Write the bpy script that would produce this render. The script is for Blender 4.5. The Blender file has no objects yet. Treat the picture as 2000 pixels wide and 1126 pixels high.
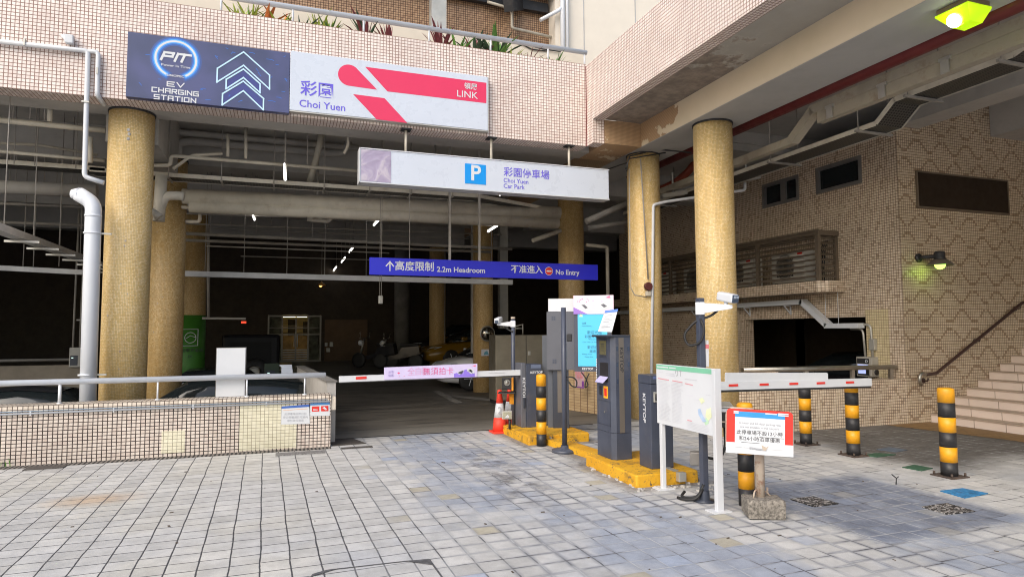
import bpy, bmesh, math, random
from mathutils import Vector, Matrix
random.seed(7)
R_ = math.radians
S = bpy.context.scene
COL = S.collection
# ------------------------------------------------------------------ camera
YAW, PIT, ROL, FPX = 0.341565, 0.0648926, -0.00419858, 1257.68
cam = bpy.data.objects.new('camera', bpy.data.cameras.new('camera'))
COL.objects.link(cam)
_f = Vector((math.sin(YAW), math.cos(YAW), 0)); _r = Vector((math.cos(YAW), -math.sin(YAW), 0)); _u = Vector((0, 0, 1))
_f2 = _f*math.cos(PIT)+_u*math.sin(PIT); _u2 = _u*math.cos(PIT)-_f*math.sin(PIT)
CR = _r*math.cos(ROL)+_u2*math.sin(ROL); CU = _u2*math.cos(ROL)-_r*math.sin(ROL); CF = _f2
CAM = Vector((0, 0, 1.6))
cam.matrix_world = Matrix(((CR.x, CU.x, -CF.x, CAM.x), (CR.y, CU.y, -CF.y, CAM.y), (CR.z, CU.z, -CF.z, CAM.z), (0, 0, 0, 1)))
cam.data.sensor_width = 36; cam.data.lens = 36*FPX/2000
cam.data.clip_start = 0.05; cam.data.clip_end = 500
S.camera = cam
# ------------------------------------------------------------------ sky, sun, exposure
SUN_EL, SUN_AZ = 40, 230      # azimuth from +Y clockwise: behind the camera, to the left
w = bpy.data.worlds.new('World'); S.world = w; w.use_nodes = True
wn = w.node_tree.nodes; wl = w.node_tree.links
sky = wn.new('ShaderNodeTexSky'); sky.sky_type = 'NISHITA'; sky.sun_disc = False
sky.sun_elevation = R_(SUN_EL); sky.sun_rotation = R_(SUN_AZ)
sky.air_density = 1.2; sky.dust_density = 3.0; sky.ozone_density = 1.0
bg = wn['Background']; bg.inputs[1].default_value = 0.11
wl.new(sky.outputs[0], bg.inputs[0])
sun = bpy.data.objects.new('sun', bpy.data.lights.new('sun', 'SUN')); COL.objects.link(sun)
sun.data.energy = 1.2; sun.data.angle = R_(50); sun.data.color = (1, .95, .88)
sd = Vector((math.sin(R_(SUN_AZ))*math.cos(R_(SUN_EL)), math.cos(R_(SUN_AZ))*math.cos(R_(SUN_EL)), math.sin(R_(SUN_EL))))
sun.rotation_euler = (-sd).to_track_quat('-Z', 'Y').to_euler()
S.view_settings.view_transform = 'Standard'; S.view_settings.look = 'None'
S.view_settings.exposure = 0.9; S.view_settings.gamma = 1
S.cycles.max_bounces = 8; S.cycles.diffuse_bounces = 5; S.cycles.use_denoising = True; S.cycles.filter_width = 1.05; S.cycles.use_adaptive_sampling = False


def at(u, v, x=None, y=None, z=None):
    """point of the place seen at photo pixel (u, v) on the plane x=, y= or z="""
    d = CR*((u-1000)/FPX)+CU*((563-v)/FPX)+CF
    t = x/d.x if x is not None else y/d.y if y is not None else (z-1.6)/d.z
    return CAM+d*t


# ------------------------------------------------------------------ mesh builder
ORG = {}


class MB:
    def __init__(s): s.bm = bmesh.new()

    def _fin(s, vs, faces=None, mat=None):
        if mat is not None: bmesh.ops.transform(s.bm, matrix=mat, verts=vs)

    def box(s, x0, x1, y0, y1, z0, z1, bev=0, mat=None):
        vs = [s.bm.verts.new(p) for p in ((x0, y0, z0), (x1, y0, z0), (x1, y1, z0), (x0, y1, z0), (x0, y0, z1), (x1, y0, z1), (x1, y1, z1), (x0, y1, z1))]
        fs = [s.bm.faces.new([vs[i] for i in q]) for q in ((3, 2, 1, 0), (4, 5, 6, 7), (0, 1, 5, 4), (1, 2, 6, 5), (2, 3, 7, 6), (3, 0, 4, 7))]
        if bev:
            es = list({e for f in fs for e in f.edges})
            r = bmesh.ops.bevel(s.bm, geom=es, offset=bev, segments=2, affect='EDGES', profile=.5)
            vs = list({v for f in r['faces'] for v in f.verts} | {v for v in vs if v.is_valid})
        if mat is not None: bmesh.ops.transform(s.bm, matrix=mat, verts=vs)
        return s

    def cbox(s, c, sx, sy, sz, rz=0, bev=0, rx=0, ry=0):
        m = Matrix.Translation(c) @ Matrix.Rotation(rz, 4, 'Z') @ Matrix.Rotation(rx, 4, 'X') @ Matrix.Rotation(ry, 4, 'Y')
        return s.box(-sx/2, sx/2, -sy/2, sy/2, -sz/2, sz/2, bev, m)

    def bar(s, a, b, wx, wz, up=(0, 0, 1)):
        """rectangular bar from a to b"""
        a, b = Vector(a), Vector(b); d = (b-a); L = d.length; d.normalize(); up = Vector(up)
        if abs(d.dot(up)) > .99: up = Vector((0, 1, 0))
        x = d.cross(up).normalized(); z = x.cross(d)
        m = Matrix(((x.x, d.x, z.x, a.x), (x.y, d.y, z.y, a.y), (x.z, d.z, z.z, a.z), (0, 0, 0, 1)))
        return s.box(-wx/2, wx/2, 0, L, -wz/2, wz/2, 0, m)

    def cone(s, a, b, r0, r1, n=16, caps=True):
        a, b = Vector(a), Vector(b); d = (b-a).normalized()
        x = d.orthogonal().normalized(); y = d.cross(x)
        A = [s.bm.verts.new(a+(x*math.cos(t)+y*math.sin(t))*r0) for t in (2*math.pi*i/n for i in range(n))]
        B = [s.bm.verts.new(b+(x*math.cos(t)+y*math.sin(t))*r1) for t in (2*math.pi*i/n for i in range(n))]
        for i in range(n):
            f = s.bm.faces.new((A[i], A[(i+1) % n], B[(i+1) % n], B[i])); f.smooth = True
        if caps:
            if r0 > 1e-5: s.bm.faces.new(A[::-1])
            if r1 > 1e-5: s.bm.faces.new(B)
        return s

    def cyl(s, a, b, r, n=16, caps=True): return s.cone(a, b, r, r, n, caps)

    def tube(s, pts, r, n=10, caps=True, round_=0):
        pts = [Vector(p) for p in pts]
        if round_:
            q = [pts[0]]
            for i in range(1, len(pts)-1):
                a, b, c = pts[i-1], pts[i], pts[i+1]
                d1 = (a-b); d2 = (c-b); k = min(round_, d1.length*.45, d2.length*.45)
                p0 = b+d1.normalized()*k; p1 = b+d2.normalized()*k
                for t in (0, .25, .5, .75, 1): q.append(p0*(1-t)**2+b*2*t*(1-t)+p1*t*t)
            q.append(pts[-1]); pts = q
        rings = []; px = None
        for i, p in enumerate(pts):
            d = (pts[min(i+1, len(pts)-1)]-pts[max(i-1, 0)]).normalized()
            if px is None: x = d.orthogonal().normalized()
            else:
                x = (px-d*px.dot(d))
                x = x.normalized() if x.length > 1e-5 else d.orthogonal().normalized()
            px = x; y = d.cross(x)
            rings.append([s.bm.verts.new(p+(x*math.cos(t)+y*math.sin(t))*r) for t in (2*math.pi*j/n for j in range(n))])
        for A, B in zip(rings, rings[1:]):
            for j in range(n):
                f = s.bm.faces.new((A[j], A[(j+1) % n], B[(j+1) % n], B[j])); f.smooth = True
        if caps:
            s.bm.faces.new(rings[0][::-1]); s.bm.faces.new(rings[-1])
        return s

    def lathe(s, prof, c=(0, 0, 0), n=24, axis='Z', sharp=False):
        c = Vector(c); rings = []
        for r, h in prof:
            ring = []
            for j in range(n):
                t = 2*math.pi*j/n; a, b = r*math.cos(t), r*math.sin(t)
                p = (a, b, h) if axis == 'Z' else (a, h, b) if axis == 'Y' else (h, a, b)
                ring.append(s.bm.verts.new(c+Vector(p)))
            rings.append(ring)
        for A, B in zip(rings, rings[1:]):
            for j in range(n):
                f = s.bm.faces.new((A[j], A[(j+1) % n], B[(j+1) % n], B[j])); f.smooth = not sharp
        if prof[0][0] > 1e-4: s.bm.faces.new(rings[0][::-1])
        if prof[-1][0] > 1e-4: s.bm.faces.new(rings[-1])
        return s

    def poly(s, pts, th=None):
        """flat polygon, extruded by vector th when given"""
        pts = [Vector(p) for p in pts]
        A = [s.bm.verts.new(p) for p in pts]
        if th is None: s.bm.faces.new(A); return s
        th = Vector(th); B = [s.bm.verts.new(p+th) for p in pts]
        s.bm.faces.new(A[::-1]); s.bm.faces.new(B)
        n = len(A)
        for i in range(n): s.bm.faces.new((A[i], A[(i+1) % n], B[(i+1) % n], B[i]))
        return s

    def ball(s, c, r, n=12, sc=(1, 1, 1)):
        m = Matrix.Translation(c) @ Matrix.Diagonal((*sc, 1))
        r_ = bmesh.ops.create_uvsphere(s.bm, u_segments=n, v_segments=max(6, n//2), radius=r, matrix=m)
        for f in {f for v in r_['verts'] for f in v.link_faces}: f.smooth = True
        return s

    def text(s, body, o, right, up, size, align='CENTER', bold=0.0, shear=0, sx=1, th=.0015, sp=1):
        cu = bpy.data.curves.new('t', 'FONT'); cu.body = body; cu.size = size; cu.align_x = align; cu.align_y = 'CENTER'
        cu.offset = bold*size; cu.shear = shear; cu.space_character = sp; cu.resolution_u = 3
        ob = bpy.data.objects.new('t', cu); COL.objects.link(ob)
        dg = bpy.context.evaluated_depsgraph_get()
        me = bpy.data.meshes.new_from_object(ob.evaluated_get(dg))
        bpy.data.objects.remove(ob); bpy.data.curves.remove(cu)
        right, up, o = Vector(right).normalized(), Vector(up).normalized(), Vector(o); nn = right.cross(up)
        idx = [s.bm.verts.new(o+right*(v.co.x*sx)+up*v.co.y+nn*th) for v in me.vertices]
        for p in me.polygons:
            try: s.bm.faces.new([idx[i] for i in p.vertices])
            except ValueError: pass
        bpy.data.meshes.remove(me)
        return s

    def strokes(s, lines, o, right, up, wd, th=.002):
        """flat pen strokes: polylines in (x, y) of the sheet"""
        right, up, o = Vector(right).normalized(), Vector(up).normalized(), Vector(o); nn = right.cross(up)
        for L in lines:
            for a, b in zip(L, L[1:]):
                a, b = Vector((a[0], a[1])), Vector((b[0], b[1])); d = (b-a)
                if d.length < 1e-6: continue
                d.normalize(); n = Vector((-d.y, d.x))*wd/2; a = a-d*wd/2; b = b+d*wd/2
                s.bm.faces.new([s.bm.verts.new(o+right*p.x+up*p.y+nn*th) for p in (a-n, b-n, b+n, a+n)])
                th += .00002
        return s

    def build(s, name, m, parent=None, uv='box', cyl=None, smooth=None):
        bm = s.bm; bm.normal_update()
        L = bm.loops.layers.uv.new('UVMap')
        for f in bm.faces:
            n = f.normal; ax, ay, az = abs(n.x), abs(n.y), abs(n.z)
            if cyl is not None and az < .7:
                cx, cy, r = cyl; a0 = None
                for lp in f.loops:
                    a = math.atan2(lp.vert.co.y-cy, lp.vert.co.x-cx)
                    if a0 is None: a0 = a
                    while a-a0 > math.pi: a -= 2*math.pi
                    while a-a0 < -math.pi: a += 2*math.pi
                    lp[L].uv = (a*r, lp.vert.co.z)
                continue
            for lp in f.loops:
                c = lp.vert.co
                lp[L].uv = (c.x, c.y) if az >= ax and az >= ay else (c.x, c.z) if ay >= ax else (c.y, c.z)
        o = Vector((0, 0, 0))
        if parent is not None: o = ORG[parent.name]
        me = bpy.data.meshes.new(name)
        bmesh.ops.translate(bm, verts=bm.verts, vec=-o)
        bm.to_mesh(me); bm.free()
        for mm in (m if isinstance(m, (list, tuple)) else [m]): me.materials.append(mm)
        ob = bpy.data.objects.new(name, me); COL.objects.link(ob)
        if parent is not None: ob.parent = parent
        ORG[ob.name] = o
        return ob


def thing(name, label, cat, loc=(0, 0, 0), group=None, kind=None):
    o = bpy.data.objects.new(name, None); COL.objects.link(o); o.location = loc; o.empty_display_size = .1
    o['label'] = label; o['category'] = cat
    if group: o['group'] = group
    if kind: o['kind'] = kind
    ORG[o.name] = Vector(loc)
    return o


def tag(o, label, cat, group=None, kind=None):
    o['label'] = label; o['category'] = cat
    if group: o['group'] = group
    if kind: o['kind'] = kind
    return o


def solo(mb, name, m, label, cat, loc=None, group=None, kind=None, cyl=None):
    """a thing that is one mesh, with its origin at loc"""
    ob = mb.build(name, m, None, cyl=cyl)
    if loc is not None:
        loc = Vector(loc); ob.data.transform(Matrix.Translation(-loc)); ob.location = loc; ORG[ob.name] = loc
    return tag(ob, label, cat, group, kind)


def copy_tree(o, loc=None, label=None, parent=None):
    c = o.copy(); COL.objects.link(c)
    if parent is not None: c.parent = parent
    if loc is not None: c.location = loc
    if label: c['label'] = label
    for ch in list(o.children): copy_tree(ch, None, None, c)
    return c


# ------------------------------------------------------------------ materials
class NT:
    def __init__(s, name):
        s.m = bpy.data.materials.new(name); s.m.use_nodes = True
        s.t = s.m.node_tree; s.b = s.t.nodes['Principled BSDF']; s.pos_ = None

    def n(s, t, **k):
        x = s.t.nodes.new(t)
        for a, v in k.items(): setattr(x, a, v)
        return x

    def put(s, sock, v):
        if isinstance(v, bpy.types.NodeSocket): s.t.links.new(v, sock)
        elif v is not None: sock.default_value = v

    def ma(s, op, a, b=None, c=None, clamp=False):
        x = s.n('ShaderNodeMath', operation=op); x.use_clamp = clamp
        s.put(x.inputs[0], a)
        if b is not None: s.put(x.inputs[1], b)
        if c is not None: s.put(x.inputs[2], c)
        return x.outputs[0]

    def mix(s, f, a, b, mode='MIX'):
        x = s.n('ShaderNodeMix', data_type='RGBA', blend_type=mode)
        s.put(x.inputs[0], f)
        for i, v in ((6, a), (7, b)):
            if isinstance(v, (tuple, list)) and len(v) == 3: v = (*v, 1)
            s.put(x.inputs[i], v)
        return x.outputs[2]

    def uv(s): 
        x = s.n('ShaderNodeUVMap'); x.uv_map = 'UVMap'; return x.outputs[0]

    def obj(s): return s.n('ShaderNodeTexCoord').outputs['Object']

    def pos(s): return s.n('ShaderNodeNewGeometry').outputs['Position']

    def sep(s, v):
        x = s.n('ShaderNodeSeparateXYZ'); s.put(x.inputs[0], v); return x.outputs

    def comb(s, x, y, z=0):
        c = s.n('ShaderNodeCombineXYZ'); s.put(c.inputs[0], x); s.put(c.inputs[1], y); s.put(c.inputs[2], z); return c.outputs[0]

    def noise(s, v, scale, detail=4, rough=.6, dist=0):
        x = s.n('ShaderNodeTexNoise'); s.put(x.inputs['Vector'], v); x.inputs['Scale'].default_value = scale
        x.inputs['Detail'].default_value = detail; x.inputs['Roughness'].default_value = rough; x.inputs['Distortion'].default_value = dist
        return x.outputs[0]

    def white(s, v):
        x = s.n('ShaderNodeTexWhiteNoise', noise_dimensions='3D'); s.put(x.inputs[0], v); return x.outputs[0]

    def rng(s, v, a, b, c=0, d=1, smooth=True):
        x = s.n('ShaderNodeMapRange', interpolation_type='SMOOTHSTEP' if smooth else 'LINEAR')
        s.put(x.inputs[0], v); x.inputs[1].default_value = a; x.inputs[2].default_value = b; x.inputs[3].default_value = c; x.inputs[4].default_value = d
        return x.outputs[0]

    def ramp(s, f, stops, const=False):
        x = s.n('ShaderNodeValToRGB'); s.put(x.inputs[0], f); e = x.color_ramp.elements
        if const: x.color_ramp.interpolation = 'CONSTANT'
        while len(e) < len(stops): e.new(.5)
        for i, (p, c) in enumerate(stops): e[i].position = p; e[i].color = (*c, 1)
        return x.outputs[0]

    def bump(s, h, st, dist=.01):
        x = s.n('ShaderNodeBump'); x.inputs['Strength'].default_value = st; x.inputs['Distance'].default_value = dist
        s.put(x.inputs['Height'], h); s.t.links.new(x.outputs[0], s.b.inputs['Normal'])

    def out(s, col, rough=.6, metal=0, spec=.5):
        if isinstance(col, (tuple, list)): col = (*col, 1)
        s.put(s.b.inputs['Base Color'], col); s.put(s.b.inputs['Roughness'], rough); s.b.inputs['Metallic'].default_value = metal
        s.b.inputs['Specular IOR Level'].default_value = spec
        return s.m


def plain(name, col, rough=.6, metal=0, var=.12, sc=3, bump=0, spec=.5, dirt=None, dirt_amt=.5, dsc=1.5):
    t = NT(name); p = t.pos()
    a = t.noise(p, sc, 5)
    k = t.rng(a, .25, .75, 1-var, 1+var)
    c = t.mix(1, col, t.comb(k, k, k), 'MULTIPLY')
    if dirt:
        d = t.rng(t.noise(p, dsc, 8, .7), .5, .75, 0, dirt_amt)
        c = t.mix(d, c, dirt)
    if bump: t.bump(t.noise(p, 60, 4), bump, .004)
    r = t.rng(t.noise(p, sc*2.3, 3), .3, .7, rough-.06, min(1, rough+.08))
    return t.out(c, r, metal, spec)


def tiles(name, p, g, stops, grout, rough=.35, dirt=None, damt=.35, pattern=None, zlow=None, v=None, bump=.3, gdark=None, pv=None):
    """square mosaic: pitch p, grout share g, tile colours from a ramp over a per-tile random number"""
    t = NT(name); u, vv, _ = t.sep(t.uv()); pos = t.pos()
    pv = pv or p
    iu = t.ma('DIVIDE', u, p); iv = t.ma('DIVIDE', vv, pv)
    ci, cj = t.ma('FLOOR', iu), t.ma('FLOOR', iv)
    fu, fv = t.ma('FRACT', iu), t.ma('FRACT', iv)
    du = t.ma('ABSOLUTE', t.ma('SUBTRACT', fu, .5)); dv = t.ma('ABSOLUTE', t.ma('SUBTRACT', fv, .5))
    wob = t.ma('MULTIPLY', t.ma('SUBTRACT', t.noise(pos, 30, 2), .5), .04)
    edge = t.ma('ADD', t.ma('MAXIMUM', du, dv), wob)
    gm = t.rng(edge, .5-g/2-.02, .5-g/2+.02)
    rnd = t.white(t.comb(ci, cj, 3.3))
    col = t.ramp(rnd, stops)
    if pattern:
        col = pattern(t, ci, cj, rnd, col)
    # weathering, larger than a tile
    n1 = t.noise(pos, .9, 6, .65)
    k = t.rng(n1, .3, .7, .88, 1.06)
    col = t.mix(1, col, t.comb(k, k, k), 'MULTIPLY')
    if dirt:
        strk = t.noise(t.comb(t.ma('MULTIPLY', u, 6), t.ma('MULTIPLY', vv, .7), 0), 1, 6, .7)
        col = t.mix(t.rng(strk, .5, .8, 0, damt), col, dirt)
    gc = grout if gdark is None else t.mix(t.rng(t.noise(pos, 1.3, 4), .35, .65), grout, gdark)
    c = t.mix(gm, col, gc)
    if bump: t.bump(t.ma('SUBTRACT', 1, gm), bump, .004)
    return t.out(c, t.mix(gm, (rough,)*3, (.9,)*3), 0, .4)


def emit(name, col, st, rough=.4):
    t = NT(name); t.out(col, rough)
    t.b.inputs['Emission Color'].default_value = (*col, 1); t.b.inputs['Emission Strength'].default_value = st
    return t.m


def column_mat(name, a, b, c, p=.0205):
    t = NT(name); u, vv, _ = t.sep(t.uv()); pos = t.pos()
    iu = t.ma('DIVIDE', u, p); iv = t.ma('DIVIDE', vv, p)
    fu, fv = t.ma('FRACT', iu), t.ma('FRACT', iv)
    d = t.ma('MAXIMUM', t.ma('ABSOLUTE', t.ma('SUBTRACT', fu, .5)), t.ma('ABSOLUTE', t.ma('SUBTRACT', fv, .5)))
    gm = t.rng(d, .41, .48)
    rnd = t.white(t.comb(t.ma('FLOOR', iu), t.ma('FLOOR', iv), 1.7))
    col = t.ramp(rnd, [(0, a), (.45, b), (1, c)])
    pan = t.noise(t.comb(t.ma('MULTIPLY', u, 1.2), t.ma('MULTIPLY', vv, .5), 0), 1.4, 6, .65)
    col = t.mix(t.rng(pan, .42, .72, 0, .55), col, (a[0]*.75, a[1]*.68, a[2]*.55))
    sp = t.noise(pos, 9, 3)
    col = t.mix(t.rng(sp, .74, .8, 0, .7), col, (.08, .05, .03))
    c2 = t.mix(gm, col, (.34, .24, .11))
    n2 = t.noise(t.comb(t.ma('MULTIPLY', u, 3), t.ma('MULTIPLY', vv, .4), 0), 1, 6, .7)
    k = t.rng(n2, .3, .7, .8, 1.1); c2 = t.mix(1, c2, t.comb(k, k, k), 'MULTIPLY')
    t.bump(t.ma('SUBTRACT', 1, gm), .35, .003)
    return t.out(c2, .45, 0, .4)


def diamond(t, ci, cj, rnd, col):
    # zigzag courses of darker tiles: period 13 across, 7 up
    i = t.ma('FLOORED_MODULO', ci, 13); a = t.ma('ABSOLUTE', t.ma('SUBTRACT', i, 6))
    a = t.ma('MINIMUM', t.ma('MAXIMUM', a, 1), 5)
    odd = t.ma('FLOORED_MODULO', t.ma('FLOOR', t.ma('DIVIDE', cj, 7)), 2)
    a = t.ma('ADD', t.ma('MULTIPLY', a, t.ma('SUBTRACT', 1, odd)), t.ma('MULTIPLY', t.ma('SUBTRACT', 6, a), odd))
    j = t.ma('FLOORED_MODULO', cj, 7)
    e = t.ma('COMPARE', t.ma('SUBTRACT', a, j), 0, .6)
    keep = t.ma('MULTIPLY', e, t.ma('GREATER_THAN', t.white(t.comb(ci, cj, 9.1)), .12))
    return t.mix(t.ma('MULTIPLY', keep, .75), col, (.27, .17, .1))


def sprinkle(t, ci, cj, rnd, col):
    keep = t.ma('GREATER_THAN', t.white(t.comb(ci, cj, 9.1)), .93)
    return t.mix(t.ma('MULTIPLY', keep, .6), col, (.3, .2, .13))


M = {}
M['fascia_tile'] = tiles('pink_mosaic', .0495, .19, [(0, (.74, .63, .58)), (.5, (.8, .7, .645)), (1, (.84, .76, .71))], (.25, .155, .125), dirt=(.6, .46, .39), damt=.25)
M['block_tile'] = tiles('beige_mosaic', .0475, .15, [(0, (.6, .48, .35)), (.5, (.66, .54, .41)), (1, (.71, .59, .46))], (.12, .07, .042), pattern=sprinkle, dirt=(.3, .21, .14))
M['block_pattern'] = tiles('beige_mosaic_diamonds', .0475, .15, [(0, (.54, .43, .3)), (.5, (.58, .47, .34)), (1, (.62, .51, .38))], (.11, .065, .04), pattern=diamond, dirt=(.3, .21, .14))
M['low_tile'] = tiles('weathered_pink_tile', .0525, .2, [(0, (.6, .5, .44)), (.25, (.65, .56, .49)), (1, (.7, .62, .55))], (.05, .035, .03), dirt=(.3, .22, .18), damt=.4, gdark=(.025, .018, .016), pv=.0445)
M['low_cap'] = tiles('cream_tile', .0525, .16, [(0, (.62, .54, .45)), (1, (.78, .7, .6))], (.08, .055, .045), dirt=(.35, .28, .22), damt=.4, pv=.0445)
M['patch_tile'] = tiles('pale_yellow_tile', .0525, .1, [(0, (.68, .64, .48)), (1, (.76, .72, .56))], (.22, .19, .13), dirt=(.5, .45, .33), damt=.25, pv=.0445)
M['patch_block'] = tiles('pale_yellow_mosaic', .0475, .12, [(0, (.6, .5, .3)), (1, (.68, .57, .36))], (.2, .14, .08))
M['brown_tile'] = tiles('brown_mosaic', .0475, .2, [(0, (.36, .22, .13)), (1, (.5, .33, .2))], (.07, .04, .03))
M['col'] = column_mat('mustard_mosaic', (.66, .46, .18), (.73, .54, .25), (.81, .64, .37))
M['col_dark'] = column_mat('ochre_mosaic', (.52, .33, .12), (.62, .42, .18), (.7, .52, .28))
M['cream'] = plain('cream_paint', (.66, .59, .49), .6, var=.06, dirt=(.45, .36, .25), dirt_amt=.25)
M['white_wall'] = plain('white_wall_paint', (.7, .65, .57), .7, var=.03)
M['concrete'] = plain('painted_concrete', (.42, .4, .37), .8, var=.12, bump=.1, dirt=(.25, .23, .2), dirt_amt=.5)
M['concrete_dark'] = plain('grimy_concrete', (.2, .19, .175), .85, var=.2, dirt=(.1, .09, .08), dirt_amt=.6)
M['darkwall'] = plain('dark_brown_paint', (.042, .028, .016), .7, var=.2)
M['pipe'] = plain('cream_pipe', (.52, .48, .4), .55, var=.12, dirt=(.24, .17, .11), dirt_amt=.45, dsc=4)
M['pipe_dk'] = plain('grey_pipe', (.3, .28, .25), .6, var=.15, dirt=(.14, .11, .08), dirt_amt=.4, dsc=4)
M['white_pipe'] = plain('white_upvc', (.68, .71, .76), .35, var=.03, dirt=(.6, .58, .54), dirt_amt=.3)
M['steel'] = plain('brushed_steel', (.72, .75, .79), .45, .1, var=.06)
M['steel_dk'] = plain('dull_steel', (.42, .4, .36), .45, 1, var=.15)
M['galv'] = plain('galvanised_steel', (.5, .49, .45), .5, .6, var=.15, dirt=(.3, .26, .2), dirt_amt=.4)
M['slate'] = plain('slate_powder_coat', (.055, .065, .095), .4, var=.12, dirt=(.16, .145, .135), dirt_amt=.4, dsc=2.2)
M['slate_dk'] = plain('dark_slate_powder_coat', (.035, .042, .06), .4, var=.08)
M['taupe'] = plain('taupe_strip', (.13, .115, .1), .4, var=.05)
M['black'] = plain('black_paint', (.02, .02, .022), .5, var=.2, dirt=(.07, .06, .055), dirt_amt=.4, dsc=5)
M['rubber'] = plain('black_rubber', (.018, .018, .018), .6)
M['red'] = plain('red_paint', (.68, .03, .02), .45, var=.08, dirt=(.5, .1, .06), dirt_amt=.3, dsc=6)
M['orange_red'] = plain('fluorescent_red', (.8, .055, .03), .5, var=.06)
M['white'] = plain('white_paint', (.6, .62, .65), .4, var=.03, dirt=(.6, .58, .55), dirt_amt=.25)
M['paper'] = plain('paper', (.62, .64, .67), .6, var=.02)
M['sign_white'] = plain('sign_acrylic', (.56, .61, .7), .3, var=.02)
M['violet'] = plain('violet_ink', (.13, .1, .62), .5, var=0)
M['blue'] = plain('sign_blue', (.022, .025, .56), .35, var=.03)
M['sky_blue'] = plain('parking_blue', (.0, .27, .74), .4, var=.02)
M['pink'] = plain('sign_pink', (.68, .035, .11), .4, var=.02)
M['ink'] = plain('black_ink', (.03, .03, .035), .6)
M['grey_ink'] = plain('grey_ink', (.36, .37, .4), .6)
M['pale_ink'] = plain('pale_print', (.6, .61, .65), .6)
M['red_ink'] = plain('red_print', (.7, .2, .22), .6)
M['glass_dark'] = plain('dark_glass', (.012, .016, .018), .08, var=.02)
M['frame_grey'] = plain('aluminium_frame', (.2, .19, .18), .45, .3)
M['bronze'] = plain('bronze_louvre', (.16, .125, .09), .5, .25, var=.1)
M['handrail'] = plain('dark_brown_rail', (.05, .025, .02), .35)
M['redpipe'] = plain('dark_red_pipe', (.14, .018, .02), .5, var=.15)
M['redpipe2'] = plain('orange_red_pipe', (.36, .07, .035), .5, var=.12)
M['step'] = plain('beige_step_tile', (.7, .58, .5), .45, var=.06, dirt=(.45, .34, .27), dirt_amt=.25)
M['green_wrap'] = plain('green_wrap', (.05, .2, .02), .5, var=.08)
M['rust'] = plain('rusted_paint', (.5, .42, .34), .75, var=.15, dirt=(.22, .07, .025), dirt_amt=1, dsc=9)
M['aggregate'] = plain('exposed_aggregate', (.2, .18, .155), .95, var=.6, sc=45, bump=.6, dirt=(.08, .07, .055), dirt_amt=.6, dsc=6)
M['lens'] = plain('camera_lens', (.05, .07, .11), .15)
M['mirror'] = plain('convex_mirror', (.3, .28, .24), .12, 1, var=.05)
M['tube_on'] = emit('lit_tube', (1, .97, .9), 4)
M['screen'] = emit('lit_screen', (.05, .3, .45), .62)
_t = NT('lit_yellow_lens'); _t.out((.62, .78, .01), .3); _t.b.inputs['Transmission Weight'].default_value = .55; _t.b.inputs['Emission Color'].default_value = (.55, .78, 0, 1); _t.b.inputs['Emission Strength'].default_value = .17; M['lamp_y'] = _t.m
M['lamp_core'] = emit('lit_bulb', (.9, 1, .75), 5)
M['lamp_g'] = emit('lit_green_bulb', (.5, 1, .12), 1.6)
M['tail'] = emit('lit_tail_lamp', (1, .02, .01), 1.5)
M['lamp_o'] = emit('lit_orange_lamp', (1, .5, .12), 2.5)
M['cover_dark'] = plain('cover_joint', (.09, .09, .095), .9, var=.4, sc=20)
M['amber'] = plain('amber_plastic', (.75, .3, .02), .4)
M['yel_sticker'] = plain('yellow_sticker', (.85, .42, .02), .5)
M['plate'] = plain('dark_rusty_plate', (.07, .05, .04), .8, var=.3, dirt=(.14, .07, .03), dirt_amt=.6, dsc=12)
M['soil'] = plain('dirt', (.1, .08, .06), .95)
M['debris'] = plain('cement_mess', (.45, .43, .4), .95, var=.3, sc=30)


def yellow_paint():
    t = NT('chipped_yellow_paint'); p = t.pos()
    n = t.noise(p, 4.5, 8, .78); n2 = t.noise(p, 20, 6, .72)
    c = t.mix(t.rng(t.noise(p, 2.2, 4), .3, .7), (.62, .3, .01), (.72, .4, .02))
    c = t.mix(t.rng(n, .5, .62, 0, .8), c, (.34, .19, .025))
    z = t.sep(p)[2]
    c = t.mix(t.rng(t.ma('ADD', n2, t.ma('MULTIPLY', n, .3)), .73, .78), c, (.09, .075, .06))
    t.bump(n2, .2, .004)
    return t.out(c, .6)


M['yellow'] = yellow_paint()
M['yellow2'] = plain('bollard_yellow', (.75, .34, .008), .42, var=.06, dirt=(.4, .2, .03), dirt_amt=.4, dsc=7)


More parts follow.
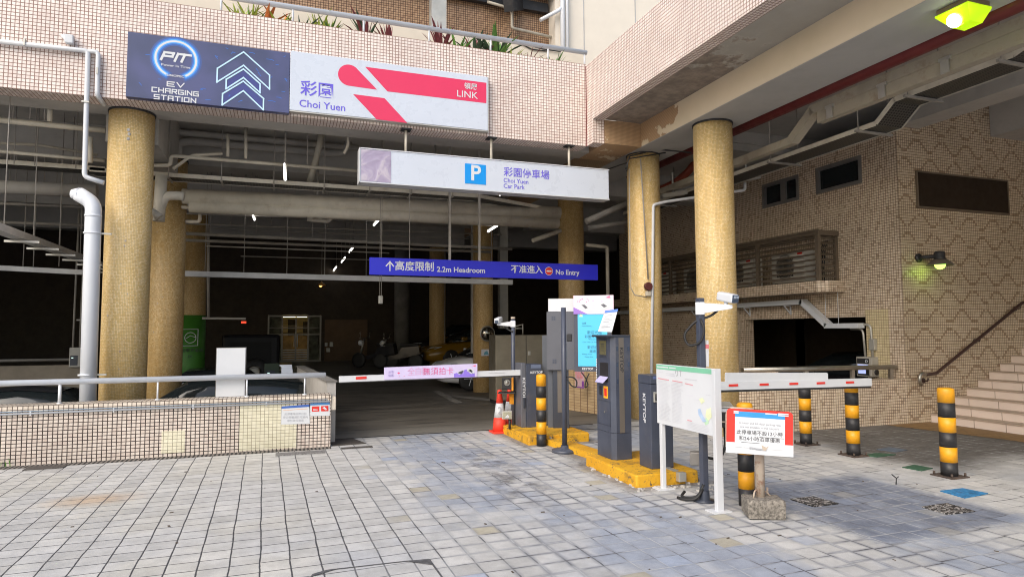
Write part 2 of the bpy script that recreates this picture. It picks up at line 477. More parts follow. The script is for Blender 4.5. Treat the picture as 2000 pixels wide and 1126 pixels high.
# ------------------------------------------------------------------ ground
def paving_mat():
    t = NT('granite_paving'); pos = t.pos()
    wob = t.noise(pos, .35, 2)
    x, y, _ = t.sep(pos)
    a = R_(1.4)
    u = t.ma('ADD', t.ma('MULTIPLY', x, math.cos(a)), t.ma('MULTIPLY', y, math.sin(a)))
    v = t.ma('SUBTRACT', t.ma('MULTIPLY', y, math.cos(a)), t.ma('MULTIPLY', x, math.sin(a)))
    w2 = t.noise(pos, 1.6, 3)
    u = t.ma('ADD', u, t.ma('MULTIPLY', t.ma('SUBTRACT', w2, .5), .026))
    v = t.ma('ADD', v, t.ma('MULTIPLY', t.ma('SUBTRACT', wob, .5), .12))
    iu = t.ma('DIVIDE', u, .199); ci = t.ma('FLOOR', iu)
    # right of the lane the courses are staggered
    stag = t.ma('MULTIPLY', t.ma('GREATER_THAN', x, 2.9), t.ma('MULTIPLY', t.white(t.comb(ci, 5, 2)), .35))
    iv = t.ma('ADD', t.ma('DIVIDE', v, .189), stag); cj = t.ma('FLOOR', iv)
    fu = t.ma('ABSOLUTE', t.ma('SUBTRACT', t.ma('FRACT', iu), .5)); fv = t.ma('ABSOLUTE', t.ma('SUBTRACT', t.ma('FRACT', iv), .5))
    j = t.noise(pos, 14, 4, .7)
    jn = t.ma('MULTIPLY', t.ma('SUBTRACT', j, .5), .035)
    left = t.rng(t.ma('ADD', x, t.ma('MULTIPLY', wob, 2)), 1.3, 2.6)
    gu = t.rng(t.ma('ADD', fu, jn), .462, .484)
    gv = t.rng(t.ma('ADD', fv, jn), .458, .484)
    lu = t.ma('SUBTRACT', 1, t.ma('MULTIPLY', left, t.rng(t.noise(pos, 2.5, 4), .4, .62, .1, .6)))
    lv = t.ma('SUBTRACT', .95, t.ma('MULTIPLY', left, t.rng(t.noise(pos, 3.1, 4), .4, .62, .0, .45)))
    joint = t.ma('MAXIMUM', t.ma('MULTIPLY', gu, lu), t.ma('MULTIPLY', gv, lv))
    cell = t.white(t.comb(ci, cj, 4.2)); cell2 = t.white(t.comb(ci, cj, 8.8))
    stone = t.ramp(cell, [(0, (.45, .445, .43)), (.4, (.5, .495, .48)), (.8, (.53, .525, .51)), (1, (.58, .57, .545))])
    big = t.noise(t.comb(t.ma('MULTIPLY', x, 1.0), t.ma('MULTIPLY', y, .5), 0), .75, 5, .6)
    # bluish wear along the vehicle lane, in whole stones and as stains
    lane = t.ma('MULTIPLY', t.rng(x, .5, 1.9), t.rng(x, 6.6, 5.2))
    bl = t.rng(t.ma('ADD', t.ma('MULTIPLY', big, 1.0), t.ma('MULTIPLY', t.ma('SUBTRACT', cell2, .5), .09)), .46, .6)
    stone = t.mix(t.ma('MULTIPLY', t.ma('MULTIPLY', bl, lane), .72), stone, (.24, .285, .375))
    left_bl = t.rng(t.noise(pos, .6, 4), .45, .7, 0, .35)
    stone = t.mix(t.ma('MULTIPLY', left_bl, t.rng(y, 7.5, 4.5)), stone, (.3, .34, .42))
    # cream cast near the wall
    cr = t.ma('MULTIPLY', t.rng(t.noise(pos, .8, 3), .4, .62, 0, .35), t.rng(x, 1.2, -.4))
    stone = t.mix(cr, stone, (.56, .53, .44))
    # darker asphalt-like slab with the covers, right of the info board
    px = t.ma('MULTIPLY', t.rng(t.ma('ADD', x, t.ma('MULTIPLY', j, .25)), 4.25, 4.5), t.rng(t.ma('ADD', x, t.ma('MULTIPLY', j, .3)), 6.25, 6.0))
    py = t.ma('MULTIPLY', t.rng(t.ma('ADD', y, t.ma('MULTIPLY', j, .25)), 3.75, 3.95), t.rng(t.ma('ADD', y, t.ma('MULTIPLY', j, .25)), 5.75, 5.5))
    slab = t.ma('MULTIPLY', px, py)
    scol = t.mix(t.rng(t.noise(t.comb(t.ma('MULTIPLY', x, 3), y, 0), 1.6, 7, .7), .35, .65), (.12, .14, .19), (.23, .255, .31))
    stone = t.mix(t.ma('MULTIPLY', slab, .9), stone, scol)
    # odd repaired stones in the lane
    odd = t.ma('MULTIPLY', t.ma('GREATER_THAN', cell2, .955), t.rng(x, .7, 1.2))
    stone = t.mix(t.ma('MULTIPLY', odd, t.rng(x, 4, 3.5, .3, .8)), stone, t.ramp(t.white(t.comb(ci, cj, 1.1)), [(0, (.42, .38, .28)), (.5, (.35, .4, .5)), (1, (.55, .56, .58))], True))
    # oil and tyre grime
    dx = t.ma('SUBTRACT', t.ma('ADD', x, t.ma('MULTIPLY', y, -.02)), 2.2); 
    strip = t.ma('MULTIPLY', t.rng(t.ma('ABSOLUTE', dx), .42, .1), t.ma('MULTIPLY', t.rng(y, 5.3, 6.2), t.rng(y, 9.2, 7.6)))
    oil = t.ma('MULTIPLY', strip, t.rng(t.noise(pos, 4.5, 6, .7), .42, .66))
    stone = t.mix(t.ma('MULTIPLY', oil, .75), stone, (.09, .085, .085))
    d = t.n('ShaderNodeVectorMath', operation='DISTANCE'); t.put(d.inputs[0], t.comb(t.ma('MULTIPLY', x, .6), y, 0)); d.inputs[1].default_value = (-1.69*.6, 7.27, 0)
    rust = t.rng(t.ma('ADD', d.outputs['Value'], t.ma('MULTIPLY', j, .15)), .1, .42, .55, 0)
    stone = t.mix(rust, stone, (.52, .33, .17))
    # stones worn pale in the middle, grime toward their edges, on the lane
    ed = t.rng(t.ma('MAXIMUM', fu, fv), .3, .5)
    stone = t.mix(t.ma('MULTIPLY', t.ma('MULTIPLY', ed, lane), t.rng(t.noise(pos, .9, 3), .42, .58, .1, .75)), stone, (.2, .21, .24))
    # trodden dirt and the deck's shade, both painted into the stone colour
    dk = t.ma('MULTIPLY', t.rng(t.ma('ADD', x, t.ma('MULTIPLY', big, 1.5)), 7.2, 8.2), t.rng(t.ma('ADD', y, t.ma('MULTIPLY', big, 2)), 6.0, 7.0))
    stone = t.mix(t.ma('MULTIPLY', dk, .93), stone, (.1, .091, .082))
    # grime gathered along the feet of the islands
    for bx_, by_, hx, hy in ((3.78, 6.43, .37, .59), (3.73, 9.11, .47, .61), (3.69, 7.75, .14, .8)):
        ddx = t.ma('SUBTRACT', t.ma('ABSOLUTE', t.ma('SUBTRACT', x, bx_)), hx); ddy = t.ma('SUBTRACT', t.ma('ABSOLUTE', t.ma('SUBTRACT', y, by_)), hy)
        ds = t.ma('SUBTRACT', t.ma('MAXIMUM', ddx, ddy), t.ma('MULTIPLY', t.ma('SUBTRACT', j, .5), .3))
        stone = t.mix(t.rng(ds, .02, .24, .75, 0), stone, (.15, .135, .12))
    # fine grain, general dirt
    g = t.rng(t.noise(pos, 220, 3, .8), .3, .7, .82, 1.14)
    g2 = t.rng(t.noise(pos, 5, 7, .72), .3, .72, 1.1, .84)
    gg = t.ma('MULTIPLY', g, g2)
    stone = t.mix(1, stone, t.comb(gg, gg, gg), 'MULTIPLY')
    dj = t.mix(t.ma('MULTIPLY', left, t.rng(t.noise(pos, 2, 3), .42, .55)), (.06, .06, .065), (.42, .43, .44))
    col = t.mix(joint, stone, dj)
    h = t.ma('ADD', t.ma('SUBTRACT', 1, t.ma('MULTIPLY', joint, .8)), t.ma('MULTIPLY', t.noise(pos, 90, 4, .7), .22))
    t.bump(h, .35, .006)
    return t.out(col, t.rng(j, .3, .7, .55, .82), 0, .35)


def floor_mat():
    t = NT('garage_concrete'); pos = t.pos(); x, y, _ = t.sep(pos)
    n = t.noise(t.comb(t.ma('MULTIPLY', x, .35), y, 0), 1.2, 8, .7)
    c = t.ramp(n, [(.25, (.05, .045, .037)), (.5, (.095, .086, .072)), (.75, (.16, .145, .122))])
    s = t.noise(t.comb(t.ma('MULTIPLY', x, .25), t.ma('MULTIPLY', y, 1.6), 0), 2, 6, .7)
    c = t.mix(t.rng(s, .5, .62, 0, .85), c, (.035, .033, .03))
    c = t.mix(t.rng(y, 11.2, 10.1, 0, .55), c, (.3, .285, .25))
    t.bump(t.noise(pos, 50, 4), .15, .004)
    return t.out(c, t.rng(n, .3, .7, .45, .75))


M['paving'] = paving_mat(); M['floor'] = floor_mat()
M['asphalt'] = plain('far_ground', (.3, .3, .3), .9, var=.2, sc=.6)


def sheet(name, x0, x1, y0, y1, z, m, n=1, kind='structure', zf=None, ny=1):
    b = MB()
    xs = [x0+(x1-x0)*i/n for i in range(n+1)]; ys = [y0+(y1-y0)*i/ny for i in range(ny+1)]
    g = [[b.bm.verts.new((a, c, zf(a, c) if zf else z)) for c in ys] for a in xs]
    for i in range(n):
        for j in range(ny): b.bm.faces.new((g[i][j], g[i+1][j], g[i+1][j+1], g[i][j+1]))
    o = b.build(name, m); o['kind'] = kind
    return o


sheet('ground', -250, 250, -250, 250, -1.2, M['asphalt'])
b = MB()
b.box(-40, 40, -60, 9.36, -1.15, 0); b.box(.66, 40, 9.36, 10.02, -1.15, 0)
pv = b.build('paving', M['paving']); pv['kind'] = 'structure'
ramp = lambda x, y: -.006 if y < 16.8 else -.006+(y-16.8)/8.7*.43 if y < 25.5 else .424
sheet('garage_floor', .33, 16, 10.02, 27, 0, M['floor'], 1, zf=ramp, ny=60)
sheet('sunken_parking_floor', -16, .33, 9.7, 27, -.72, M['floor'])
b = MB(); b.box(.66, 5, 9.985, 10.035, -.05, .003)
o = b.build('threshold_groove', M['black']); o['kind'] = 'structure'
b = MB(); b.box(4.3, 7.0, 9.5, 9.54, -.05, .003)
o = b.build('yard_groove', M['black']); o['kind'] = 'structure'


# ------------------------------------------------------------------ car park building
def soffit_mat():
    t = NT('peeling_soffit'); pos = t.pos(); x, y, z = t.sep(pos)
    n = t.noise(pos, 2.2, 8, .65)
    m = t.ma('ADD', t.rng(y, 4.5, 9.6, -.22, .42), n)
    bare = t.rng(m, .555, .575)
    rim = t.ma('MULTIPLY', t.rng(m, .5, .55), t.rng(m, .62, .57))
    flat = t.mix(t.rng(n, .3, .7), (.36, .34, .3), (.4, .38, .34))
    raw = t.mix(t.rng(t.noise(pos, 5, 6, .7), .35, .7), (.19, .16, .135), (.32, .265, .215))
    c = t.mix(bare, flat, raw); c = t.mix(t.ma('MULTIPLY', rim, .5), c, (.46, .43, .37))
    t.bump(t.ma('ADD', t.ma('MULTIPLY', t.ma('SUBTRACT', 1, bare), .5), t.ma('MULTIPLY', n, .8)), .6, .03)
    return t.out(c, .85)


def beam_mat():
    t = NT('cream_beam_paint'); pos = t.pos(); x, y, z = t.sep(pos)
    n = t.noise(pos, 2.5, 8, .65)
    m = t.ma('ADD', t.ma('ADD', t.rng(y, 8.0, 9.3, -.45, .2), n), t.rng(z, 4.85, 5.25, -.06, .1))
    bare = t.rng(m, .56, .575)
    u = t.ma('ADD', x, y)
    fu = t.ma('ABSOLUTE', t.ma('SUBTRACT', t.ma('FRACT', t.ma('DIVIDE', u, .024)), .5)); fz = t.ma('ABSOLUTE', t.ma('SUBTRACT', t.ma('FRACT', t.ma('DIVIDE', z, .024)), .5))
    gm = t.rng(t.ma('MAXIMUM', fu, fz), .38, .46)
    tl = t.mix(gm, (.46, .3, .17), (.2, .12, .06))
    n2 = t.noise(pos, .8, 4)
    flat = t.mix(t.rng(n2, .3, .7), (.62, .52, .36), (.7, .58, .42))
    c = t.mix(bare, flat, tl)
    t.bump(t.ma('SUBTRACT', 1, bare), .5, .02)
    return t.out(c, .65)


M['soffit'] = soffit_mat(); M['beam'] = beam_mat()
M['beam_under'] = plain('grey_soffit_paint', (.4, .39, .37), .8, var=.08, sc=1.5, bump=.25, dirt=(.3, .29, .27), dirt_amt=.5)

bld = thing('car_park_building', 'car park building with pink mosaic fascia, cream beam and dark open garage bay', 'building', (0, 10.15, 0))
b = MB(); b.box(-16, 5.03, 10.15, 10.5, 4.85, 6.34); b.build('fascia', M['fascia_tile'], bld)
b = MB(); b.box(-16, 5.25, 10.503, 10.95, 4.853, 5.35); b.build('front_beam', M['concrete'], bld)
b = MB(); b.box(5.253, 5.968, 9.88, 10.95, 4.853, 5.268)
b.build('corner_beam', M['beam'], bld)
b = MB(); b.box(5.03, 5.25, -2, 10.147, 5.27, 6.31); b.box(5.03, 5.25, 9.9, 10.147, 4.85, 5.268); b.build('side_parapet', M['fascia_tile'], bld)
b = MB(); b.bar((5.024, 10.14, 4.85), (5.024, 10.14, 6.3), .014, .014); b.build('red_sealant', M['redpipe'], bld)
b = MB(); b.box(5.253, 5.967, -2, 9.877, 5.272, 5.6); b.build('peeling_soffit', M['soffit'], bld)
b = MB(); b.box(5.97, 6.82, -2, 26.5, 4.86, 5.6); b.build('side_beam', M['beam'], bld)
b = MB(); b.box(5.975, 6.815, -2, 26.5, 4.85, 4.858); b.build('beam_soffit', M['beam_under'], bld)
b = MB(); b.box(6.823, 18, -5, 10.95, 5.75, 6.0); b.box(6.823, 18, 10.9, 10.952, 5.5, 5.76); b.box(6.823, 18, 10.953, 27, 5.35, 5.6); b.box(-16, 5.967, 10.953, 27, 5.36, 5.6)
b.build('ceiling', M['concrete'], bld)
b = MB()
for y, z0 in ((13.6, 4.75), (17.9, 4.6), (22, 4.6)):
    b.box(-16, 5.965, y-.25, y+.25, z0, 5.355); b.box(6.825, 12, y-.25, y+.25, z0, 5.345)
b.box(-2.55, -1.85, 10.953, 13.348, 4.45, 5.355)
b.build('cross_beam', M['concrete'], bld)
b = MB(); b.box(-16, 1.45-2, 26.5, 26.8, -.8, 5.36); b.box(1.42, 16, 26.5, 26.8, -.8, 5.36); b.box(-.55, 1.42, 26.5, 26.8, 2.25, 5.36)
b.box(-16.3, -16, 9.7, 26.8, -.8, 6); b.box(13, 13.3, 10.5, 26.8, -.8, 5.36)
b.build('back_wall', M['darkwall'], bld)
# storey above the fascia
b = MB(); b.box(-16, 5.4, 11.0, 11.2, 6.0, 7.0); b.build('planter_wall', M['cream'], bld)
b = MB(); b.box(-16, 5.3, 12.4, 12.7, 6.0, 8.8); b.build('upper_tile_band', M['brown_tile'], bld)
b = MB(); b.box(5.25, 18, 12.0, 12.35, 6.0, 16); b.build('upper_wall', M['white_wall'], bld)
b = MB()
for i in range(9): b.box(5.9+i*1.25, 5.915+i*1.25, 11.99, 12.0, 6, 16)
b.build('wall_joint', M['grey_ink'], bld)
b = MB(); b.box(-16, 5.25, 10.5, 11.0, 5.4, 6.28); b.build('planter_bed', M['soil'], bld)
b = MB()
for i in range(110):                                    # corrugated canopy roof over the upper terrace
    x = -9+i*.13
    b.poly([(x, 11.9, 8.62), (x+.065, 11.9, 8.7), (x+.13, 11.9, 8.62), (x+.13, 11.9, 8.64), (x+.065, 11.9, 8.72), (x, 11.9, 8.64)], (0, 3.2, .35))
b.build('canopy_roof', M['pipe_dk'], bld)
b = MB(); b.bar((4.1, 11.7, 8.1), (5.5, 13.6, 9.3), .2, .35); b.bar((-9, 12.3, 8.42), (5.2, 12.3, 8.42), .12, .2)
b.build('canopy_beam', M['black'], bld)
b = MB(); b.box(2.46, 2.74, 11.25, 11.45, 6.0, 8.8); b.build('canopy_post', M['galv'], bld)
b = MB(); b.box(-3.2, -2.95, 11.25, 11.45, 6.0, 8.8); b.build('canopy_post', M['galv'], bld)
b = MB(); b.box(-16, 18, -9.2, -9, 5.27, 6.3) if False else None
b.bm.free()

# columns -------------------------------------------------------------
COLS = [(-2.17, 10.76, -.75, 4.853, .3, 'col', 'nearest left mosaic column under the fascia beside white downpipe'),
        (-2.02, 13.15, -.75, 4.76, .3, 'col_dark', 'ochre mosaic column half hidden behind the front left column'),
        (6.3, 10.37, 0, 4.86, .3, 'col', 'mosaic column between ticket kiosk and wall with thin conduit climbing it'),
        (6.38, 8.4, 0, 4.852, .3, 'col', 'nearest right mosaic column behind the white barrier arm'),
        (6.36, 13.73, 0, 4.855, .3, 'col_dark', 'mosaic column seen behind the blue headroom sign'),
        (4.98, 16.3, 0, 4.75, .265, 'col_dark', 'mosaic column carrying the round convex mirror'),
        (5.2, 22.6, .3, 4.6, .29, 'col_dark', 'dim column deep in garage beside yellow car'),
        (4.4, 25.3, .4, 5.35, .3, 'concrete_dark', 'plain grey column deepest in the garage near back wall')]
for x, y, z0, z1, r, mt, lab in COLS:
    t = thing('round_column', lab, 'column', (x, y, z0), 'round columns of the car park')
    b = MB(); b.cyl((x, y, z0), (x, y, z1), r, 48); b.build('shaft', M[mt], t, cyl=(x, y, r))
    b = MB(); b.cyl((x, y, z1-.03), (x, y, z1+.004), r+.012, 40); b.build('top_joint', M['black'], t)
t = thing('round_column', 'column with bright green charging wrap on its lower half', 'column', (-2.23, 18.37, -.72), 'round columns of the car park')
b = MB(); b.cyl((-2.23, 18.37, -.72), (-2.23, 18.37, 5.35), .34, 40); b.build('shaft', M['col_dark'], t, cyl=(-2.23, 18.37, .34))
b = MB(); b.cyl((-2.23, 18.37, -.7), (-2.23, 18.37, 2.02), .35, 40); b.build('green_wrap', M['green_wrap'], t)
e = Vector((.118, -.993, 0)); o_ = Vector((-2.23, 18.37, 0))+e*.372; rt = Vector((.993, .118, 0))
b = MB(); q = .17
b.strokes([[(-q, 1.25), (q, 1.25), (q, 1.66), (-q, 1.66), (-q, 1.25)], [(q*.75*math.cos(a), 1.45+.13*math.sin(a)) for a in [i*.3 for i in range(22)]], [(-.1, 1.43), (0, 1.5), (.12, 1.46)]], o_, rt, (0, 0, 1), .014)
b.build('emblem', M['pale_ink'], t)
b = MB(); b.text('電動車充電站', o_+Vector((0, 0, 1.13)), rt, (0, 0, 1), .1); b.text('EV', o_+Vector((0, 0, .98)), rt, (0, 0, 1), .09); b.build('lettering', M['ink'], t)
# stain marks and old fixing scars on the front left column
for u, v in ((250, 254), (251, 264), (249, 274)): pass
t = bpy.data.objects['round_column']; p = at(251, 262, y=10.47)
b = MB()
for k, dz in enumerate((.06, 0, -.07)): b.ball((p.x+.01*(k % 2), 10.455+.005, p.z+dz), .022, 8, (1, .35, 1.2))
b.build('fixing_scar', M['debris'], t)
def col_spot(cx_, cy_, r_, u, v, s_, mat, par, nm='chipped_spot'):
    d = CR*((u-1000)/FPX)+CU*((563-v)/FPX)+CF; A_ = d.x**2+d.y**2; B_ = -2*(d.x*cx_+d.y*cy_); C_ = cx_**2+cy_**2-r_**2
    D_ = B_*B_-4*A_*C_
    if D_ < 0: return
    q = CAM+d*((-B_-math.sqrt(D_))/(2*A_)); b = MB(); b.ball(q, s_, 8, (1, 1, 1.3))
    for w_ in b.bm.verts:
        h_ = Vector((w_.co.x-cx_, w_.co.y-cy_)); k_ = (r_+.003)/h_.length
        if h_.length > r_+.003: w_.co.x = cx_+h_.x*k_; w_.co.y = cy_+h_.y*k_
    b.build(nm, mat, par)
for u, v, s_ in ((245, 470, .02), (243, 480, .017), (236, 554, .012), (249, 574, .012), (210, 616, .022), (234, 686, .016), (232, 720, .014)): col_spot(-2.17, 10.76, .3, u, v, s_*.7, M['rust'] if s_ > .013 else M['debris'], t)
for o_c, cx_, cy_, L_s in ((bpy.data.objects['round_column.001'], -2.02, 13.15, ((307, 453), (318, 580), (308, 592), (300, 648))), (bpy.data.objects['round_column.002'], 6.3, 10.37, ((1277, 340), (1270, 352), (1240, 700), (1262, 650))), (bpy.data.objects['round_column.003'], 6.38, 8.4, ((1414, 290), (1380, 470), (1420, 560), (1390, 680), (1408, 700)))):
    for u, v in L_s: col_spot(cx_, cy_, .3, u, v, .009, M['rust'], o_c)
# pale streak of old paint on the column behind the kiosk
o_c = bpy.data.objects['round_column.002']
for k_ in range(26): col_spot(6.3, 10.37, .3, 1238+k_ % 3*2.5+random.uniform(-2, 2), 618+k_*6, .024, M['debris'], o_c, 'paint_streak') if False else None

# ------------------------------------------------------------------ right-hand block
blk = thing('stair_block', 'beige mosaic block with two windows and a dark panel beside the stairs', 'building', (10.02, 8.15, 0))
X0 = 10.02
WIN = [(8.88, 9.96, 4.284, 4.81), (10.42, 11.5, 4.27, 4.805)]
# side wall (faces -X), pierced by two windows and the low opening
b = MB()
ycuts = [8.16, 8.88, 9.96, 10.42, 11.5, 12.3]
for a, c in zip(ycuts, ycuts[1:]):
    w_ = [q for q in WIN if abs(q[0]-a) < .01]
    segs = [(1.82, 5.12)] if not w_ else [(1.82, w_[0][2]), (w_[0][3], 5.12)]
    for z0, z1 in segs: b.box(X0, X0+.25, a, c, z0, z1)
b.box(X0, X0+.25, 8.16, 8.92, -.05, 1.82)
b.box(X0, X0+.25, 12.2, 12.5, -.05, 1.82); b.box(X0+.02, X0+.25, 12.3, 12.7, 1.82, 5.12); b.box(X0, X0+.25, 12.7, 18, 1.82, 5.12)
b.box(X0, X0+.25, 13.3, 18, -.05, 1.82)
b.build('side_wall', M['block_tile'], blk)
b = MB(); b.box(X0+.003, 16, 8.15, 8.158, -.05, 6.0); b.box(X0+.28, 16, 8.17, 8.4, -.05, 6.0); b.build('front_wall', M['block_pattern'], blk)
b = MB(); b.box(X0-.004, X0, 8.45, 8.92, .74, 1.95); b.build('tile_patch', M['patch_block'], blk)
for i, (y0, y1, z0, z1) in enumerate(WIN):
    b = MB(); f = .07
    b.box(X0-.012, X0+.08, y0, y1, z0, z0+f); b.box(X0-.012, X0+.08, y0, y1, z1-f, z1)
    b.box(X0-.012, X0+.08, y0, y0+f, z0+f, z1-f); b.box(X0-.012, X0+.08, y1-f, y1, z0+f, z1-f)
    if i: b.box(X0-.008, X0+.08, y0+.38, y0+.52, z0+f, z1-f)
    wf = b.build('window', M['frame_grey'], blk)
    b = MB()
    if i: b.box(X0+.04, X0+.05, y0+f, y0+.38, z0+f, z1-f); b.box(X0+.06, X0+.07, y0+.52, y1-f, z0+f, z1-f)
    else: b.box(X0+.04, X0+.05, y0+f, y1-f, z0+f, z1-f)
    b.build('pane', M['glass_dark'], wf)
p0, p1 = at(1789, 337, y=8.15), at(1967, 417, y=8.15)
b = MB(); b.box(p0.x, p1.x, 8.12, 8.149, 3.74, 4.34, .004); b.build('dark_panel', plain('dark_bronze_panel', (.03, .02, .013), .7, spec=.15), blk)
b = MB(); f = .03
for q in ((p0.x-f, p1.x+f, 3.74-f, 3.74), (p0.x-f, p1.x+f, 4.34, 4.34+f), (p0.x-f, p0.x, 3.74, 4.34), (p1.x, p1.x+f, 3.74, 4.34)): b.box(q[0], q[1], 8.115, 8.149, q[2], q[3])
b.build('panel_frame', M['bronze'], blk)
b = MB(); b.box(9.5, X0-.002, 9.36, 18, 2.3, 2.51)
bmesh.ops.bevel(b.bm, geom=[e for e in b.bm.edges if abs(e.verts[0].co.x-9.5) < .01 and abs(e.verts[1].co.x-9.5) < .01 and abs(e.verts[0].co.y-9.36) < .01 and abs(e.verts[1].co.y-9.36) < .01], offset=.15, segments=1, affect='EDGES')
b.build('ledge', M['block_tile'], blk)
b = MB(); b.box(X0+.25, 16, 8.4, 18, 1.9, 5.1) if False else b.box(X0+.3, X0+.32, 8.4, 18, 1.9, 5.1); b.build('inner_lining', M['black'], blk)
# concrete beams carrying the deck over the block
b = MB(); b.box(10.05, 10.55, -2, 8.145, 5.13, 5.748); b.box(12.4, 13.4, 6.2, 8.145, 5.17, 5.748)
b.box(6.83, 10.04, 2.5, 3.0, 5.2, 5.748); b.box(7.9, 8.25, -9, 26, 5.0, 5.35) if False else None
b.build('deck_beam', M['concrete'], bld)

# added unseen wall on the far right, keeps light off the covered area
b = MB(); b.box(16.6, 16.9, -5, 8.1, -.05, 5.75); b.build('added_shade_wall', M['block_tile'], bld)

# dark parking space seen through the low opening
b = MB(); b.box(X0+.3, 16, 8.45, 18, -.6, -.5); o = b.build('inner_floor', M['floor']); o['kind'] = 'structure'
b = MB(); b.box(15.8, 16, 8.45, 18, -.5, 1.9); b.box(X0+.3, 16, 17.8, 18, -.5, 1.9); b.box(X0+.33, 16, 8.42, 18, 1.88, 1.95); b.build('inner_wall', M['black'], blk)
b = MB(); b.box(13.0, 13.3, 13.5, 13.8, -.5, 1.88); b.build('inner_pillar', plain('pale_green_pillar', (.4, .42, .3), .6), blk)
b = MB(); b.box(15.3, 15.35, 16.2, 17.6, .2, 1.7); b.build('inner_door', plain('orange_door', (.34, .12, .03), .6), blk)

# stairs ----------------------------------------------------------------
st = thing('staircase', 'beige tiled stairs rising beside the mosaic block', 'stairs', (10.6, 7.5, 0))
b = MB(); trd, rs = .298, .138
for i in range(14):
    x = 10.54+i*trd
    b.box(x, x+6-i*.3, 3.6, 8.143, i*rs-.02, (i+1)*rs-.014)
b.build('riser', M['step'], st)
b = MB()
for i in range(14):
    x = 10.54+i*trd
    b.box(x-.02, x+trd+.02, 3.6, 8.146, (i+1)*rs-.014, (i+1)*rs, .004)
b.build('tread', plain('brown_nosing', (.45, .35, .27), .5, var=.1), st)
b = MB()
for i in range(14):
    x = 10.54+i*trd
    for k in range(9):
        y = 7.9-k*.49-(i % 2)*.24
        b.box(x-.002, x, y-.004, y+.004, i*rs-.02, (i+1)*rs-.016)
b.build('tile_joint', plain('joint_brown', (.25, .18, .13), .8), st)
def tactile_mat():
    t = NT('tactile_strip'); pos = t.pos(); x, y, z = t.sep(pos)
    f = t.ma('ABSOLUTE', t.ma('SUBTRACT', t.ma('FRACT', t.ma('DIVIDE', x, .075)), .5))
    m = t.rng(f, .2, .3)
    c = t.mix(m, (.36, .21, .08), (.18, .11, .05)); n = t.rng(t.noise(pos, 8, 5), .3, .7, .7, 1.1)
    c = t.mix(1, c, t.comb(n, n, n), 'MULTIPLY'); t.bump(t.ma('SUBTRACT', 1, m), .5, .006)
    return t.out(c, .6)
b = MB(); b.poly([(9.5, 8.14, .004), (10.5, 8.14, .004), (10.5, 3.6, .004), (9.85, 3.6, .004), (9.85, 6.4, .004)]); o = b.build('tactile_paving', tactile_mat()); o['kind'] = 'structure'

# low tiled wall in front of the opening, with its railing
lw = thing('tiled_low_wall', 'low beige mosaic wall between the right column and the stair block', 'wall', (8.2, 8.15, 0))
b = MB(); b.box(6.45, X0-.004, 8.155, 8.45, -.05, .745); b.build('body', M['block_tile'], lw)
b = MB(); b.box(6.7, 7.35, 8.2, 8.5, .746, .93); b.build('raised_block', M['block_tile'], lw)
rl = thing('steel_rail', 'dull brown rail with square posts on the low beige wall', 'railing', (8.3, 8.3, .745))
b = MB(); b.tube([(6.75, 8.3, .97), (9.96, 8.3, .945)], .04, 12); b.build('handrail', M['steel_dk'], rl)
for x in (7.2, 8.0, 8.98, 9.84):
    b = MB(); b.box(x-.035, x+.035, 8.28, 8.32, .745, .93); b.build('post', M['steel_dk'], rl)

# low wall on the left ----------------------------------------------------
wl_ = thing('boundary_wall', 'low pink tiled wall with pale yellow patches along the left pavement', 'wall', (-2, 9.5, 0))
b = MB(); b.box(-16, .648, 9.38, 9.68, -.02, .635); b.build('body', M['low_tile'], wl_)
b = MB(); b.box(-16, .652, 9.376, 9.7, .636, .717, .004); b.build('cap', M['low_cap'], wl_)
b = MB(); b.box(-1.44, -1.17, 9.376, 9.38, .05, .33); b.box(-.52, .2, 9.376, 9.38, .02, .615); b.build('tile_patch', M['patch_tile'], wl_)
b = MB(); b.box(.653, .72, 9.4, 9.66, .5, .68, .01); b.build('end_bracket', M['cream'], wl_)
r = thing('ramp_wall', 'short grimy white parapet wall running back from the low wall into the garage', 'wall', (.5, 11.5, 0))
b = MB()
b.poly([(.62, 9.72, -.7), (.3, 14.2, -.7), (.3, 14.2, .86), (.62, 9.72, .86)], (.12, .01, 0)); b.build('body', plain('grimy_white_paint', (.5, .48, .45), .7, var=.15, dirt=(.2, .18, .17), dirt_amt=.7, dsc=3), r)
b = MB(); b.poly([(.6, 9.71, .861), (.28, 14.21, .861), (.28, 14.21, .885), (.6, 9.71, .885)], (.16, .01, 0)); b.build('coping', M['concrete_dark'], r)


# ------------------------------------------------------------------ signs on the fascia
X_, Z_ = (1, 0, 0), (0, 0, 1)
TG = {'E': [[(1, 1), (0, 1), (0, 0), (1, 0)], [(0, .5), (.9, .5)]], 'V': [[(0, 1), (.5, 0), (1, 1)]], 'C': [[(1, 1), (0, 1), (0, 0), (1, 0)]],
      'H': [[(0, 0), (0, 1)], [(1, 0), (1, 1)], [(0, .5), (1, .5)]], 'A': [[(0, 0), (0, 1), (1, 1), (1, 0)], [(0, .45), (1, .45)]],
      'R': [[(0, 0), (0, 1), (1, 1), (1, .5), (0, .5)], [(.45, .5), (1, 0)]], 'G': [[(1, 1), (0, 1), (0, 0), (1, 0), (1, .5), (.5, .5)]], 'I': [[(.0, 0), (.0, 1)]],
      'N': [[(0, 0), (0, 1), (1, 0), (1, 1)]], 'S': [[(1, 1), (0, 1), (0, .5), (1, .5), (1, 0), (0, 0)]], 'T': [[(0, 1), (1, 1)], [(.5, 1), (.5, 0)]], 'O': [[(0, 0), (0, 1), (1, 1), (1, 0), (0, 0)]]}


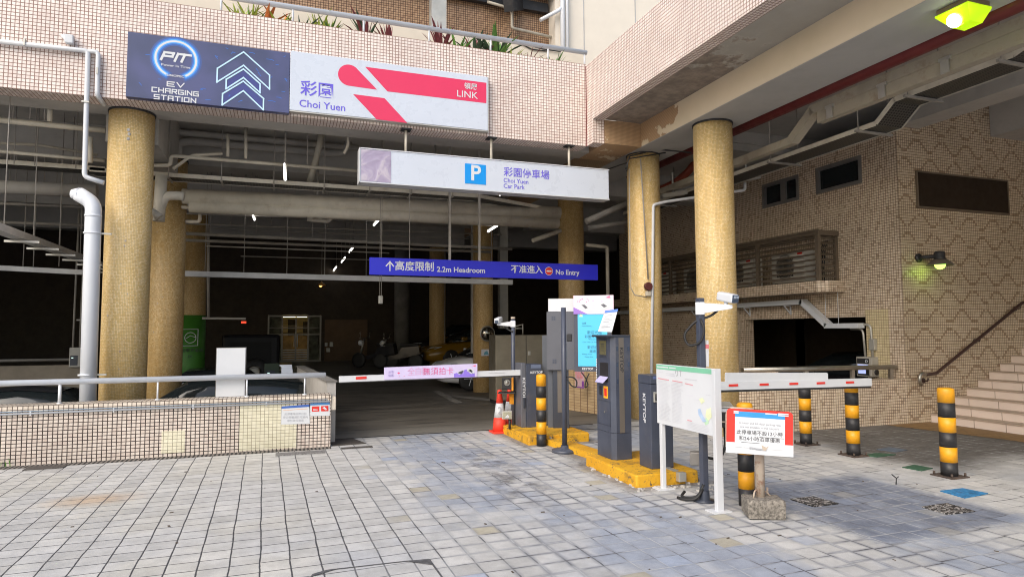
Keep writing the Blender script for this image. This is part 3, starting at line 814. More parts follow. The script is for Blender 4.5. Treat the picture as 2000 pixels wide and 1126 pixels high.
def tech(word, cx, cy, h, wd, gap):
    ws = [0 if c == 'I' else wd for c in word]; tot = sum(ws)+gap*(len(word)-1); x = cx-tot/2; out = []
    for c, w_ in zip(word, ws):
        for L in TG[c]: out.append([(x+a*(w_ or 1), cy+(b_-.5)*h) for a, b_ in L])
        x += w_+gap
    return out


YS = 10.04
sg = thing('charging_sign', 'dark blue charging station sign with glowing ring and chevron arrows on fascia', 'sign', (-1.04, YS, 4.86))
b = MB(); b.box(-2.115, .03, YS, 10.148, 4.862, 5.79, .004)
def ev_mat():
    t = NT('navy_print'); pos = t.pos(); n = t.noise(pos, 1.1, 3)
    c = t.mix(t.rng(n, .35, .65), (.05, .062, .135), (.075, .085, .2))
    return t.out(c, .4)
b.build('panel', ev_mat(), sg)
def evp(x, y):
    p = at(250+x/6.25, 60+y/6.25, y=YS); return (p.x, p.z)
cx, cz = evp(587, 352); rr = (evp(835, 380)[0]-evp(338, 325)[0])/2
F0 = Vector((0, YS, 0))
def arc(r, a0, a1, n=40): return [(cx+r*math.cos(a0+(a1-a0)*i/n), cz+r*math.sin(a0+(a1-a0)*i/n)) for i in range(n+1)]
a0, a1 = R_(-58), R_(240)
b = MB(); b.strokes([arc(rr, a0, a1)], F0, X_, Z_, .026, .006); b.build('ring', M['paper'], sg)
for k, (wd, col) in enumerate(((.13, (.05, .1, .3)), (.09, (.035, .17, .6)), (.055, (.1, .4, .9)))):
    b = MB(); b.strokes([arc(rr, a0, a1)], F0, X_, Z_, wd, .001+.0015*k); b.build('halo_band', plain('halo_blue_%d' % k, col, .5, var=0), sg)
b = MB()
k = .001
PL = [[(-.155, -.05), (-.115, .07), (.0, .07), (-.018, .012), (-.125, .012)], [(.015, -.05), (.055, .07)], [(.07, .068), (.215, .068)], [(.14, .068), (.1, -.05)]]
b.strokes([[(cx-.03+p[0]*1.02, cz+.02+p[1]*.9) for p in L] for L in PL], F0, X_, Z_, .032, .006)
b.text('Power In Time', (cx, YS, cz-.1), X_, Z_, .048, bold=.01, sx=1.3, th=.006)
b.text('SINOPEC', (cx, YS, evp(587, 556)[1]), X_, Z_, .042, bold=.02, sx=1.35, th=.006)
for wd_, py, h_, cw, gp in (('EV', 660, .062, .09, .034), ('CHARGING', 747, .06, .058, .026), ('STATION', 832, .06, .06, .028)): b.strokes(tech(wd_, evp(582, 660)[0], evp(582, py)[1], h_, cw, gp), F0, X_, Z_, .014, .004)
b.build('lettering', M['paper'], sg)
CH = [[(1412, 262), (1728, 545), (1728, 715), (1412, 425), (1085, 630), (1092, 462), (1412, 262)],
      [(1410, 470), (1612, 650), (1612, 760), (1410, 575), (1196, 712), (1200, 596), (1410, 470)],
      [(1408, 618), (1655, 830), (1652, 968), (1408, 735), (1150, 908), (1155, 770), (1408, 618)]]
fills = [[(1410, 490), (1600, 655), (1600, 735), (1410, 560), (1215, 690), (1215, 610)], [(1408, 640), (1640, 840), (1635, 935), (1408, 718), (1165, 885), (1165, 785)]]
b = MB()
for k, L in enumerate(fills): b.poly([(evp(*p)[0], YS-.001-.0003*k, evp(*p)[1]) for p in L])
b.build('arrow_fill', plain('arrow_violet', (.045, .055, .22), .4, var=.1), sg)
b = MB(); b.strokes([[evp(*p) for p in L] for L in CH], F0, X_, Z_, .02, .005); b.build('chevron_arrow', plain('arrow_pale_blue', (.5, .72, .92), .4, var=.03), sg)
b = MB(); rnd = random.Random(4); L = []
for i in range(46):
    x, z = rnd.uniform(-2.05, -.0), rnd.uniform(4.9, 5.75)
    if abs(x-cx) < .3 and z > 4.88: 
        if rnd.random() < .75: continue
    a = rnd.choice((0, .5, 1, 2.1, 2.6))*1.05; l = rnd.uniform(.03, .07)
    q = [(x, z), (x+l*math.cos(a), z+l*math.sin(a)*.9)]
    if rnd.random() < .4: q.append((q[1][0]+.035, q[1][1]-.01))
    L.append(q)
b.strokes(L, F0, X_, Z_, .007, .0005); b.build('circuit_line', plain('circuit_blue', (.03, .16, .6), .4, var=0), sg)

sg = thing('mall_sign', 'long white sign with pink ribbon emblem and violet lettering on fascia', 'sign', (1.6, YS, 4.9))
b = MB(); b.box(.036, 3.155, YS, 10.148, 4.915, 5.825, .004); b.build('panel', M['sign_white'], sg)
b = MB(); b.box(.036, 3.16, YS+.005, 10.147, 4.895, 4.913); b.box(3.157, 3.172, YS+.005, 10.147, 4.895, 5.83); b.build('frame', M['galv'], sg)
def mp(x, y, yy=YS-.002):
    p = at(500+x/2.814, y/2.814, y=YS); return (p.x, yy, p.z)
b = MB()
b.poly([mp(*p) for p in ((600, 368), (1266, 456), (1266, 568), (722, 503))])
b.poly([mp(*p) for p in ((533, 518), (706, 540), (832, 677), (662, 656))])
c0 = mp(512, 414); pts = []
# rounded teardrop of the ribbon
cc = Vector((c0[0], 0, c0[2])); rd = .168
t1 = mp(666, 494); 
for i in range(19):
    a = R_(38+i*(232/18.)); pts.append((cc.x+rd*math.cos(a), YS-.002, cc.z+rd*math.sin(a)))
pts = pts+[t1]
b.poly(pts[::-1])
b.build('ribbon_emblem', M['pink'], sg)
b = MB(); o = mp(337, 505, YS); b.text('彩園', (o[0], YS, o[2]+.02), X_, Z_, .25, bold=.012, th=.003)
o = mp(366, 582, YS); b.text('Choi Yuen', (o[0], YS, o[2]), X_, Z_, .155, bold=.008, th=.003, sx=1.02); b.build('lettering', M['violet'], sg)
b = MB(); o = mp(1180, 478, YS); b.text('領展', (o[0], YS, o[2]), X_, Z_, .115, bold=.014, th=.006)
o = mp(1160, 522, YS); b.text('LINK', (o[0], YS, o[2]), X_, Z_, .155, bold=.006, th=.006, sx=1.08); b.build('white_lettering', M['paper'], sg)

# hanging parking sign --------------------------------------------------------
sg = thing('parking_sign', 'white hanging car park sign with blue P square below the fascia', 'sign', (3.25, 10.2, 3.92))
b = MB(); b.box(1.09, 5.43, 10.1, 10.33, 3.92, 4.44, .006); b.build('panel', M['sign_white'], sg)
b = MB()
for q in ((1.08, 5.44, 3.905, 3.92), (1.08, 5.44, 4.44, 4.455)): b.box(q[0], q[1], 10.09, 10.34, q[2], q[3])
b.box(1.075, 1.089, 10.09, 10.34, 3.905, 4.455); b.build('frame', M['white'], sg)
def swirl():
    t = NT('crumpled_mauve_film'); p = t.pos()
    n = t.noise(p, 3.2, 3, .5, 1.5)
    c = t.ramp(n, [(.3, (.3, .25, .36)), (.5, (.38, .33, .45)), (.62, (.5, .45, .52)), (.7, (.34, .28, .4))])
    t.bump(n, .6, .03)
    return t.out(c, .25)
b = MB(); b.box(1.1, 1.565, 10.094, 10.1, 3.93, 4.43); b.build('mauve_film', swirl(), sg)
p0, p1 = at(908, 319, y=10.1), at(949, 361, y=10.1)
b = MB(); b.box(p0.x, p1.x, 10.095, 10.1, p1.z, p0.z); b.build('blue_square', M['sky_blue'], sg)
b = MB(); b.text('P', ((p0.x+p1.x)/2, 10.095, (p0.z+p1.z)/2+.005), X_, Z_, .36, bold=.02, th=.002); b.build('white_letter', M['paper'], sg)
b = MB(); o = at(1029, 340, y=10.1); b.text('彩園停車場', (o.x, 10.1, o.z), X_, Z_, .168, bold=.008, th=.003)
o = at(983, 352, y=10.1); b.text('Choi Yuen', (o.x, 10.1, o.z), X_, Z_, .105, 'LEFT', .006, th=.003); o = at(983, 363, y=10.1); b.text('Car Park', (o.x, 10.1, o.z), X_, Z_, .105, 'LEFT', .006, th=.003)
b.build('lettering', M['violet'], sg)
for u in (793, 960, 1112):
    p = at(u, 285, y=10.2)
    b = MB(); b.cyl((p.x, 10.22, 4.44), (p.x, 10.22, 4.83), .022, 10); b.build('hanger_rod', M['pipe'], sg)
    b = MB(); b.box(p.x-.08, p.x+.08, 10.13, 10.3, 4.83, 4.848); b.build('hanger_plate', M['black'], sg)

# blue headroom sign ------------------------------------------------------------
YB = 11.5
A_, B_ = at(722, 502, y=YB), at(1168, 546, y=YB)
sg = thing('headroom_sign', 'long blue hanging sign with white headroom limit and no entry wording', 'sign', ((A_.x+B_.x)/2, YB, 2.6))
zb, zt = at(722, 536, y=YB).z, A_.z
b = MB(); b.box(A_.x, B_.x, YB, YB+.06, zb, zt, .004); b.build('panel', M['blue'], sg)
b = MB(); zc = (zb+zt)/2
def bx(u): return at(u, 520, y=YB).x
b.strokes([[(bx(761.5), zc-.07), (bx(761.5), zc+.08)], [(bx(754.5), zc+.01), (bx(761.5), zc+.085), (bx(768.5), zc+.01)]], (0, YB, 0), X_, Z_, .022, .002)
b.text('高度限制', (bx(810), YB, zc+.005), X_, Z_, .18, bold=.016, th=.003)
b.text('2.2m Headroom', (bx(901), YB, zc-.03), X_, Z_, .135, bold=.02, th=.003, sx=1.03)
b.text('不准進入', (bx(1029), YB, zc+.01), X_, Z_, .165, bold=.016, th=.003)
b.text('No Entry', (bx(1108), YB, zc-.02), X_, Z_, .135, bold=.02, th=.003)
cxx = bx(1072)
b.cyl((cxx, YB-.001, zc), (cxx, YB-.003, zc), .082, 28); b.build('lettering', M['paper'], sg)
b = MB(); b.cyl((cxx, YB-.0035, zc), (cxx, YB-.0045, zc), .074, 28); b.build('no_entry_disc', M['red'], sg)
b = MB(); b.box(cxx-.05, cxx+.05, YB-.0062, YB-.005, zc-.014, zc+.014); b.build('white_bar', M['paper'], sg)
for u in (879, 937):
    x = bx(u); b = MB(); b.box(x-.02, x+.02, YB+.01, YB+.05, zt, 5.35); b.build('hanger_rod', M['pipe_dk'], sg)
for u in (800,):
    x = bx(u); b = MB(); b.cyl((x, YB+.03, zt), (x, YB+.03, 5.35), .006, 6); b.build('hanger_wire', M['pipe_dk'], sg)


# ------------------------------------------------------------------ railing and plants above the fascia
rl = thing('balcony_rail', 'white tube railing with thin posts along the top of the fascia', 'railing', (2, 10.3, 6.34))
b = MB(); b.tube([(-16, 10.3, 6.63), (5.12, 10.3, 6.63)], .042, 12); b.build('handrail', M['galv'] if 0 else M['white'], rl)
for u in (571, 710, 838, 958, 1070, 1141, 430):
    x = at(u, 80, y=10.3).x; b = MB(); b.cyl((x, 10.3, 6.34), (x, 10.3, 6.63), .017, 8); b.build('post', M['white'], rl)
for x in (-2.6, -4.2): b = MB(); b.cyl((x, 10.3, 6.34), (x, 10.3, 6.63), .017, 8); b.build('post', M['white'], rl)
leafm = {'g': plain('green_leaf', (.08, .2, .03), .5, var=.35, sc=20), 'y': plain('yellow_green_leaf', (.32, .4, .05), .5, var=.25, sc=20), 'r': plain('maroon_leaf', (.16, .03, .035), .45, var=.3, sc=20), 'o': plain('orange_leaf', (.55, .16, .03), .5, var=.3, sc=20), 'd': plain('dark_green_leaf', (.03, .07, .03), .4, var=.3, sc=20)}


def plant(u, v, h, n, mats, wd, lab, seed, y=10.6, z0=6.27):
    rn = random.Random(seed); x = at(u, v, y=y).x
    t = thing('planter_plant', lab, 'plant', (x, y, z0), 'plants in the terrace planter')
    bs = {k: MB() for k in mats}; h += .2; n = int(n*1.6)
    for i in range(n):
        k = mats[i % len(mats)]; a = rn.uniform(0, 6.28); L = h*rn.uniform(.65, 1.1); w_ = wd*rn.uniform(.7, 1.2); lean = rn.uniform(.1, .9)
        d = Vector((math.cos(a), math.sin(a), 0)); side = Vector((-d.y, d.x, 0)); pr = None
        base = Vector((x, y, z0))+d*rn.uniform(0, .05)
        for s_ in range(6):
            f = s_/5; c = base+d*(L*lean*f**1.4)+Vector((0, 0, L*(f-.35*lean*f*f))); ww = w_*math.sin(math.pi*min(.98, .12+f*.86))
            cur = [bs[k].bm.verts.new(c-side*ww), bs[k].bm.verts.new(c+Vector((0, 0, -ww*.5))), bs[k].bm.verts.new(c+side*ww)]
            if pr:
                bs[k].bm.faces.new((pr[0], pr[1], cur[1], cur[0])); bs[k].bm.faces.new((pr[1], pr[2], cur[2], cur[1]))
            pr = cur
    for k in mats: bs[k].build('foliage', leafm[k], t)


PLANTS = [(470, 20, .28, 12, 'y', .018, 'leftmost pale yellow-green tuft in the terrace planter'), (492, 25, .26, 12, 'gy', .018, 'second yellow-green tuft in the terrace planter'),
          (518, 25, .34, 9, 'o', .03, 'bright orange-leaved plant at the left of the terrace planter'), (548, 32, .3, 12, 'oy', .026, 'orange and yellow croton beside the bright orange plant'),
          (590, 40, .26, 8, 'd', .03, 'small dark green plant right of the orange crotons'), (622, 48, .34, 9, 'y', .016, 'thin upright yellow-green shoots in the terrace planter'), (643, 50, .26, 18, 'gy', .02, 'bushy pale green plant left of the first maroon clump'),
          (716, 60, .44, 16, 'rd', .03, 'tall maroon clump with dark leaves below the rail post'), (758, 68, .32, 14, 'r', .026, 'low spiky maroon plant left of the steel post'),
          (861, 80, .42, 9, 'r', .034, 'maroon plant with broad upright leaves right of the steel post'), (893, 85, .42, 12, 'rg', .032, 'mixed maroon and green plant over purple flowers'), (928, 90, .44, 10, 'rd', .04, 'brown-leaved plant with two tall leaves'),
          (968, 98, .5, 18, 'dg', .045, 'large dark green broad-leaved plant near the right end of planter'), (996, 103, .22, 14, 'y', .018, 'little light green plant beside the large dark one'), (1030, 106, .3, 5, 'r', .014, 'sparse brown stems right of the light green plant'), (1082, 118, .24, 14, 'g', .02, 'small green weed at the right end of the planter')]
for i, p in enumerate(PLANTS): plant(p[0], p[1], p[2], p[3], p[4], p[5], p[6], 50+i)

# pipes on the upper white wall and on the fascia
b = MB()
for u, r_ in ((1099, .05), (1108, .03)):
    x = at(u, 60, y=11.9).x; b.cyl((x, 11.9, 6.0), (x, 11.9, 12), r_, 12)
x = at(1099, 60, y=11.9).x
b.tube([(x, 11.9, 8.3), (x-.12, 11.9, 8.2), (x-.5, 11.9, 7.95)], .04, 10)
solo(b, 'wall_drainpipe', M['white_pipe'], 'pair of white drainpipes with a side branch on the upper white wall', 'drainpipe', (5.3, 11.9, 6.0))
b = MB()
b.tube([at(952, 4, y=12.2), at(1000, 18, y=12.2), at(1000, 55, y=12.2), at(1086, 75, y=12.2)], .03, 8, round_=.05)
solo(b, 'terrace_conduit', M['pipe'], 'thin cream conduit bending along the brown upper terrace wall', 'conduit', (4.5, 12.2, 6.5))
b = MB()
b.tube([at(1000, 78, y=10.97), at(1030, 88, y=10.97), at(1060, 96, y=10.97), at(1095, 101, y=10.97)], .012, 6)
b.tube([at(1010, 82, y=10.98), at(1040, 97, y=10.98), at(1070, 100, y=10.98)], .01, 6)
solo(b, 'loose_cable', M['black'], 'loose black cables hanging on the cream planter wall', 'cable', (4.6, 10.97, 6.6))

t = thing('fascia_conduit', 'thin white conduit running along the fascia and dropping beside the left column', 'conduit', (-2.6, 10.08, 3.6))
b = MB(); P_ = [at(-60, 75, y=10.1), at(172, 100, y=10.1), at(165, 345, y=10.1), at(203, 357, y=10.1)]
b.tube(P_, .032, 10, round_=.05); b.build('main_run', M['white'], t)
b = MB(); b.tube([at(172, 100, y=10.1), at(192, 102, y=10.1), at(190, 186, y=10.1), at(204, 205, y=10.3)], .03, 10, round_=.05); b.build('branch', M['white'], t)
b = MB(); p = at(136, 85, y=10.1); b.cbox((p.x, 10.09, p.z+.05), .1, .08, .12, 0, .01); b.cyl((p.x, 10.09, p.z), (p.x-.08, 10.09, p.z+.1), .03, 8); b.build('junction_box', M['white'], t)
for u, v in ((49, 84), (191, 140), (168, 200)):
    b = MB(); p = at(u, v, y=10.1); b.cbox(p, .02 if u != 168 else .09, .08, .09 if u != 168 else .02); b.build('clip', M['galv'], t)

t = thing('white_downpipe', 'thick white downpipe with elbow standing beside the front left column', 'drainpipe', (-2.45, 10.25, -.7))
b = MB(); xl = -2.47
b.tube([(xl, 10.25, -.7), (xl-.03, 10.25, 3.38), (xl-.22, 10.27, 3.5)], .1, 20, round_=.16)
b.build('pipe', M['white_pipe'], t)
for z in (3.2, 2.96, 1.02): b = MB(); b.cyl((xl-.03, 10.25, z-.012), (xl-.03, 10.25, z+.012), .106 if z > 3.1 or z < 2 else .108, 20); b.build('collar', M['white_pipe'], t)
b = MB(); b.cone((xl-.2, 10.265, 3.49), (xl-.3, 10.28, 3.5), .1, .06, 16); b.build('end_cap', M['white_pipe'], t)
for z in (2.96, 1.02): b = MB(); b.box(xl-.14, xl+.2, 10.24, 10.26, z-.012, z+.012); b.build('bracket', M['galv'], t)
t = thing('cream_soil_pipe', 'thick cream soil pipe with elbows between the two left columns', 'drainpipe', (-1.75, 10.9, 3.2))
b = MB(); p = at(320, 378, y=11.6)
b.tube([at(315, 360, y=11.7)+Vector((0, 0, .15)), at(312, 395, y=11.7), at(310, 432, y=11.7)], .09, 16)
b.tube([at(312, 410, y=11.7), at(322, 382, y=11.7), at(350, 382, y=11.7), at(360, 384, y=11.7)], .075, 16, round_=.1)
b.cone(at(295, 408, y=11.3), at(312, 425, y=11.3), .03, .075, 14); b.build('pipe', M['pipe'], t)


# ------------------------------------------------------------------ pavement furniture
def bollard(x, y, r, h, lab, plate=True, dome=.02):
    t = thing('striped_bollard', lab, 'bollard', (x, y, 0), 'yellow and black bollards')
    n = 6; hb = h/n
    for i in range(n):
        b = MB(); z0, z1 = i*hb, (i+1)*hb
        k = M['black'] if i % 2 == 0 else M['yellow2']
        if i == n-1: b.lathe([(r, z0), (r, z1-dome), (r*.93, z1-dome*.45), (r*.7, z1-dome*.1), (0, z1)], (x, y, 0), 28)
        else: b.lathe([(r, z0), (r, z1)], (x, y, 0), 28)
        b.build('band', k, t)
    if plate:
        b = MB(); b.box(x-.13, x+.13, y-.13, y+.13, .001, .014, .003); b.build('base_plate', M['plate'], t)
        for sx in (-1, 1):
            for sy in (-1, 1):
                b = MB(); b.cyl((x+sx*.1, y+sy*.1, .014), (x+sx*.1, y+sy*.1, .05), .012, 8); b.build('anchor_bolt', M['plate'], t)
    return t


bollard(6.85, 5.11, .082, .955, 'striped bollard nearest the stairs, standing on rusty base plate')
bollard(6.85, 6.36, .08, .955, 'striped bollard under the tip of the white barrier arm')
bollard(6.9, 7.2, .08, .955, 'striped bollard behind middle of white barrier arm, farthest of its row')
bollard(3.42, 8.42, .07, .99, 'striped bollard at the corner of the far yellow island', False, .035)
bollard(4.02, 4.93, .072, .93, 'striped bollard hidden behind the red edged parking notice', False, .03)


def island(name, x0, x1, y0, y1, h, lab):
    b = MB(); b.box(x0, x1, y0, y1, -.02, h, .018)
    for v in b.bm.verts:
        v.co.x += random.uniform(-.006, .006); v.co.z += random.uniform(-.005, .003)
    return solo(b, 'kerb_island', M['yellow'], lab, 'kerb', (x0, y0, 0))


island('kerb_island', 3.41, 4.15, 5.84, 7.02, .13, 'chipped yellow concrete island under the ticket kiosk and near barrier cabinet')
island('kerb_island', 3.26, 4.2, 8.5, 9.72, .125, 'chipped yellow concrete island under the far barrier and display screen')
b = MB()
b.poly([(3.5, 8.5, -.02), (3.66, 7.0, -.02), (3.86, 7.0, -.02), (3.74, 8.5, -.02)], (0, 0, .1))
solo(b, 'kerb_strip', M['yellow'], 'narrow yellow kerb strip linking the two islands', 'kerb', (3.65, 7.7, 0))
b = MB(); rn = random.Random(3)
for i in range(60):
    x, y = (rn.uniform(3.36, 3.43), rn.uniform(5.7, 6.9)) if i < 26 else (rn.uniform(3.45, 4.25), rn.uniform(5.62, 5.84))
    if i > 50: x, y = rn.uniform(3.9, 4.2), rn.uniform(5.5, 5.75)
    s_ = rn.uniform(.008, .03)
    b.cbox((x, y, s_*.25), s_*1.6, s_, s_*.7, rn.uniform(0, 3), 0, rn.uniform(-.4, .4))
o = b.build('cement_crumbs', M['debris']); tag(o, 'white cement crumbs scattered along the foot of the near yellow island', 'rubble', kind='stuff')
b = MB(); rn = random.Random(9)
for i in range(90):
    x, y = rn.uniform(-3, 8.5), rn.uniform(3.2, 8.6); s_ = rn.uniform(.005, .016)
    b.cbox((x, y, s_*.2), s_*rn.uniform(1, 3), s_, s_*.4, rn.uniform(0, 3))
o = b.build('leaf_litter', M['soil']); tag(o, 'tiny dark specks of leaf litter strewn over the paving', 'litter', kind='stuff')

DOWN = (0, 0, -1)
# ticket kiosk ------------------------------------------------------------------
k = thing('ticket_kiosk', 'tall slate ticket kiosk with small screen and brown front strip on yellow island', 'ticket machine', (3.665, 6.775, .13))
x0, x1, y0, y1, zt = 3.55, 3.785, 6.58, 6.97, 1.52
b = MB()
pl = [(x0, y1), (x0, y0+.05), (x0+.045, y0), (x1, y0), (x1, y1)]
b.poly([(p[0], p[1], .43) for p in pl], (0, 0, .50))
b.poly([(p[0], p[1], .931) for p in pl], (0, 0, zt-.931-.0))
b.build('body', M['slate'], k)
b = MB(); b.poly([(p[0], p[1], .13) for p in pl], (0, 0, .296)); b.build('plinth', M['slate'], k)
b = MB(); b.box(x0-.003, x0, y0+.06, y1-.02, .5, .506); b.box(x0-.003, x0, y0+.06, y1-.02, .775, .781); b.box(x0-.003, x0, y0+.06, y0+.066, .5, .78); b.box(x0-.003, x0, y1-.026, y1-.02, .5, .78); b.build('panel_seam', M['slate_dk'], k)
b = MB(); b.cyl((x0, y0+.2, .65), (x0-.006, y0+.2, .65), .012, 10); b.build('key_lock', M['steel_dk'], k)
b = MB(); b.box(x0-.06, x1+.004, y0-.006, y1+.01, zt, zt+.022, .004); b.build('top_plate', M['slate_dk'], k)
b = MB(); b.box(x0+.085, x0+.15, y0-.003, y0, .43, zt-.01); b.build('front_strip', M['taupe'], k)
b = MB(); b.text('KEYTOP', (x0+.117, y0-.004, 1.26), DOWN, (1, 0, 0), .062, bold=.015, sx=1.25, th=.001); b.build('lettering', M['ink'], k)
b = MB(); b.box(x0-.006, x0+.001, y0+.12, y0+.31, 1.28, 1.5, .003); b.build('screen_bezel', M['slate_dk'], k)
b = MB(); b.box(x0-.009, x0-.0062, y0+.135, y0+.295, 1.31, 1.475); b.build('screen', plain('dim_lcd', (.12, .11, .06), .2, var=.1), k)
b = MB(); b.strokes([[(-(y0+.17), z), (-(y0+.26), z)] for z in (1.36, 1.385, 1.41, 1.435)], (x0-.0095, 0, 0), (0, -1, 0), Z_, .006, .001); b.build('screen_text', M['ink'], k)
b = MB(); b.box(x0-.004, x0+.0, y0+.1, y0+.3, 1.0, 1.22); b.build('recess', M['black'], k)
b = MB(); b.poly([(x0-.005, y0+.1, 1.06), (x0-.005, y0+.3, 1.06), (x0-.07, y0+.3, 1.0), (x0-.07, y0+.1, 1.0)], (0, 0, -.01)); b.build('ticket_tray', plain('lilac_print', (.5, .47, .75), .4), k)
b = MB(); b.box(x0-.004, x0-.0005, y0+.115, y0+.215, .81, .95); b.build('yellow_sticker', M['yel_sticker'], k)
b = MB(); b.box(x0-.006, x0-.0042, y0+.135, y0+.195, .835, .925); b.build('red_label', M['red'], k)
b = MB(); b.box(x0-.006, x0-.0005, y0+.26, y0+.32, .84, .94, .002); b.build('card_reader', M['black'], k)
b = MB()
for z in (.99, 1.18, 1.36): b.box(x0+.055, x0+.072, y0-.004, y0, z, z+.05); b.box(x1-.035, x1-.015, y0-.004, y0, z, z+.05)
b.build('front_lens', M['lens'], k)
b = MB()
for i in range(9): b.box(x0-.012, x0-.006, y1-.02, y1-.008, 1.0+i*.03, 1.02+i*.03)
b.build('edge_lights', M['paper'], k)
t = thing('leaning_notice', 'white printed notice with blue header leaning on top of the ticket kiosk', 'notice', (3.68, 6.8, 1.545))
A = at(1170, 648, y=6.8); 
q0, q1, q2, q3 = at(1168, 647, y=6.82), at(1195, 648, y=6.74), at(1207, 603, y=6.80), at(1182, 606, y=6.88)
b = MB(); b.poly([q0, q1, q2, q3], (.004, .012, 0)); b.build('sheet', M['paper'], t)
def lerp(a, c, f): return a+(c-a)*f
b = MB(); e = Vector((-.001, -.004, 0)); b.poly([lerp(q0, q3, .88)+e, lerp(q1, q2, .88)+e, q2+e, q3+e], (.0005, .002, 0)); b.build('blue_header', plain('notice_blue', (.05, .16, .55), .5), t)
b = MB()
for i in range(12):
    f = .1+i*.06; a_, c_ = lerp(q0, q3, f)+e, lerp(q1, q2, f)+e
    if i in (5, 9): continue
    s_, e_ = lerp(a_, c_, .12), lerp(a_, c_, .5+.35*((i*7) % 5)/5); b.bar(s_, e_, .002, .004)
b.build('printed_line', M['grey_ink'], t)

# near barrier ---------------------------------------------------------------------
k = thing('barrier_gate', 'near barrier with slate cabinet and white arm carrying five red marks over bollards', 'barrier', (3.84, 6.15, .13))
x0, x1, y0, y1 = 3.70, 3.97, 6.02, 6.27
b = MB(); b.box(x0, x1, y0, y1, .13, 1.02, .006); b.build('cabinet', M['slate'], k)
b = MB(); b.box(x0-.002, x1+.004, y0-.004, y1+.004, 1.022, 1.115, .008); b.build('lid', M['slate'], k)
b = MB(); b.box(x0+.03, x1+.005, y0-.006, y0-.004, 1.075, 1.105); b.build('lid_trim', plain('blue_trim', (.1, .14, .3), .4), k)
b = MB(); b.text('KEYTOP', (x0-.001, y0+.13, .76), DOWN, (0, -1, 0), .075, bold=.02, sx=1.15, th=.002); b.build('lettering', M['paper'], k)
b = MB(); b.box(x0+.03, x0+.085, y0-.02, y0-.001, .83, .94, .006); b.build('lock_handle', M['galv'], k)
b = MB(); b.box(x0+.045, x0+.07, y0-.024, y0-.0205, .85, .92); b.build('lock_slot', M['black'], k)
b = MB(); b.cbox((4.0, 6.2, .95), .12, .14, .17, 0, .01); b.build('arm_holder', M['slate_dk'], k)
za = [at(1390, 745, y=6.2).z, at(1698, 740, y=6.2).z]; L_, R2 = 4.05, at(1700, 750, y=6.2).x
dz = (at(1698, 748, y=6.2).z-at(1416, 754, y=6.2).z)
b = MB(); zc0, zc1 = .965, .965+dz
b.bar((L_, 6.2, zc0), (R2, 6.2, zc1), .045, .095); ar = b.build('arm', M['white'], k)
b = MB(); b.bar((L_, 6.2, zc0-.06), (R2-.02, 6.2, zc1-.06), .05, .022); b.build('rubber_edge', M['rubber'], ar)
for u in (1433, 1493, 1551, 1604, 1661):
    p = at(u, 750, y=6.17); f = (p.x-L_)/(R2-L_); z = zc0+(zc1-zc0)*f
    b = MB(); b.box(p.x-.065, p.x+.065, 6.172, 6.176, z-.008, z+.018); b.build('red_mark', M['red'], ar)
pa, pb = at(1416, 727, y=6.2), at(1615, 727, y=6.2)
zl = lambda xx: zc0+.046+(zc1-zc0)*(xx-L_)/(R2-L_)
b = MB(); b.poly([(pa.x, 6.185, zl(pa.x)), (pb.x, 6.185, zl(pb.x)), (pb.x, 6.185, pb.z-.012), (pb.x-.015, 6.185, pb.z), (pa.x+.015, 6.185, pa.z), (pa.x, 6.185, pa.z-.012)], (0, .02, 0)); b.build('upper_board', M['white'], ar)

# near camera pole -------------------------------------------------------------------
k = thing('camera_pole', 'slate pole with white number plate camera and cable loop beside the info board', 'camera pole', (3.745, 5.184, 0))
x, y = 3.745, 5.184
b = MB(); b.box(x-.03, x+.03, y-.03, y+.03, .01, 1.9, .004); b.build('pole', M['slate'], k)
b = MB(); b.lathe([(.1, 0), (.1, .012), (.05, .02), (.045, .1)], (x, y, 0), 20); b.build('base_flange', M['slate_dk'], k)
rt = Vector((.81, -.59, 0)); fw = Vector((-.59, -.81, 0)); P0 = Vector((x, y, 1.80))
b = MB(); b.cbox(P0, .085, .085, .12, -.63, .006)
b.poly([P0+rt*.04+Vector((0, 0, .05)), P0+rt*.04+Vector((0, 0, -.045)), P0+rt*.29+Vector((0, 0, -.005)), P0+rt*.29+Vector((0, 0, .03))], fw*.05)
b.build('bracket', M['white'], k)
cd = (rt*.62+fw*.75+Vector((0, 0, -.18))).normalized(); cc_ = P0+rt*.25+Vector((0, 0, .1))
side = cd.cross(Vector((0, 0, 1))).normalized(); upv = side.cross(cd)
def oriented(c, sx, sy, sz, bev=.01):
    m = Matrix(((side.x, cd.x, upv.x, c.x), (side.y, cd.y, upv.y, c.y), (side.z, cd.z, upv.z, c.z), (0, 0, 0, 1)))
    bb.box(-sx/2, sx/2, -sy/2, sy/2, -sz/2, sz/2, bev, m)
bb = MB(); oriented(cc_, .085, .22, .085, .016); cm = bb.build('camera_body', M['white'], k)
bb = MB(); oriented(cc_+cd*.105, .075, .016, .076, .006); bb.build('front_glass', M['lens'], cm)
bb = MB(); oriented(cc_+cd*.115+side*.012+upv*.016, .03, .006, .026, .002); oriented(cc_+cd*.115-side*.02+upv*.016, .02, .006, .024, .002); bb.build('lens', plain('infrared_window', (.3, .36, .45), .2), cm)
bb = MB(); bb.tube([cc_-upv*.04-cd*.02, P0+rt*.24+Vector((0, 0, .02))], .018, 10); bb.build('swivel', M['white'], k)
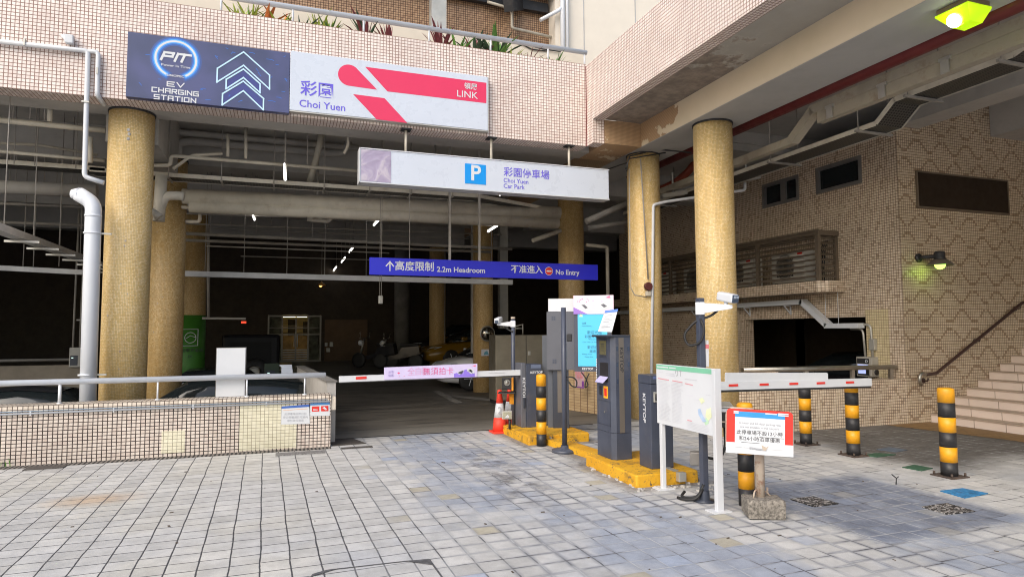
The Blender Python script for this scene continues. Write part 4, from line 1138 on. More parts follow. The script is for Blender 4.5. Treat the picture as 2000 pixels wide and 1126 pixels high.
b = MB(); b.tube([P0+rt*.16+Vector((0, 0, -.02)), P0+rt*.1+Vector((0, 0, -.07)), P0-rt*.05+Vector((0, 0, -.12)), P0-rt*.16+Vector((0, 0, -.25)), P0-rt*.12+Vector((0, 0, -.36)), P0+rt*.0+Vector((0, 0, -.33))+fw*.05, P0+rt*.04+Vector((0, 0, -.2))+fw*.06, P0+fw*.04+Vector((0, 0, -.1))], .012, 8, round_=.06); b.build('cable_loop', M['rubber'], k)
b = MB(); b.box(x+.035, x+.05, y-.05, y-.01, 1.25, 1.5); b.build('paper_tag', M['paper'], k)
b = MB(); b.box(x+.034, x+.052, y-.052, y-.008, 1.42, 1.46); b.build('red_print', M['red_ink'], k)
b = MB()
q = Vector((x, y, 0))
b.tube([q+Vector((-.02, -.02, .16)), q+Vector((-.06, .0, .05)), q+Vector((-.13, .06, .02)), q+Vector((-.15, .16, .02)), q+Vector((-.08, .2, .05))], .014, 8, round_=.06)
b.tube([q+Vector((-.03, -.02, .12)), q+Vector((-.1, -.02, .03)), q+Vector((-.18, .05, .018)), q+Vector((-.2, .14, .02))], .013, 8, round_=.06)
solo(b, 'cable_conduit', M['rubber'], 'black ribbed cable conduits curling on paving at the near camera pole', 'cable', (x-.15, y+.1, 0))
# number-plate light behind the notice
p = at(1404, 812, y=5.45)
k = thing('flash_lamp', 'black boxy lamp housing with grey lid behind the white info board', 'lamp', (p.x, 5.45, p.z))
b = MB(); b.cbox((p.x, 5.45, p.z), .24, .2, .2, -.5, .012); b.build('housing', M['black'], k)
b = MB(); b.cbox((p.x, 5.45, p.z+.112), .26, .22, .02, -.5, .006, .12); b.build('lid', M['galv'], k)
q = Vector((p.x, 5.45, p.z))
b = MB(); b.box(-.02, .08, -.106, -.103, .055, .085, 0, Matrix.Translation(q) @ Matrix.Rotation(-.5, 4, 'Z')); b.build('label_plate', M['paper'], k)
b = MB(); b.box(-.08, .04, -.106, -.103, -.05, -.035, 0, Matrix.Translation(q) @ Matrix.Rotation(-.5, 4, 'Z')); b.build('copper_strip', M['rust'], k)
b = MB(); b.tube([q+Vector((.05, -.02, -.1)), q+Vector((.05, -.03, -.3)), q+Vector((-.05, -.06, -.42)), Vector((3.78, 5.2, .4))], .014, 8, round_=.1); b.tube([q-Vector((0, 0, .05)), Vector((3.75, 5.19, p.z-.03))], .015, 8); b.build('supply_cable', M['rubber'], k)
p = at(1368, 896, y=5.32)
b = MB(); b.cbox((p.x, 5.36, p.z), .15, .08, .13, -.6, .01); solo(b, 'junction_box', M['frame_grey'], 'small grey metal box fixed behind the near camera pole', 'junction box', (p.x, 5.36, p.z))
p = at(1331, 930, y=5.8)
t = thing('island_socket', 'little grey switch box on the front face of near yellow island', 'junction box', (p.x, 5.8, p.z))
b = MB(); b.box(p.x-.045, p.x+.045, 5.775, 5.838, p.z-.05, p.z+.045, .006); b.build('box', M['galv'], t)
b = MB(); b.box(p.x-.06, p.x+.0, 5.85, 6.02, .131, .14); b.build('steel_strap', M['galv'], t)

# info board --------------------------------------------------------------------------
k = thing('information_board', 'white information board with green header on two white posts beside island', 'notice board', (3.63, 5.33, 0))
ya, yb_ = 5.79, 4.87
b = MB(); b.box(3.63, 3.67, yb_, ya, .65, 1.25, .004); b.build('panel', M['paper'], k)
b = MB(); b.box(3.62, 3.69, yb_-.045, yb_-.001, .0, 1.25, .004); b.build('post', M['white'], k)
b = MB(); b.box(3.625, 3.67, ya-.09, ya-.045, .0, .649, .004); b.build('post', M['white'], k)
for yy in (yb_-.02, ya-.068):
    b = MB(); b.box(3.56, 3.74, yy-.07, yy+.07, .001, .012); b.build('foot_plate', M['white'], k)
def ib(u, v): return (-(ya-u*(ya-yb_)), .65+v*.6)     # board coords: u to the right, v up
F1 = Vector((3.63, 0, 0)); YN = (0, -1, 0)
b = MB(); b.poly([(3.6285, ya-.004, 1.2), (3.6285, yb_+.004, 1.2), (3.6285, yb_+.004, 1.246), (3.6285, ya-.004, 1.246)]); b.build('green_header', plain('header_green', (.2, .52, .35), .5), k)
b = MB(); b.strokes([[ib(.03, .955), ib(.24, .955)], [ib(.27, .955), ib(.38, .955)]], F1, YN, Z_, .012, .003); b.build('header_text', M['paper'], k)
b = MB(); rn = random.Random(2)
for c0, c1, v0, v1 in ((.05, .27, .72, .08), (.3, .52, .72, .08), (.56, .95, .13, .03)):
    v = v0
    while v > v1: b.strokes([[ib(c0, v), ib(c1-rn.uniform(0, .06), v)]], F1, YN, Z_, .0045, .0016); v -= .022
b.strokes([[ib(.2, .86), ib(.35, .86)], [ib(.2, .83), ib(.36, .83)], [ib(.06, .87), ib(.14, .87)], [ib(.55, .8), ib(.75, .8)], [ib(.58, .55), ib(.68, .55)], [ib(.7, .5), ib(.78, .5)], [ib(.9, .6), ib(.96, .6)]], F1, YN, Z_, .01, .0016)
b.build('printed_line', plain('faint_print', (.57, .58, .62), .6), k)
b = MB(); b.strokes([[ib(.04, .76), ib(.25, .75)], [ib(.32, .75), ib(.5, .74)], [ib(.55, .73), ib(.68, .72)], [ib(.58, .16), ib(.65, .16)]], F1, YN, Z_, .009, .002); b.build('red_heading', plain('faint_red_print', (.68, .3, .34), .6), k)
b = MB(); b.strokes([[(ib(.4, .88)[0]+.02*math.cos(a), ib(.4, .88)[1]+.026*math.sin(a)) for a in [i*.4-2 for i in range(14)]]], F1, YN, Z_, .007, .002); b.strokes([[ib(.47, .92), ib(.47, .84)], [ib(.45, .92), ib(.49, .92)]], F1, YN, Z_, .007, .002); b.build('badge', M['grey_ink'], k)
for nm, col, pts in (('map_patch', (.7, .74, .5), ((.78, .52), (.84, .55), (.88, .5), (.82, .45))), ('map_patch', (.42, .55, .75), ((.76, .36), (.8, .38), (.84, .28), (.9, .2), (.84, .18), (.77, .28))), ('map_patch', (.72, .76, .5), ((.9, .38), (.97, .42), (.98, .28), (.93, .22), (.88, .28))), ('map_patch', (.5, .72, .5), ((.84, .22), (.92, .27), (.93, .18), (.88, .14)))):
    mo = .0001*int(col[0]*100) % 1; b = MB(); b.poly([(3.6288-.0006*(col[0]*7 % 3), -ib(*p)[0], ib(*p)[1]) for p in pts]); b.build(nm, plain('map_tint', col, .6, var=.1, sc=15), k)

# red-edged notice on a rusty post -------------------------------------------------------
k = thing('parking_notice', 'red and white parking notice on rusty post set in a concrete block', 'notice', (3.8, 4.6, 0))
PX = 3.79; an = R_(36)
rt = Vector((math.cos(an), -math.sin(an), -.035)).normalized(); up = Vector((0.03, 0, 1)); up = (up-rt*up.dot(rt)).normalized(); nn = rt.cross(up)
C0 = at(1483, 843, y=4.45)
def npnt(a, c): return C0+rt*a+up*c
W_, H_ = .295, .2
def npnt(a, c): return C0+rt*(a*.88)+up*(c*.9)
def rrect(x0, x1, y0, y1, r, n=5):
    o = []
    for cx_, cy_, a_ in ((x1-r, y1-r, 0), (x0+r, y1-r, 90), (x0+r, y0+r, 180), (x1-r, y0+r, 270)):
        for i in range(n+1): t_ = R_(a_+90*i/n); o.append((cx_+r*math.cos(t_), cy_+r*math.sin(t_)))
    return o
b = MB(); b.poly([npnt(*p) for p in rrect(-W_, W_, -H_, H_, .035)], nn*-.03); b.build('panel', M['red'], k)
b = MB(); b.poly([npnt(-.3, -.21)+nn*.004, npnt(.3, -.205)+nn*.004, npnt(.3, -.1)+nn*.004, npnt(-.3, -.11)+nn*.004], nn*-.008); b.build('white_fold', M['white'], k)
b = MB(); b.poly([npnt(-.22, -.15)+nn*.008, npnt(.225, -.15)+nn*.008, npnt(.225, .18)+nn*.008, npnt(-.22, .18)+nn*.008], nn*-.002); b.build('paper_sheet', M['paper'], k)
b = MB(); b.poly([npnt(-.22, .13)+nn*.0095, npnt(.225, .13)+nn*.0095, npnt(.225, .18)+nn*.0095, npnt(-.22, .18)+nn*.0095]); b.build('blue_header', plain('header_blue', (.03, .27, .6), .5), k)
b = MB(); b.strokes([[(-.2, .16), (-.17, .16)], [(-.2, .148), (-.17, .148)], [(.05, .156), (.13, .156)], [(.15, .162), (.22, .162)], [(.15, .148), (.22, .148)]], C0+nn*.01, rt, up, .01, .001); b.build('header_text', M['paper'], k)
b = MB()
b.text('12 Hour and 24 Hour parking rate', npnt(0, .075)+nn*.0095, rt, up, .0235, bold=.01, th=.001)
b.text('are not available in this Carpark', npnt(0, .04)+nn*.0095, rt, up, .0235, bold=.01, th=.001)
b.build('small_lettering', M['grey_ink'], k)
b = MB()
b.text('此停車場不設12小時', npnt(0, -.012)+nn*.0095, rt, up, .0405, bold=.004, th=.001); b.text('和24小時泊車優惠', npnt(0, -.068)+nn*.0095, rt, up, .0405, bold=.004, th=.001)
b.strokes([[(.0, -.04), (.19, -.04)], [(-.14, -.092), (.0, -.092)]], C0+nn*.0095, rt, up, .003, .001)
b.build('lettering', plain('faded_ink', (.1, .1, .11), .6), k)
b = MB(); b.strokes([[(-.07, -.135), (-.035, -.135)], [(-.02, -.14), (.05, -.14)]], C0+nn*.0095, rt, up, .014, .001); b.build('footer_text', M['grey_ink'], k)
b = MB(); b.poly([npnt(*p)+nn*.011 for p in ((.02, -.115), (.06, -.135), (.085, -.12), (.055, -.165), (.03, -.16))]); b.build('torn_patch', M['rust'], k)
b = MB(); b.tube([npnt(-.295, -.16)+nn*-.03, npnt(-.297, .16)+nn*-.03, npnt(-.25, .203)+nn*-.03, npnt(-.05, .205)+nn*-.03], .009, 6, round_=.04); b.tube([npnt(.297, .12)+nn*-.03, npnt(.299, -.1)+nn*-.03, npnt(.296, -.2)+nn*-.03], .008, 6); b.build('edge_trim', M['rust'], k)
bt, tp = at(1486, 992, y=4.62), at(1486, 870, y=4.62)
b = MB(); b.cyl((bt.x, 4.62, .13), (bt.x, 4.62, tp.z+.25), .04, 16); b.build('post', M['rust'], k)
b = MB(); b.cbox((bt.x, 4.59, .085), .31, .23, .16, -R_(24), .02)
for v in b.bm.verts: v.co += Vector((random.uniform(-.006, .006), random.uniform(-.006, .006), random.uniform(-.004, .004)))
b.build('concrete_block', M['aggregate'], k)
b = MB(); q = Vector((bt.x, 4.62, .17))
b.tube([q+Vector((-.09, -.02, -.01)), q+Vector((-.08, -.02, .05)), q+Vector((-.03, 0, .055)), q+Vector((.06, 0, .03)), q+Vector((.09, -.02, -.01))], .007, 6, round_=.03); b.tube([q+Vector((.1, .03, -.01)), q+Vector((.1, .03, .055))], .01, 6); b.build('rebar_tie', M['rust'], k)

# far barrier ------------------------------------------------------------------------------
k = thing('barrier_gate', 'far barrier with slate cabinet and long white arm bearing a pink banner', 'barrier', (3.6, 9.4, .125))
x0, x1, y0, y1 = 3.45, 3.77, 9.25, 9.55
b = MB(); b.box(x0+.07, x1, y0, y1, .125, 1.08, .006); b.build('cabinet', M['slate'], k)
b = MB(); b.box(x0-.01, x0+.068, y0+.02, y1, .125, 1.1, .01); b.build('arm_column', plain('slate_lighter', (.11, .115, .135), .42), k)
b = MB(); b.box(x0+.14, x1-.02, y0-.004, y0-.0005, 1.02, 1.075); b.build('top_trim', plain('blue_grey_trim', (.14, .17, .25), .35), k)
b = MB(); b.text('KEYTOP', (x0+.23, y0-.001, .955), X_, Z_, .05, bold=.03, sx=1.1, th=.002); b.build('lettering', M['paper'], k)
b = MB(); b.text('KEYTOP', (x0+.03, y0+.019, .72), DOWN, (1, 0, 0), .06, bold=.02, sx=1.5, th=.002); b.build('lettering', M['paper'], k)
b = MB(); b.box(x0+.02, x0+.055, y0+.008, y0+.02, .42, .58, .006); b.build('handle', M['slate_dk'], k)
ya_ = 9.33
e0 = (at(662, 735, y=ya_)+at(662, 745, y=ya_))/2; e1 = at(1008, 727, y=ya_)
b = MB(); b.bar(e0, (x0+.02, ya_, e1.z), .045, .085); ar = b.build('arm', M['white'], k)
b = MB(); b.bar(e0-Vector((-.01, 0, .047)), (x0, ya_, e1.z-.047), .046, .012); b.build('rubber_edge', M['rubber'], ar)
p = at(706, 737, y=ya_-.03); b = MB(); b.bar(at(695, 738, y=ya_-.026), at(716, 736.8, y=ya_-.026), .004, .036); b.build('red_mark', M['red'], ar)
b = MB(); b.bar(at(955, 727, y=ya_-.026), at(985, 726.5, y=ya_-.026), .003, .012); b.build('grey_print', M['pale_ink'], ar)
c4 = [at(750, 741, y=ya_-.03), at(932, 735.5, y=ya_-.03), at(932, 709.5, y=ya_-.03), at(750, 717, y=ya_-.03)]
b = MB(); b.poly(c4, (0, -.008, 0)); bn = b.build('banner', plain('banner_lilac', (.62, .55, .8), .5, var=.04), ar)
def bp(u, v): 
    q_ = lerp(lerp(c4[0], c4[1], u), lerp(c4[3], c4[2], u), v); return q_+Vector((0, -.0095, 0))
def bpoly(pts): b.poly([bp(*p) for p in pts])
b = MB(); bpoly(((.74, .02), (.97, .02), (.97, .3), (.88, .6), (.74, .3))); b.build('purple_platform', plain('banner_purple', (.27, .18, .72), .5), bn)
b = MB(); bpoly(((.77, .36), (.82, .56), (.85, .5), (.84, .2), (.81, .18))); bpoly(((.88, .5), (.9, .66), (.95, .6), (.97, .3), (.93, .24))); b.build('car_drawing', M['paper'], bn)
b = MB(); bpoly(((.78, .36), (.82, .5), (.84, .36), (.82, .24))); bpoly(((.905, .52), (.92, .6), (.95, .46), (.935, .38))); b.build('car_window_drawing', plain('print_grey', (.12, .12, .15), .5), bn)
b = MB(); c_ = bp(.57, .5); dr = (c4[1]-c4[0]).normalized(); b.text('無須拍卡', c_, dr, Z_, .115, bold=-.006, th=.002); b.build('red_lettering', plain('banner_red', (.72, .08, .28), .5), bn)
b = MB()
for i, ch in enumerate('全自動'): b.text(ch, bp(.28+i*.075, .54), dr, Z_, .12, bold=-.015, th=.002)
b.build('pink_lettering', plain('banner_pink', (.72, .3, .52), .5), bn)
b = MB()
for u in (.15, .2, .42, .55, .69): bpoly(((u, .2+.1*(u*7 % 1)), (u+.008, .26+.1*(u*7 % 1)), (u+.012, .2+.1*(u*7 % 1))))
bpoly(((.135, .5), (.15, .58), (.165, .5), (.15, .42))); bpoly(((.94, .86), (.98, .9), (.98, .78))); b.build('pink_mark', plain('banner_hot_pink', (.8, .1, .25), .5), bn)
b = MB(); b.text('泊車', bp(.07, .6), dr, Z_, .04, th=.002); b.text('優惠', bp(.07, .32), dr, Z_, .04, th=.002); b.build('small_lettering', plain('banner_mauve', (.4, .33, .62), .5), bn)

# far camera pole
x, y = 3.42, 9.58
k = thing('camera_pole', 'far slate pole with white camera and floodlight beside the far barrier', 'camera pole', (x, y, .1))
b = MB(); b.cyl((x, y, .1), (x, y, 1.78), .033, 14); b.build('pole', M['slate'], k)
b = MB(); b.cyl((x, y, 1.78), (x, y, 1.81), .036, 14); b.build('cap', M['rust'], k)
rt = Vector((.93, -.36, 0)); fw = Vector((-.36, -.93, 0)); P0 = Vector((x, y, 1.7))
b = MB(); b.cbox(P0, .08, .08, .1, -.4, .006); b.poly([P0-rt*.035+Vector((0, 0, .04)), P0-rt*.035+Vector((0, 0, -.035)), P0-rt*.25+Vector((0, 0, -.02)), P0-rt*.25+Vector((0, 0, .01))], fw*.05); b.build('bracket', M['white'], k)
cd = (-rt*.25+fw*.95+Vector((0, 0, -.15))).normalized(); side = cd.cross(Vector((0, 0, 1))).normalized(); upv = side.cross(cd); cc_ = P0-rt*.23+Vector((0, 0, .06))
bb = MB(); oriented(cc_, .085, .2, .085, .016); cm = bb.build('camera_body', M['white'], k)
bb = MB(); oriented(cc_+cd*.1-upv*.012, .06, .012, .05, .006); bb.build('front_glass', M['lens'], cm)
b = MB(); b.tube([P0-rt*.12, P0-rt*.13+Vector((0, 0, -.05)), P0-rt*.06+Vector((0, 0, -.1)), P0+fw*.04+Vector((0, 0, -.12))], .012, 8, round_=.04); b.build('cable_loop', M['rubber'], k)
p = at(990, 748, y=y)
b = MB(); b.cbox((p.x, y-.02, p.z), .16, .12, .18, -.4, .01); b.cbox((p.x-.02, y-.05, p.z-.14), .26, .16, .02, -.4, .004); fl = b.build('signal_housing', M['black'], k)
b = MB(); b.lathe([(.05, -.005), (.05, .0), (.03, .002), (.028, -.01), (0, -.012)], (p.x-.03, y-.095, p.z+.02), 20, 'Y'); b.build('speaker_ring', M['galv'], fl)
b = MB(); b.cbox((p.x+.075, y-.06, p.z-.01), .03, .12, .2, -.4, .004); b.build('amber_edge', M['amber'], fl)
b = MB(); b.box(p.x+.04, p.x+.1, y-.04, y+.0, p.z-.32, p.z-.16); b.build('amber_band', M['amber'], fl)
p = at(991, 810, y=9.2)
k2 = thing('floodlight', 'small square floodlight with grey frame standing on far yellow island', 'floodlight', (p.x, 9.2, .125))
b = MB(); b.cbox((p.x, 9.22, p.z), .15, .05, .12, -.25, .006); b.build('housing', M['galv'], k2)
b = MB(); b.cbox((p.x-.004, 9.195, p.z), .125, .006, .095, -.25, .002); b.build('reflector', plain('reflector_silver', (.5, .48, .36), .25, .6), k2)
b = MB(); b.poly([(p.x-.05, 9.19, p.z-.04), (p.x+.045, 9.187, p.z-.04), (p.x, 9.188, p.z+.01)], (0, -.002, 0)); b.build('bright_wedge', M['paper'], k2)
b = MB(); b.cyl((p.x+.05, 9.24, .12), (p.x+.05, 9.24, p.z-.04), .02, 8); b.build('stem', M['black'], k2)

# display screen ---------------------------------------------------------------------------------
k = thing('display_screen', 'slate display cabinet with glowing blue screen and advert boards on far island', 'display', (4.1, 8.95, .125))
C = Vector((4.16, 8.9, 0)); rl_ = Vector((.906, -.423, 0)); rr_ = Vector((.85, -.527, 0))
bk1 = Vector((.423, .906, 0)); bk2 = Vector((.527, .85, 0)); Zv = Vector((0, 0, 1))
def slab(o, r, bk, a0, a1, d0, d1, z0, z1): b.poly([o+r*a0+bk*d0+Zv*z0, o+r*a1+bk*d0+Zv*z0, o+r*a1+bk*d1+Zv*z0, o+r*a0+bk*d1+Zv*z0], Zv*(z1-z0))
b = MB(); slab(C, rl_, bk1, -.415, -.004, .0, .25, 1.0, 1.88); b.build('cabinet', plain('slate_back', (.1, .105, .125), .4, var=.06), k)
b = MB()
for a0, z0 in ((-.34, 1.75), (-.33, 1.1)):
    for i in range(2):
        for j in range(2): slab(C, rl_, bk1, a0+i*.032, a0+i*.032+.026, -.003, -.001, z0+j*.034, z0+j*.034+.027)
b.build('vent', M['slate'], k)
b = MB(); slab(C, rr_, bk2, 0, .56, -.03, .16, .98, 1.85); hs = b.build('screen_housing', M['slate'], k)
b = MB(); slab(C, rr_, bk2, .06, .5, -.036, -.031, 1.06, 1.84); sc = b.build('screen', M['screen'], k)
O2 = C-bk2*.0375
def sct(a, z, tx, s_, al='LEFT'): b.text(tx, O2+rr_*a+Zv*z, rr_, Zv, s_, al, th=.001)
b = MB(); sct(.12, 1.7, '泊車', .035); sct(.12, 1.66, 'Smart Parking', .026); sct(.2, 1.56, '歡迎光臨', .055); sct(.16, 1.5, '彩園停車場', .05); sct(.22, 1.46, 'Welcome to', .03); sct(.13, 1.42, 'Choi Yuen Car Park', .026)
sct(.2, 1.34, '歡迎泊車', .05); sct(.23, 1.28, '減速', .05); sct(.12, 1.24, 'Parking please', .026); sct(.16, 1.2, 'Please slow', .026); b.build('screen_text', plain('screen_ink', (.02, .12, .2), .5), sc)
b = MB(); b.poly([O2+rr_*.08+Zv*1.8, O2+rr_*.14+Zv*1.8, O2+rr_*.13+Zv*1.83, O2+rr_*.1+Zv*1.84], bk2*-.001); b.build('green_mark', emit('screen_green', (.35, .75, .3), .5), sc)
b = MB(); b.text('KEYTOP', O2+bk2*.006+rr_*.2+Zv*1.02, rr_, Zv, .045, bold=.03, th=.002); b.build('lettering', M['paper'], k)
b = MB(); slab(C, rl_, bk1, -.39, -.0, .03, .045, 1.885, 2.08); b.build('blank_board', M['paper'], k)
b = MB(); slab(C, rr_, bk2, .0, .6, -.05, -.04, 1.84, 2.12); ad = b.build('advert_board', plain('advert_pink', (.78, .62, .74), .5, var=.05, sc=9), k)
O3 = C-bk2*.0515
def ap(pts, th=.001): b.poly([O3+rr_*(p[0]*.6)+Zv*(1.84+p[1]*.28) for p in pts], bk2*-th)
b = MB(); ap(((0, 0), (.35, 0), (0, .38))); b.build('purple_corner', plain('advert_purple', (.33, .18, .62), .5), ad)
b = MB(); ap(((.1, .42), (.2, .56), (.36, .44), (.47, .2), (.4, .12), (.22, .26))); ap(((.55, .4), (.66, .62), (.78, .58), (.9, .36), (.82, .26), (.66, .16))); b.build('car_drawing', M['paper'], ad)
b = MB(); ap(((.2, .5), (.28, .5), (.36, .34), (.3, .28)), .002); ap(((.68, .5), (.76, .54), (.84, .4), (.76, .34)), .002); b.build('car_window_drawing', plain('advert_ink', (.12, .12, .15), .5), ad)
b = MB(); rn = random.Random(8)
for i in range(11):
    a, z = rn.uniform(.08, .7), rn.uniform(.62, .82); ap(((a, z), (a+.018, z+.05), (a+.024, z-.03)))
ap(((.8, .86), (.9, .97), (.93, .84))); b.build('pink_mark', plain('advert_hot', (.8, .15, .3), .5), ad)
b = MB(); slab(C, rl_, bk1, -.33, -.09, .04, .24, .125, 1.0); b.build('stand', M['slate_dk'], k)
b = MB(); slab(C, rl_, bk1, -.26, -.16, .034, .039, .36, .99); b.build('stand_strip', M['taupe'], k)
b = MB(); slab(C, rl_, bk1, -.41, -.335, .1, .3, .125, .998); slab(C, rl_, bk1, -.5, -.36, .3, .45, .125, 1.52); b.build('rear_cabinet', plain('slate_rear', (.085, .095, .115), .4, var=.06), k)
b = MB(); q = C+rr_*.1+Zv*.97
b.tube([q, q+Vector((.06, -.02, -.08)), q+Vector((.1, -.04, -.2)), q+Vector((.03, -.05, -.24)), q+Vector((.06, -.03, -.12)), q+rr_*.12+Zv*-.02], .009, 8, round_=.05); b.build('hanging_cable', M['rubber'], k)

t = thing('slim_post', 'slim slate post with round foot and black padlocked clamp before the display', 'post', (3.53, 7.88, 0))
b = MB(); b.cyl((3.53, 7.88, .02), (3.53, 7.88, 1.9), .034, 16); b.build('pole', M['slate'], t)
b = MB(); b.lathe([(.17, 0), (.17, .03), (.15, .04), (.06, .05), (.045, .09)], (3.53, 7.88, 0), 32); b.build('foot', M['slate'], t)
b = MB(); b.cbox((3.6, 7.85, 1.5), .07, .09, .1, -.4, .01); b.build('clamp', M['black'], t)
b = MB(); b.tube([(3.56, 7.87, .98), (3.64, 7.84, .98), (3.69, 7.82, .93), (3.68, 7.82, .84), (3.62, 7.84, .86), (3.57, 7.87, .95)], .01, 8, round_=.05); b.build('cable_loop', M['rubber'], t)
b = MB(); b.tube([(3.58, 8.5, .1), (3.6, 8.42, .03), (3.63, 8.25, .015), (3.58, 8.05, .015), (3.55, 7.95, .02)], .013, 8, round_=.08); solo(b, 'floor_conduit', M['galv'], 'bent grey flexible conduit on the ground between bollard and slim post', 'conduit', (3.6, 8.25, 0))

def traffic_cone(x, y, lab):
    t = thing('traffic_cone', lab, 'traffic cone', (x, y, 0), 'red and white traffic cones')
    b = MB(); b.box(x-.14, x+.14, y-.14, y+.14, .001, .03, .008); b.build('base', M['orange_red'], t)
    b = MB(); b.lathe([(.115, .03), (.09, .24)], (x, y, 0), 24); b.build('lower_cone', M['orange_red'], t)
    b = MB(); b.lathe([(.0905, .24), (.058, .46)], (x, y, 0), 24); b.build('white_sleeve', M['paper'], t)
    b = MB(); b.lathe([(.058, .46), (.035, .62), (.035, .66), (.02, .67), (0, .67)], (x, y, 0), 24); b.build('tip', M['orange_red'], t)
    return t
c1 = traffic_cone(3.24, 9.72, 'front traffic cone with hand drawn number on its white sleeve')
b = MB(); b.text('2', (3.215, 9.637, .35), Vector((1, -.15, 0)), Vector((.0, .13, 1)), .15, bold=.0, th=.006); b.build('hand_lettering', M['grey_ink'], c1)
traffic_cone(3.47, 9.9, 'rear traffic cone partly behind the front cone')

# covers and gratings in the ground ---------------------------------------------------------------
def chequer():
    t = NT('checker_plate'); p = t.pos()
    n = t.noise(p, 38, 2, .5, 1.2)
    c = t.mix(t.rng(n, .53, .58), (.025, .023, .023), (.42, .4, .38)); t.bump(n, .5, .004)
    return t.out(c, .6)
ck = chequer()
def flat(name, pts, m, lab, cat, h=.008):
    b = MB(); b.poly([(p[0], p[1], .001) for p in pts], (0, 0, h)); c = sum((Vector((p[0], p[1], 0)) for p in pts), Vector())/len(pts)
    return solo(b, name, m, lab, cat, c)
def px(*L): return [at(u, v, z=.004) for u, v in L]
flat('access_cover', px((1542, 974), (1588, 969), (1638, 983), (1590, 989)), ck, 'worn checker plate cover nearest the red edged notice', 'manhole cover')
flat('access_cover', px((1800, 989), (1850, 982), (1905, 998), (1850, 1004)), ck, 'worn checker plate cover near the right edge of the dark slab', 'manhole cover')
flat('access_cover', px((1836, 958), (1880, 953), (1930, 963), (1884, 972)), plain('flaking_blue_paint', (.03, .2, .42), .6, var=.4, sc=25, dirt=(.02, .03, .05), dirt_amt=1, dsc=13), 'flaking bright blue cover beside the right bollard', 'manhole cover')
grn = plain('dull_green_paint', (.035, .1, .06), .6, var=.2)
flat('access_cover', px((1676, 889), (1712, 884), (1750, 887), (1714, 892)), grn, 'dull green cover behind the middle bollard', 'manhole cover')
flat('access_cover', px((1762, 912), (1786, 907), (1822, 914), (1800, 919)), grn, 'dull green cover between the two right bollards', 'manhole cover')
flat('access_cover', px((1712, 877), (1736, 873), (1772, 878), (1750, 882)), plain('blue_grey_cover', (.1, .13, .17), .6), 'blue grey cover beside the farther green cover', 'manhole cover')
gm = plain('rusty_grating', (.07, .062, .055), .7, var=.5, sc=60)
flat('drain_grating', [(-2.82, 9.27), (-2.42, 9.27), (-2.42, 9.06), (-2.82, 9.06)], gm, 'dark drain grating at the left end of the low wall', 'drain')
flat('drain_grating', [(-.06, 9.13), (.56, 9.13), (.56, 8.93), (-.06, 8.93)], plain('speckled_grating', (.17, .165, .16), .8, var=.7, sc=60), 'grey speckled drain grating below the wall notices', 'drain')
flat('drain_grating', [(.66, 9.93), (1.02, 9.93), (1.15, 9.45), (.68, 9.42)], gm, 'dark steel plate beside the end of the low wall', 'drain')
flat('drain_grating', [(.78, 9.22), (1.2, 9.22), (1.2, 9.13), (.78, 9.13)], gm, 'narrow dark slot drain in front of the garage threshold', 'drain')
def slot_mat():
    t = NT('channel_grating'); x, y, z = t.sep(t.pos())
    f = t.ma('ABSOLUTE', t.ma('SUBTRACT', t.ma('FRACT', t.ma('DIVIDE', x, .05)), .5)); m = t.rng(f, .22, .3)
    return t.out(t.mix(m, (.17, .15, .13), (.012, .011, .01)), .8)
b = MB(); b.box(-16, .65, 9.22, 9.376, .001, .006); solo(b, 'drain_channel', slot_mat(), 'long slotted drain channel along the foot of the pink wall', 'drain', (-2, 9.33, 0))
b = MB(); rn = random.Random(5)
for i in range(26):
    x, y = -3.28+rn.gauss(0, .1), 9.34+rn.uniform(-.03, .02); a = rn.uniform(0, 6.3); h = rn.uniform(.04, .12)
    d = Vector((math.cos(a)*.04, math.sin(a)*.03, h)); s_ = Vector((-d.y, d.x, 0)).normalized()*.008; p = Vector((x, y, 0))
    b.bm.faces.new([b.bm.verts.new(q) for q in (p-s_*.5, p+s_*.5, p+d*.6+s_, p+d, p+d*.6-s_)])
solo(b, 'weed_tuft', leafm['g'], 'small green weeds at the foot of the pink wall', 'plant', (-3.28, 9.34, 0))
b = MB(); q = at(1750, 945, z=0)
b.tube([q, q+Vector((.01, 0, .06)), q+Vector((-.03, .02, .1))], .006, 5); b.tube([q+Vector((.01, 0, .06)), q+Vector((.04, 0, .075))], .005, 5)
solo(b, 'iron_stub', M['black'], 'short twisted iron rod sticking out of the paving', 'rod', q)

# on the left low wall -----------------------------------------------------------------------------
rl = thing('steel_rail', 'long polished steel rail with slim posts on top of the pink wall', 'railing', (-1.5, 9.5, .717))
b = MB(); b.tube([(-16, 9.5, .985), (.58, 9.5, .985)], .036, 16); b.build('handrail', M['steel'], rl)
for u in (117, 308, 482, 595):
    x = at(u, 760, y=9.5).x; b = MB(); b.cyl((x, 9.5, .735), (x, 9.5, .96), .011 if u != 117 else .018, 10); b.cyl((x, 9.5, .717), (x, 9.5, .73), .03, 12); b.build('post', M['steel'], rl)
t = thing('blank_board', 'blank white board standing upright behind the steel rail', 'board', (-.65, 9.58, .717))
b = MB(); b.box(-.835, -.475, 9.57, 9.59, .72, 1.375, .003); b.build('panel', M['white'], t)
b = MB(); b.box(-.845, -.465, 9.591, 9.6, .72, 1.383); b.build('backing', M['frame_grey'], t)
q = [at(u, v, z=.003) for u, v in ((606, 1128), (612, 1120), (640, 1112), (790, 1095), (838, 1091), (868, 1132))]
b = MB()
for a_, c_ in zip(q, q[1:]): b.bar(a_, c_, .012, .003)
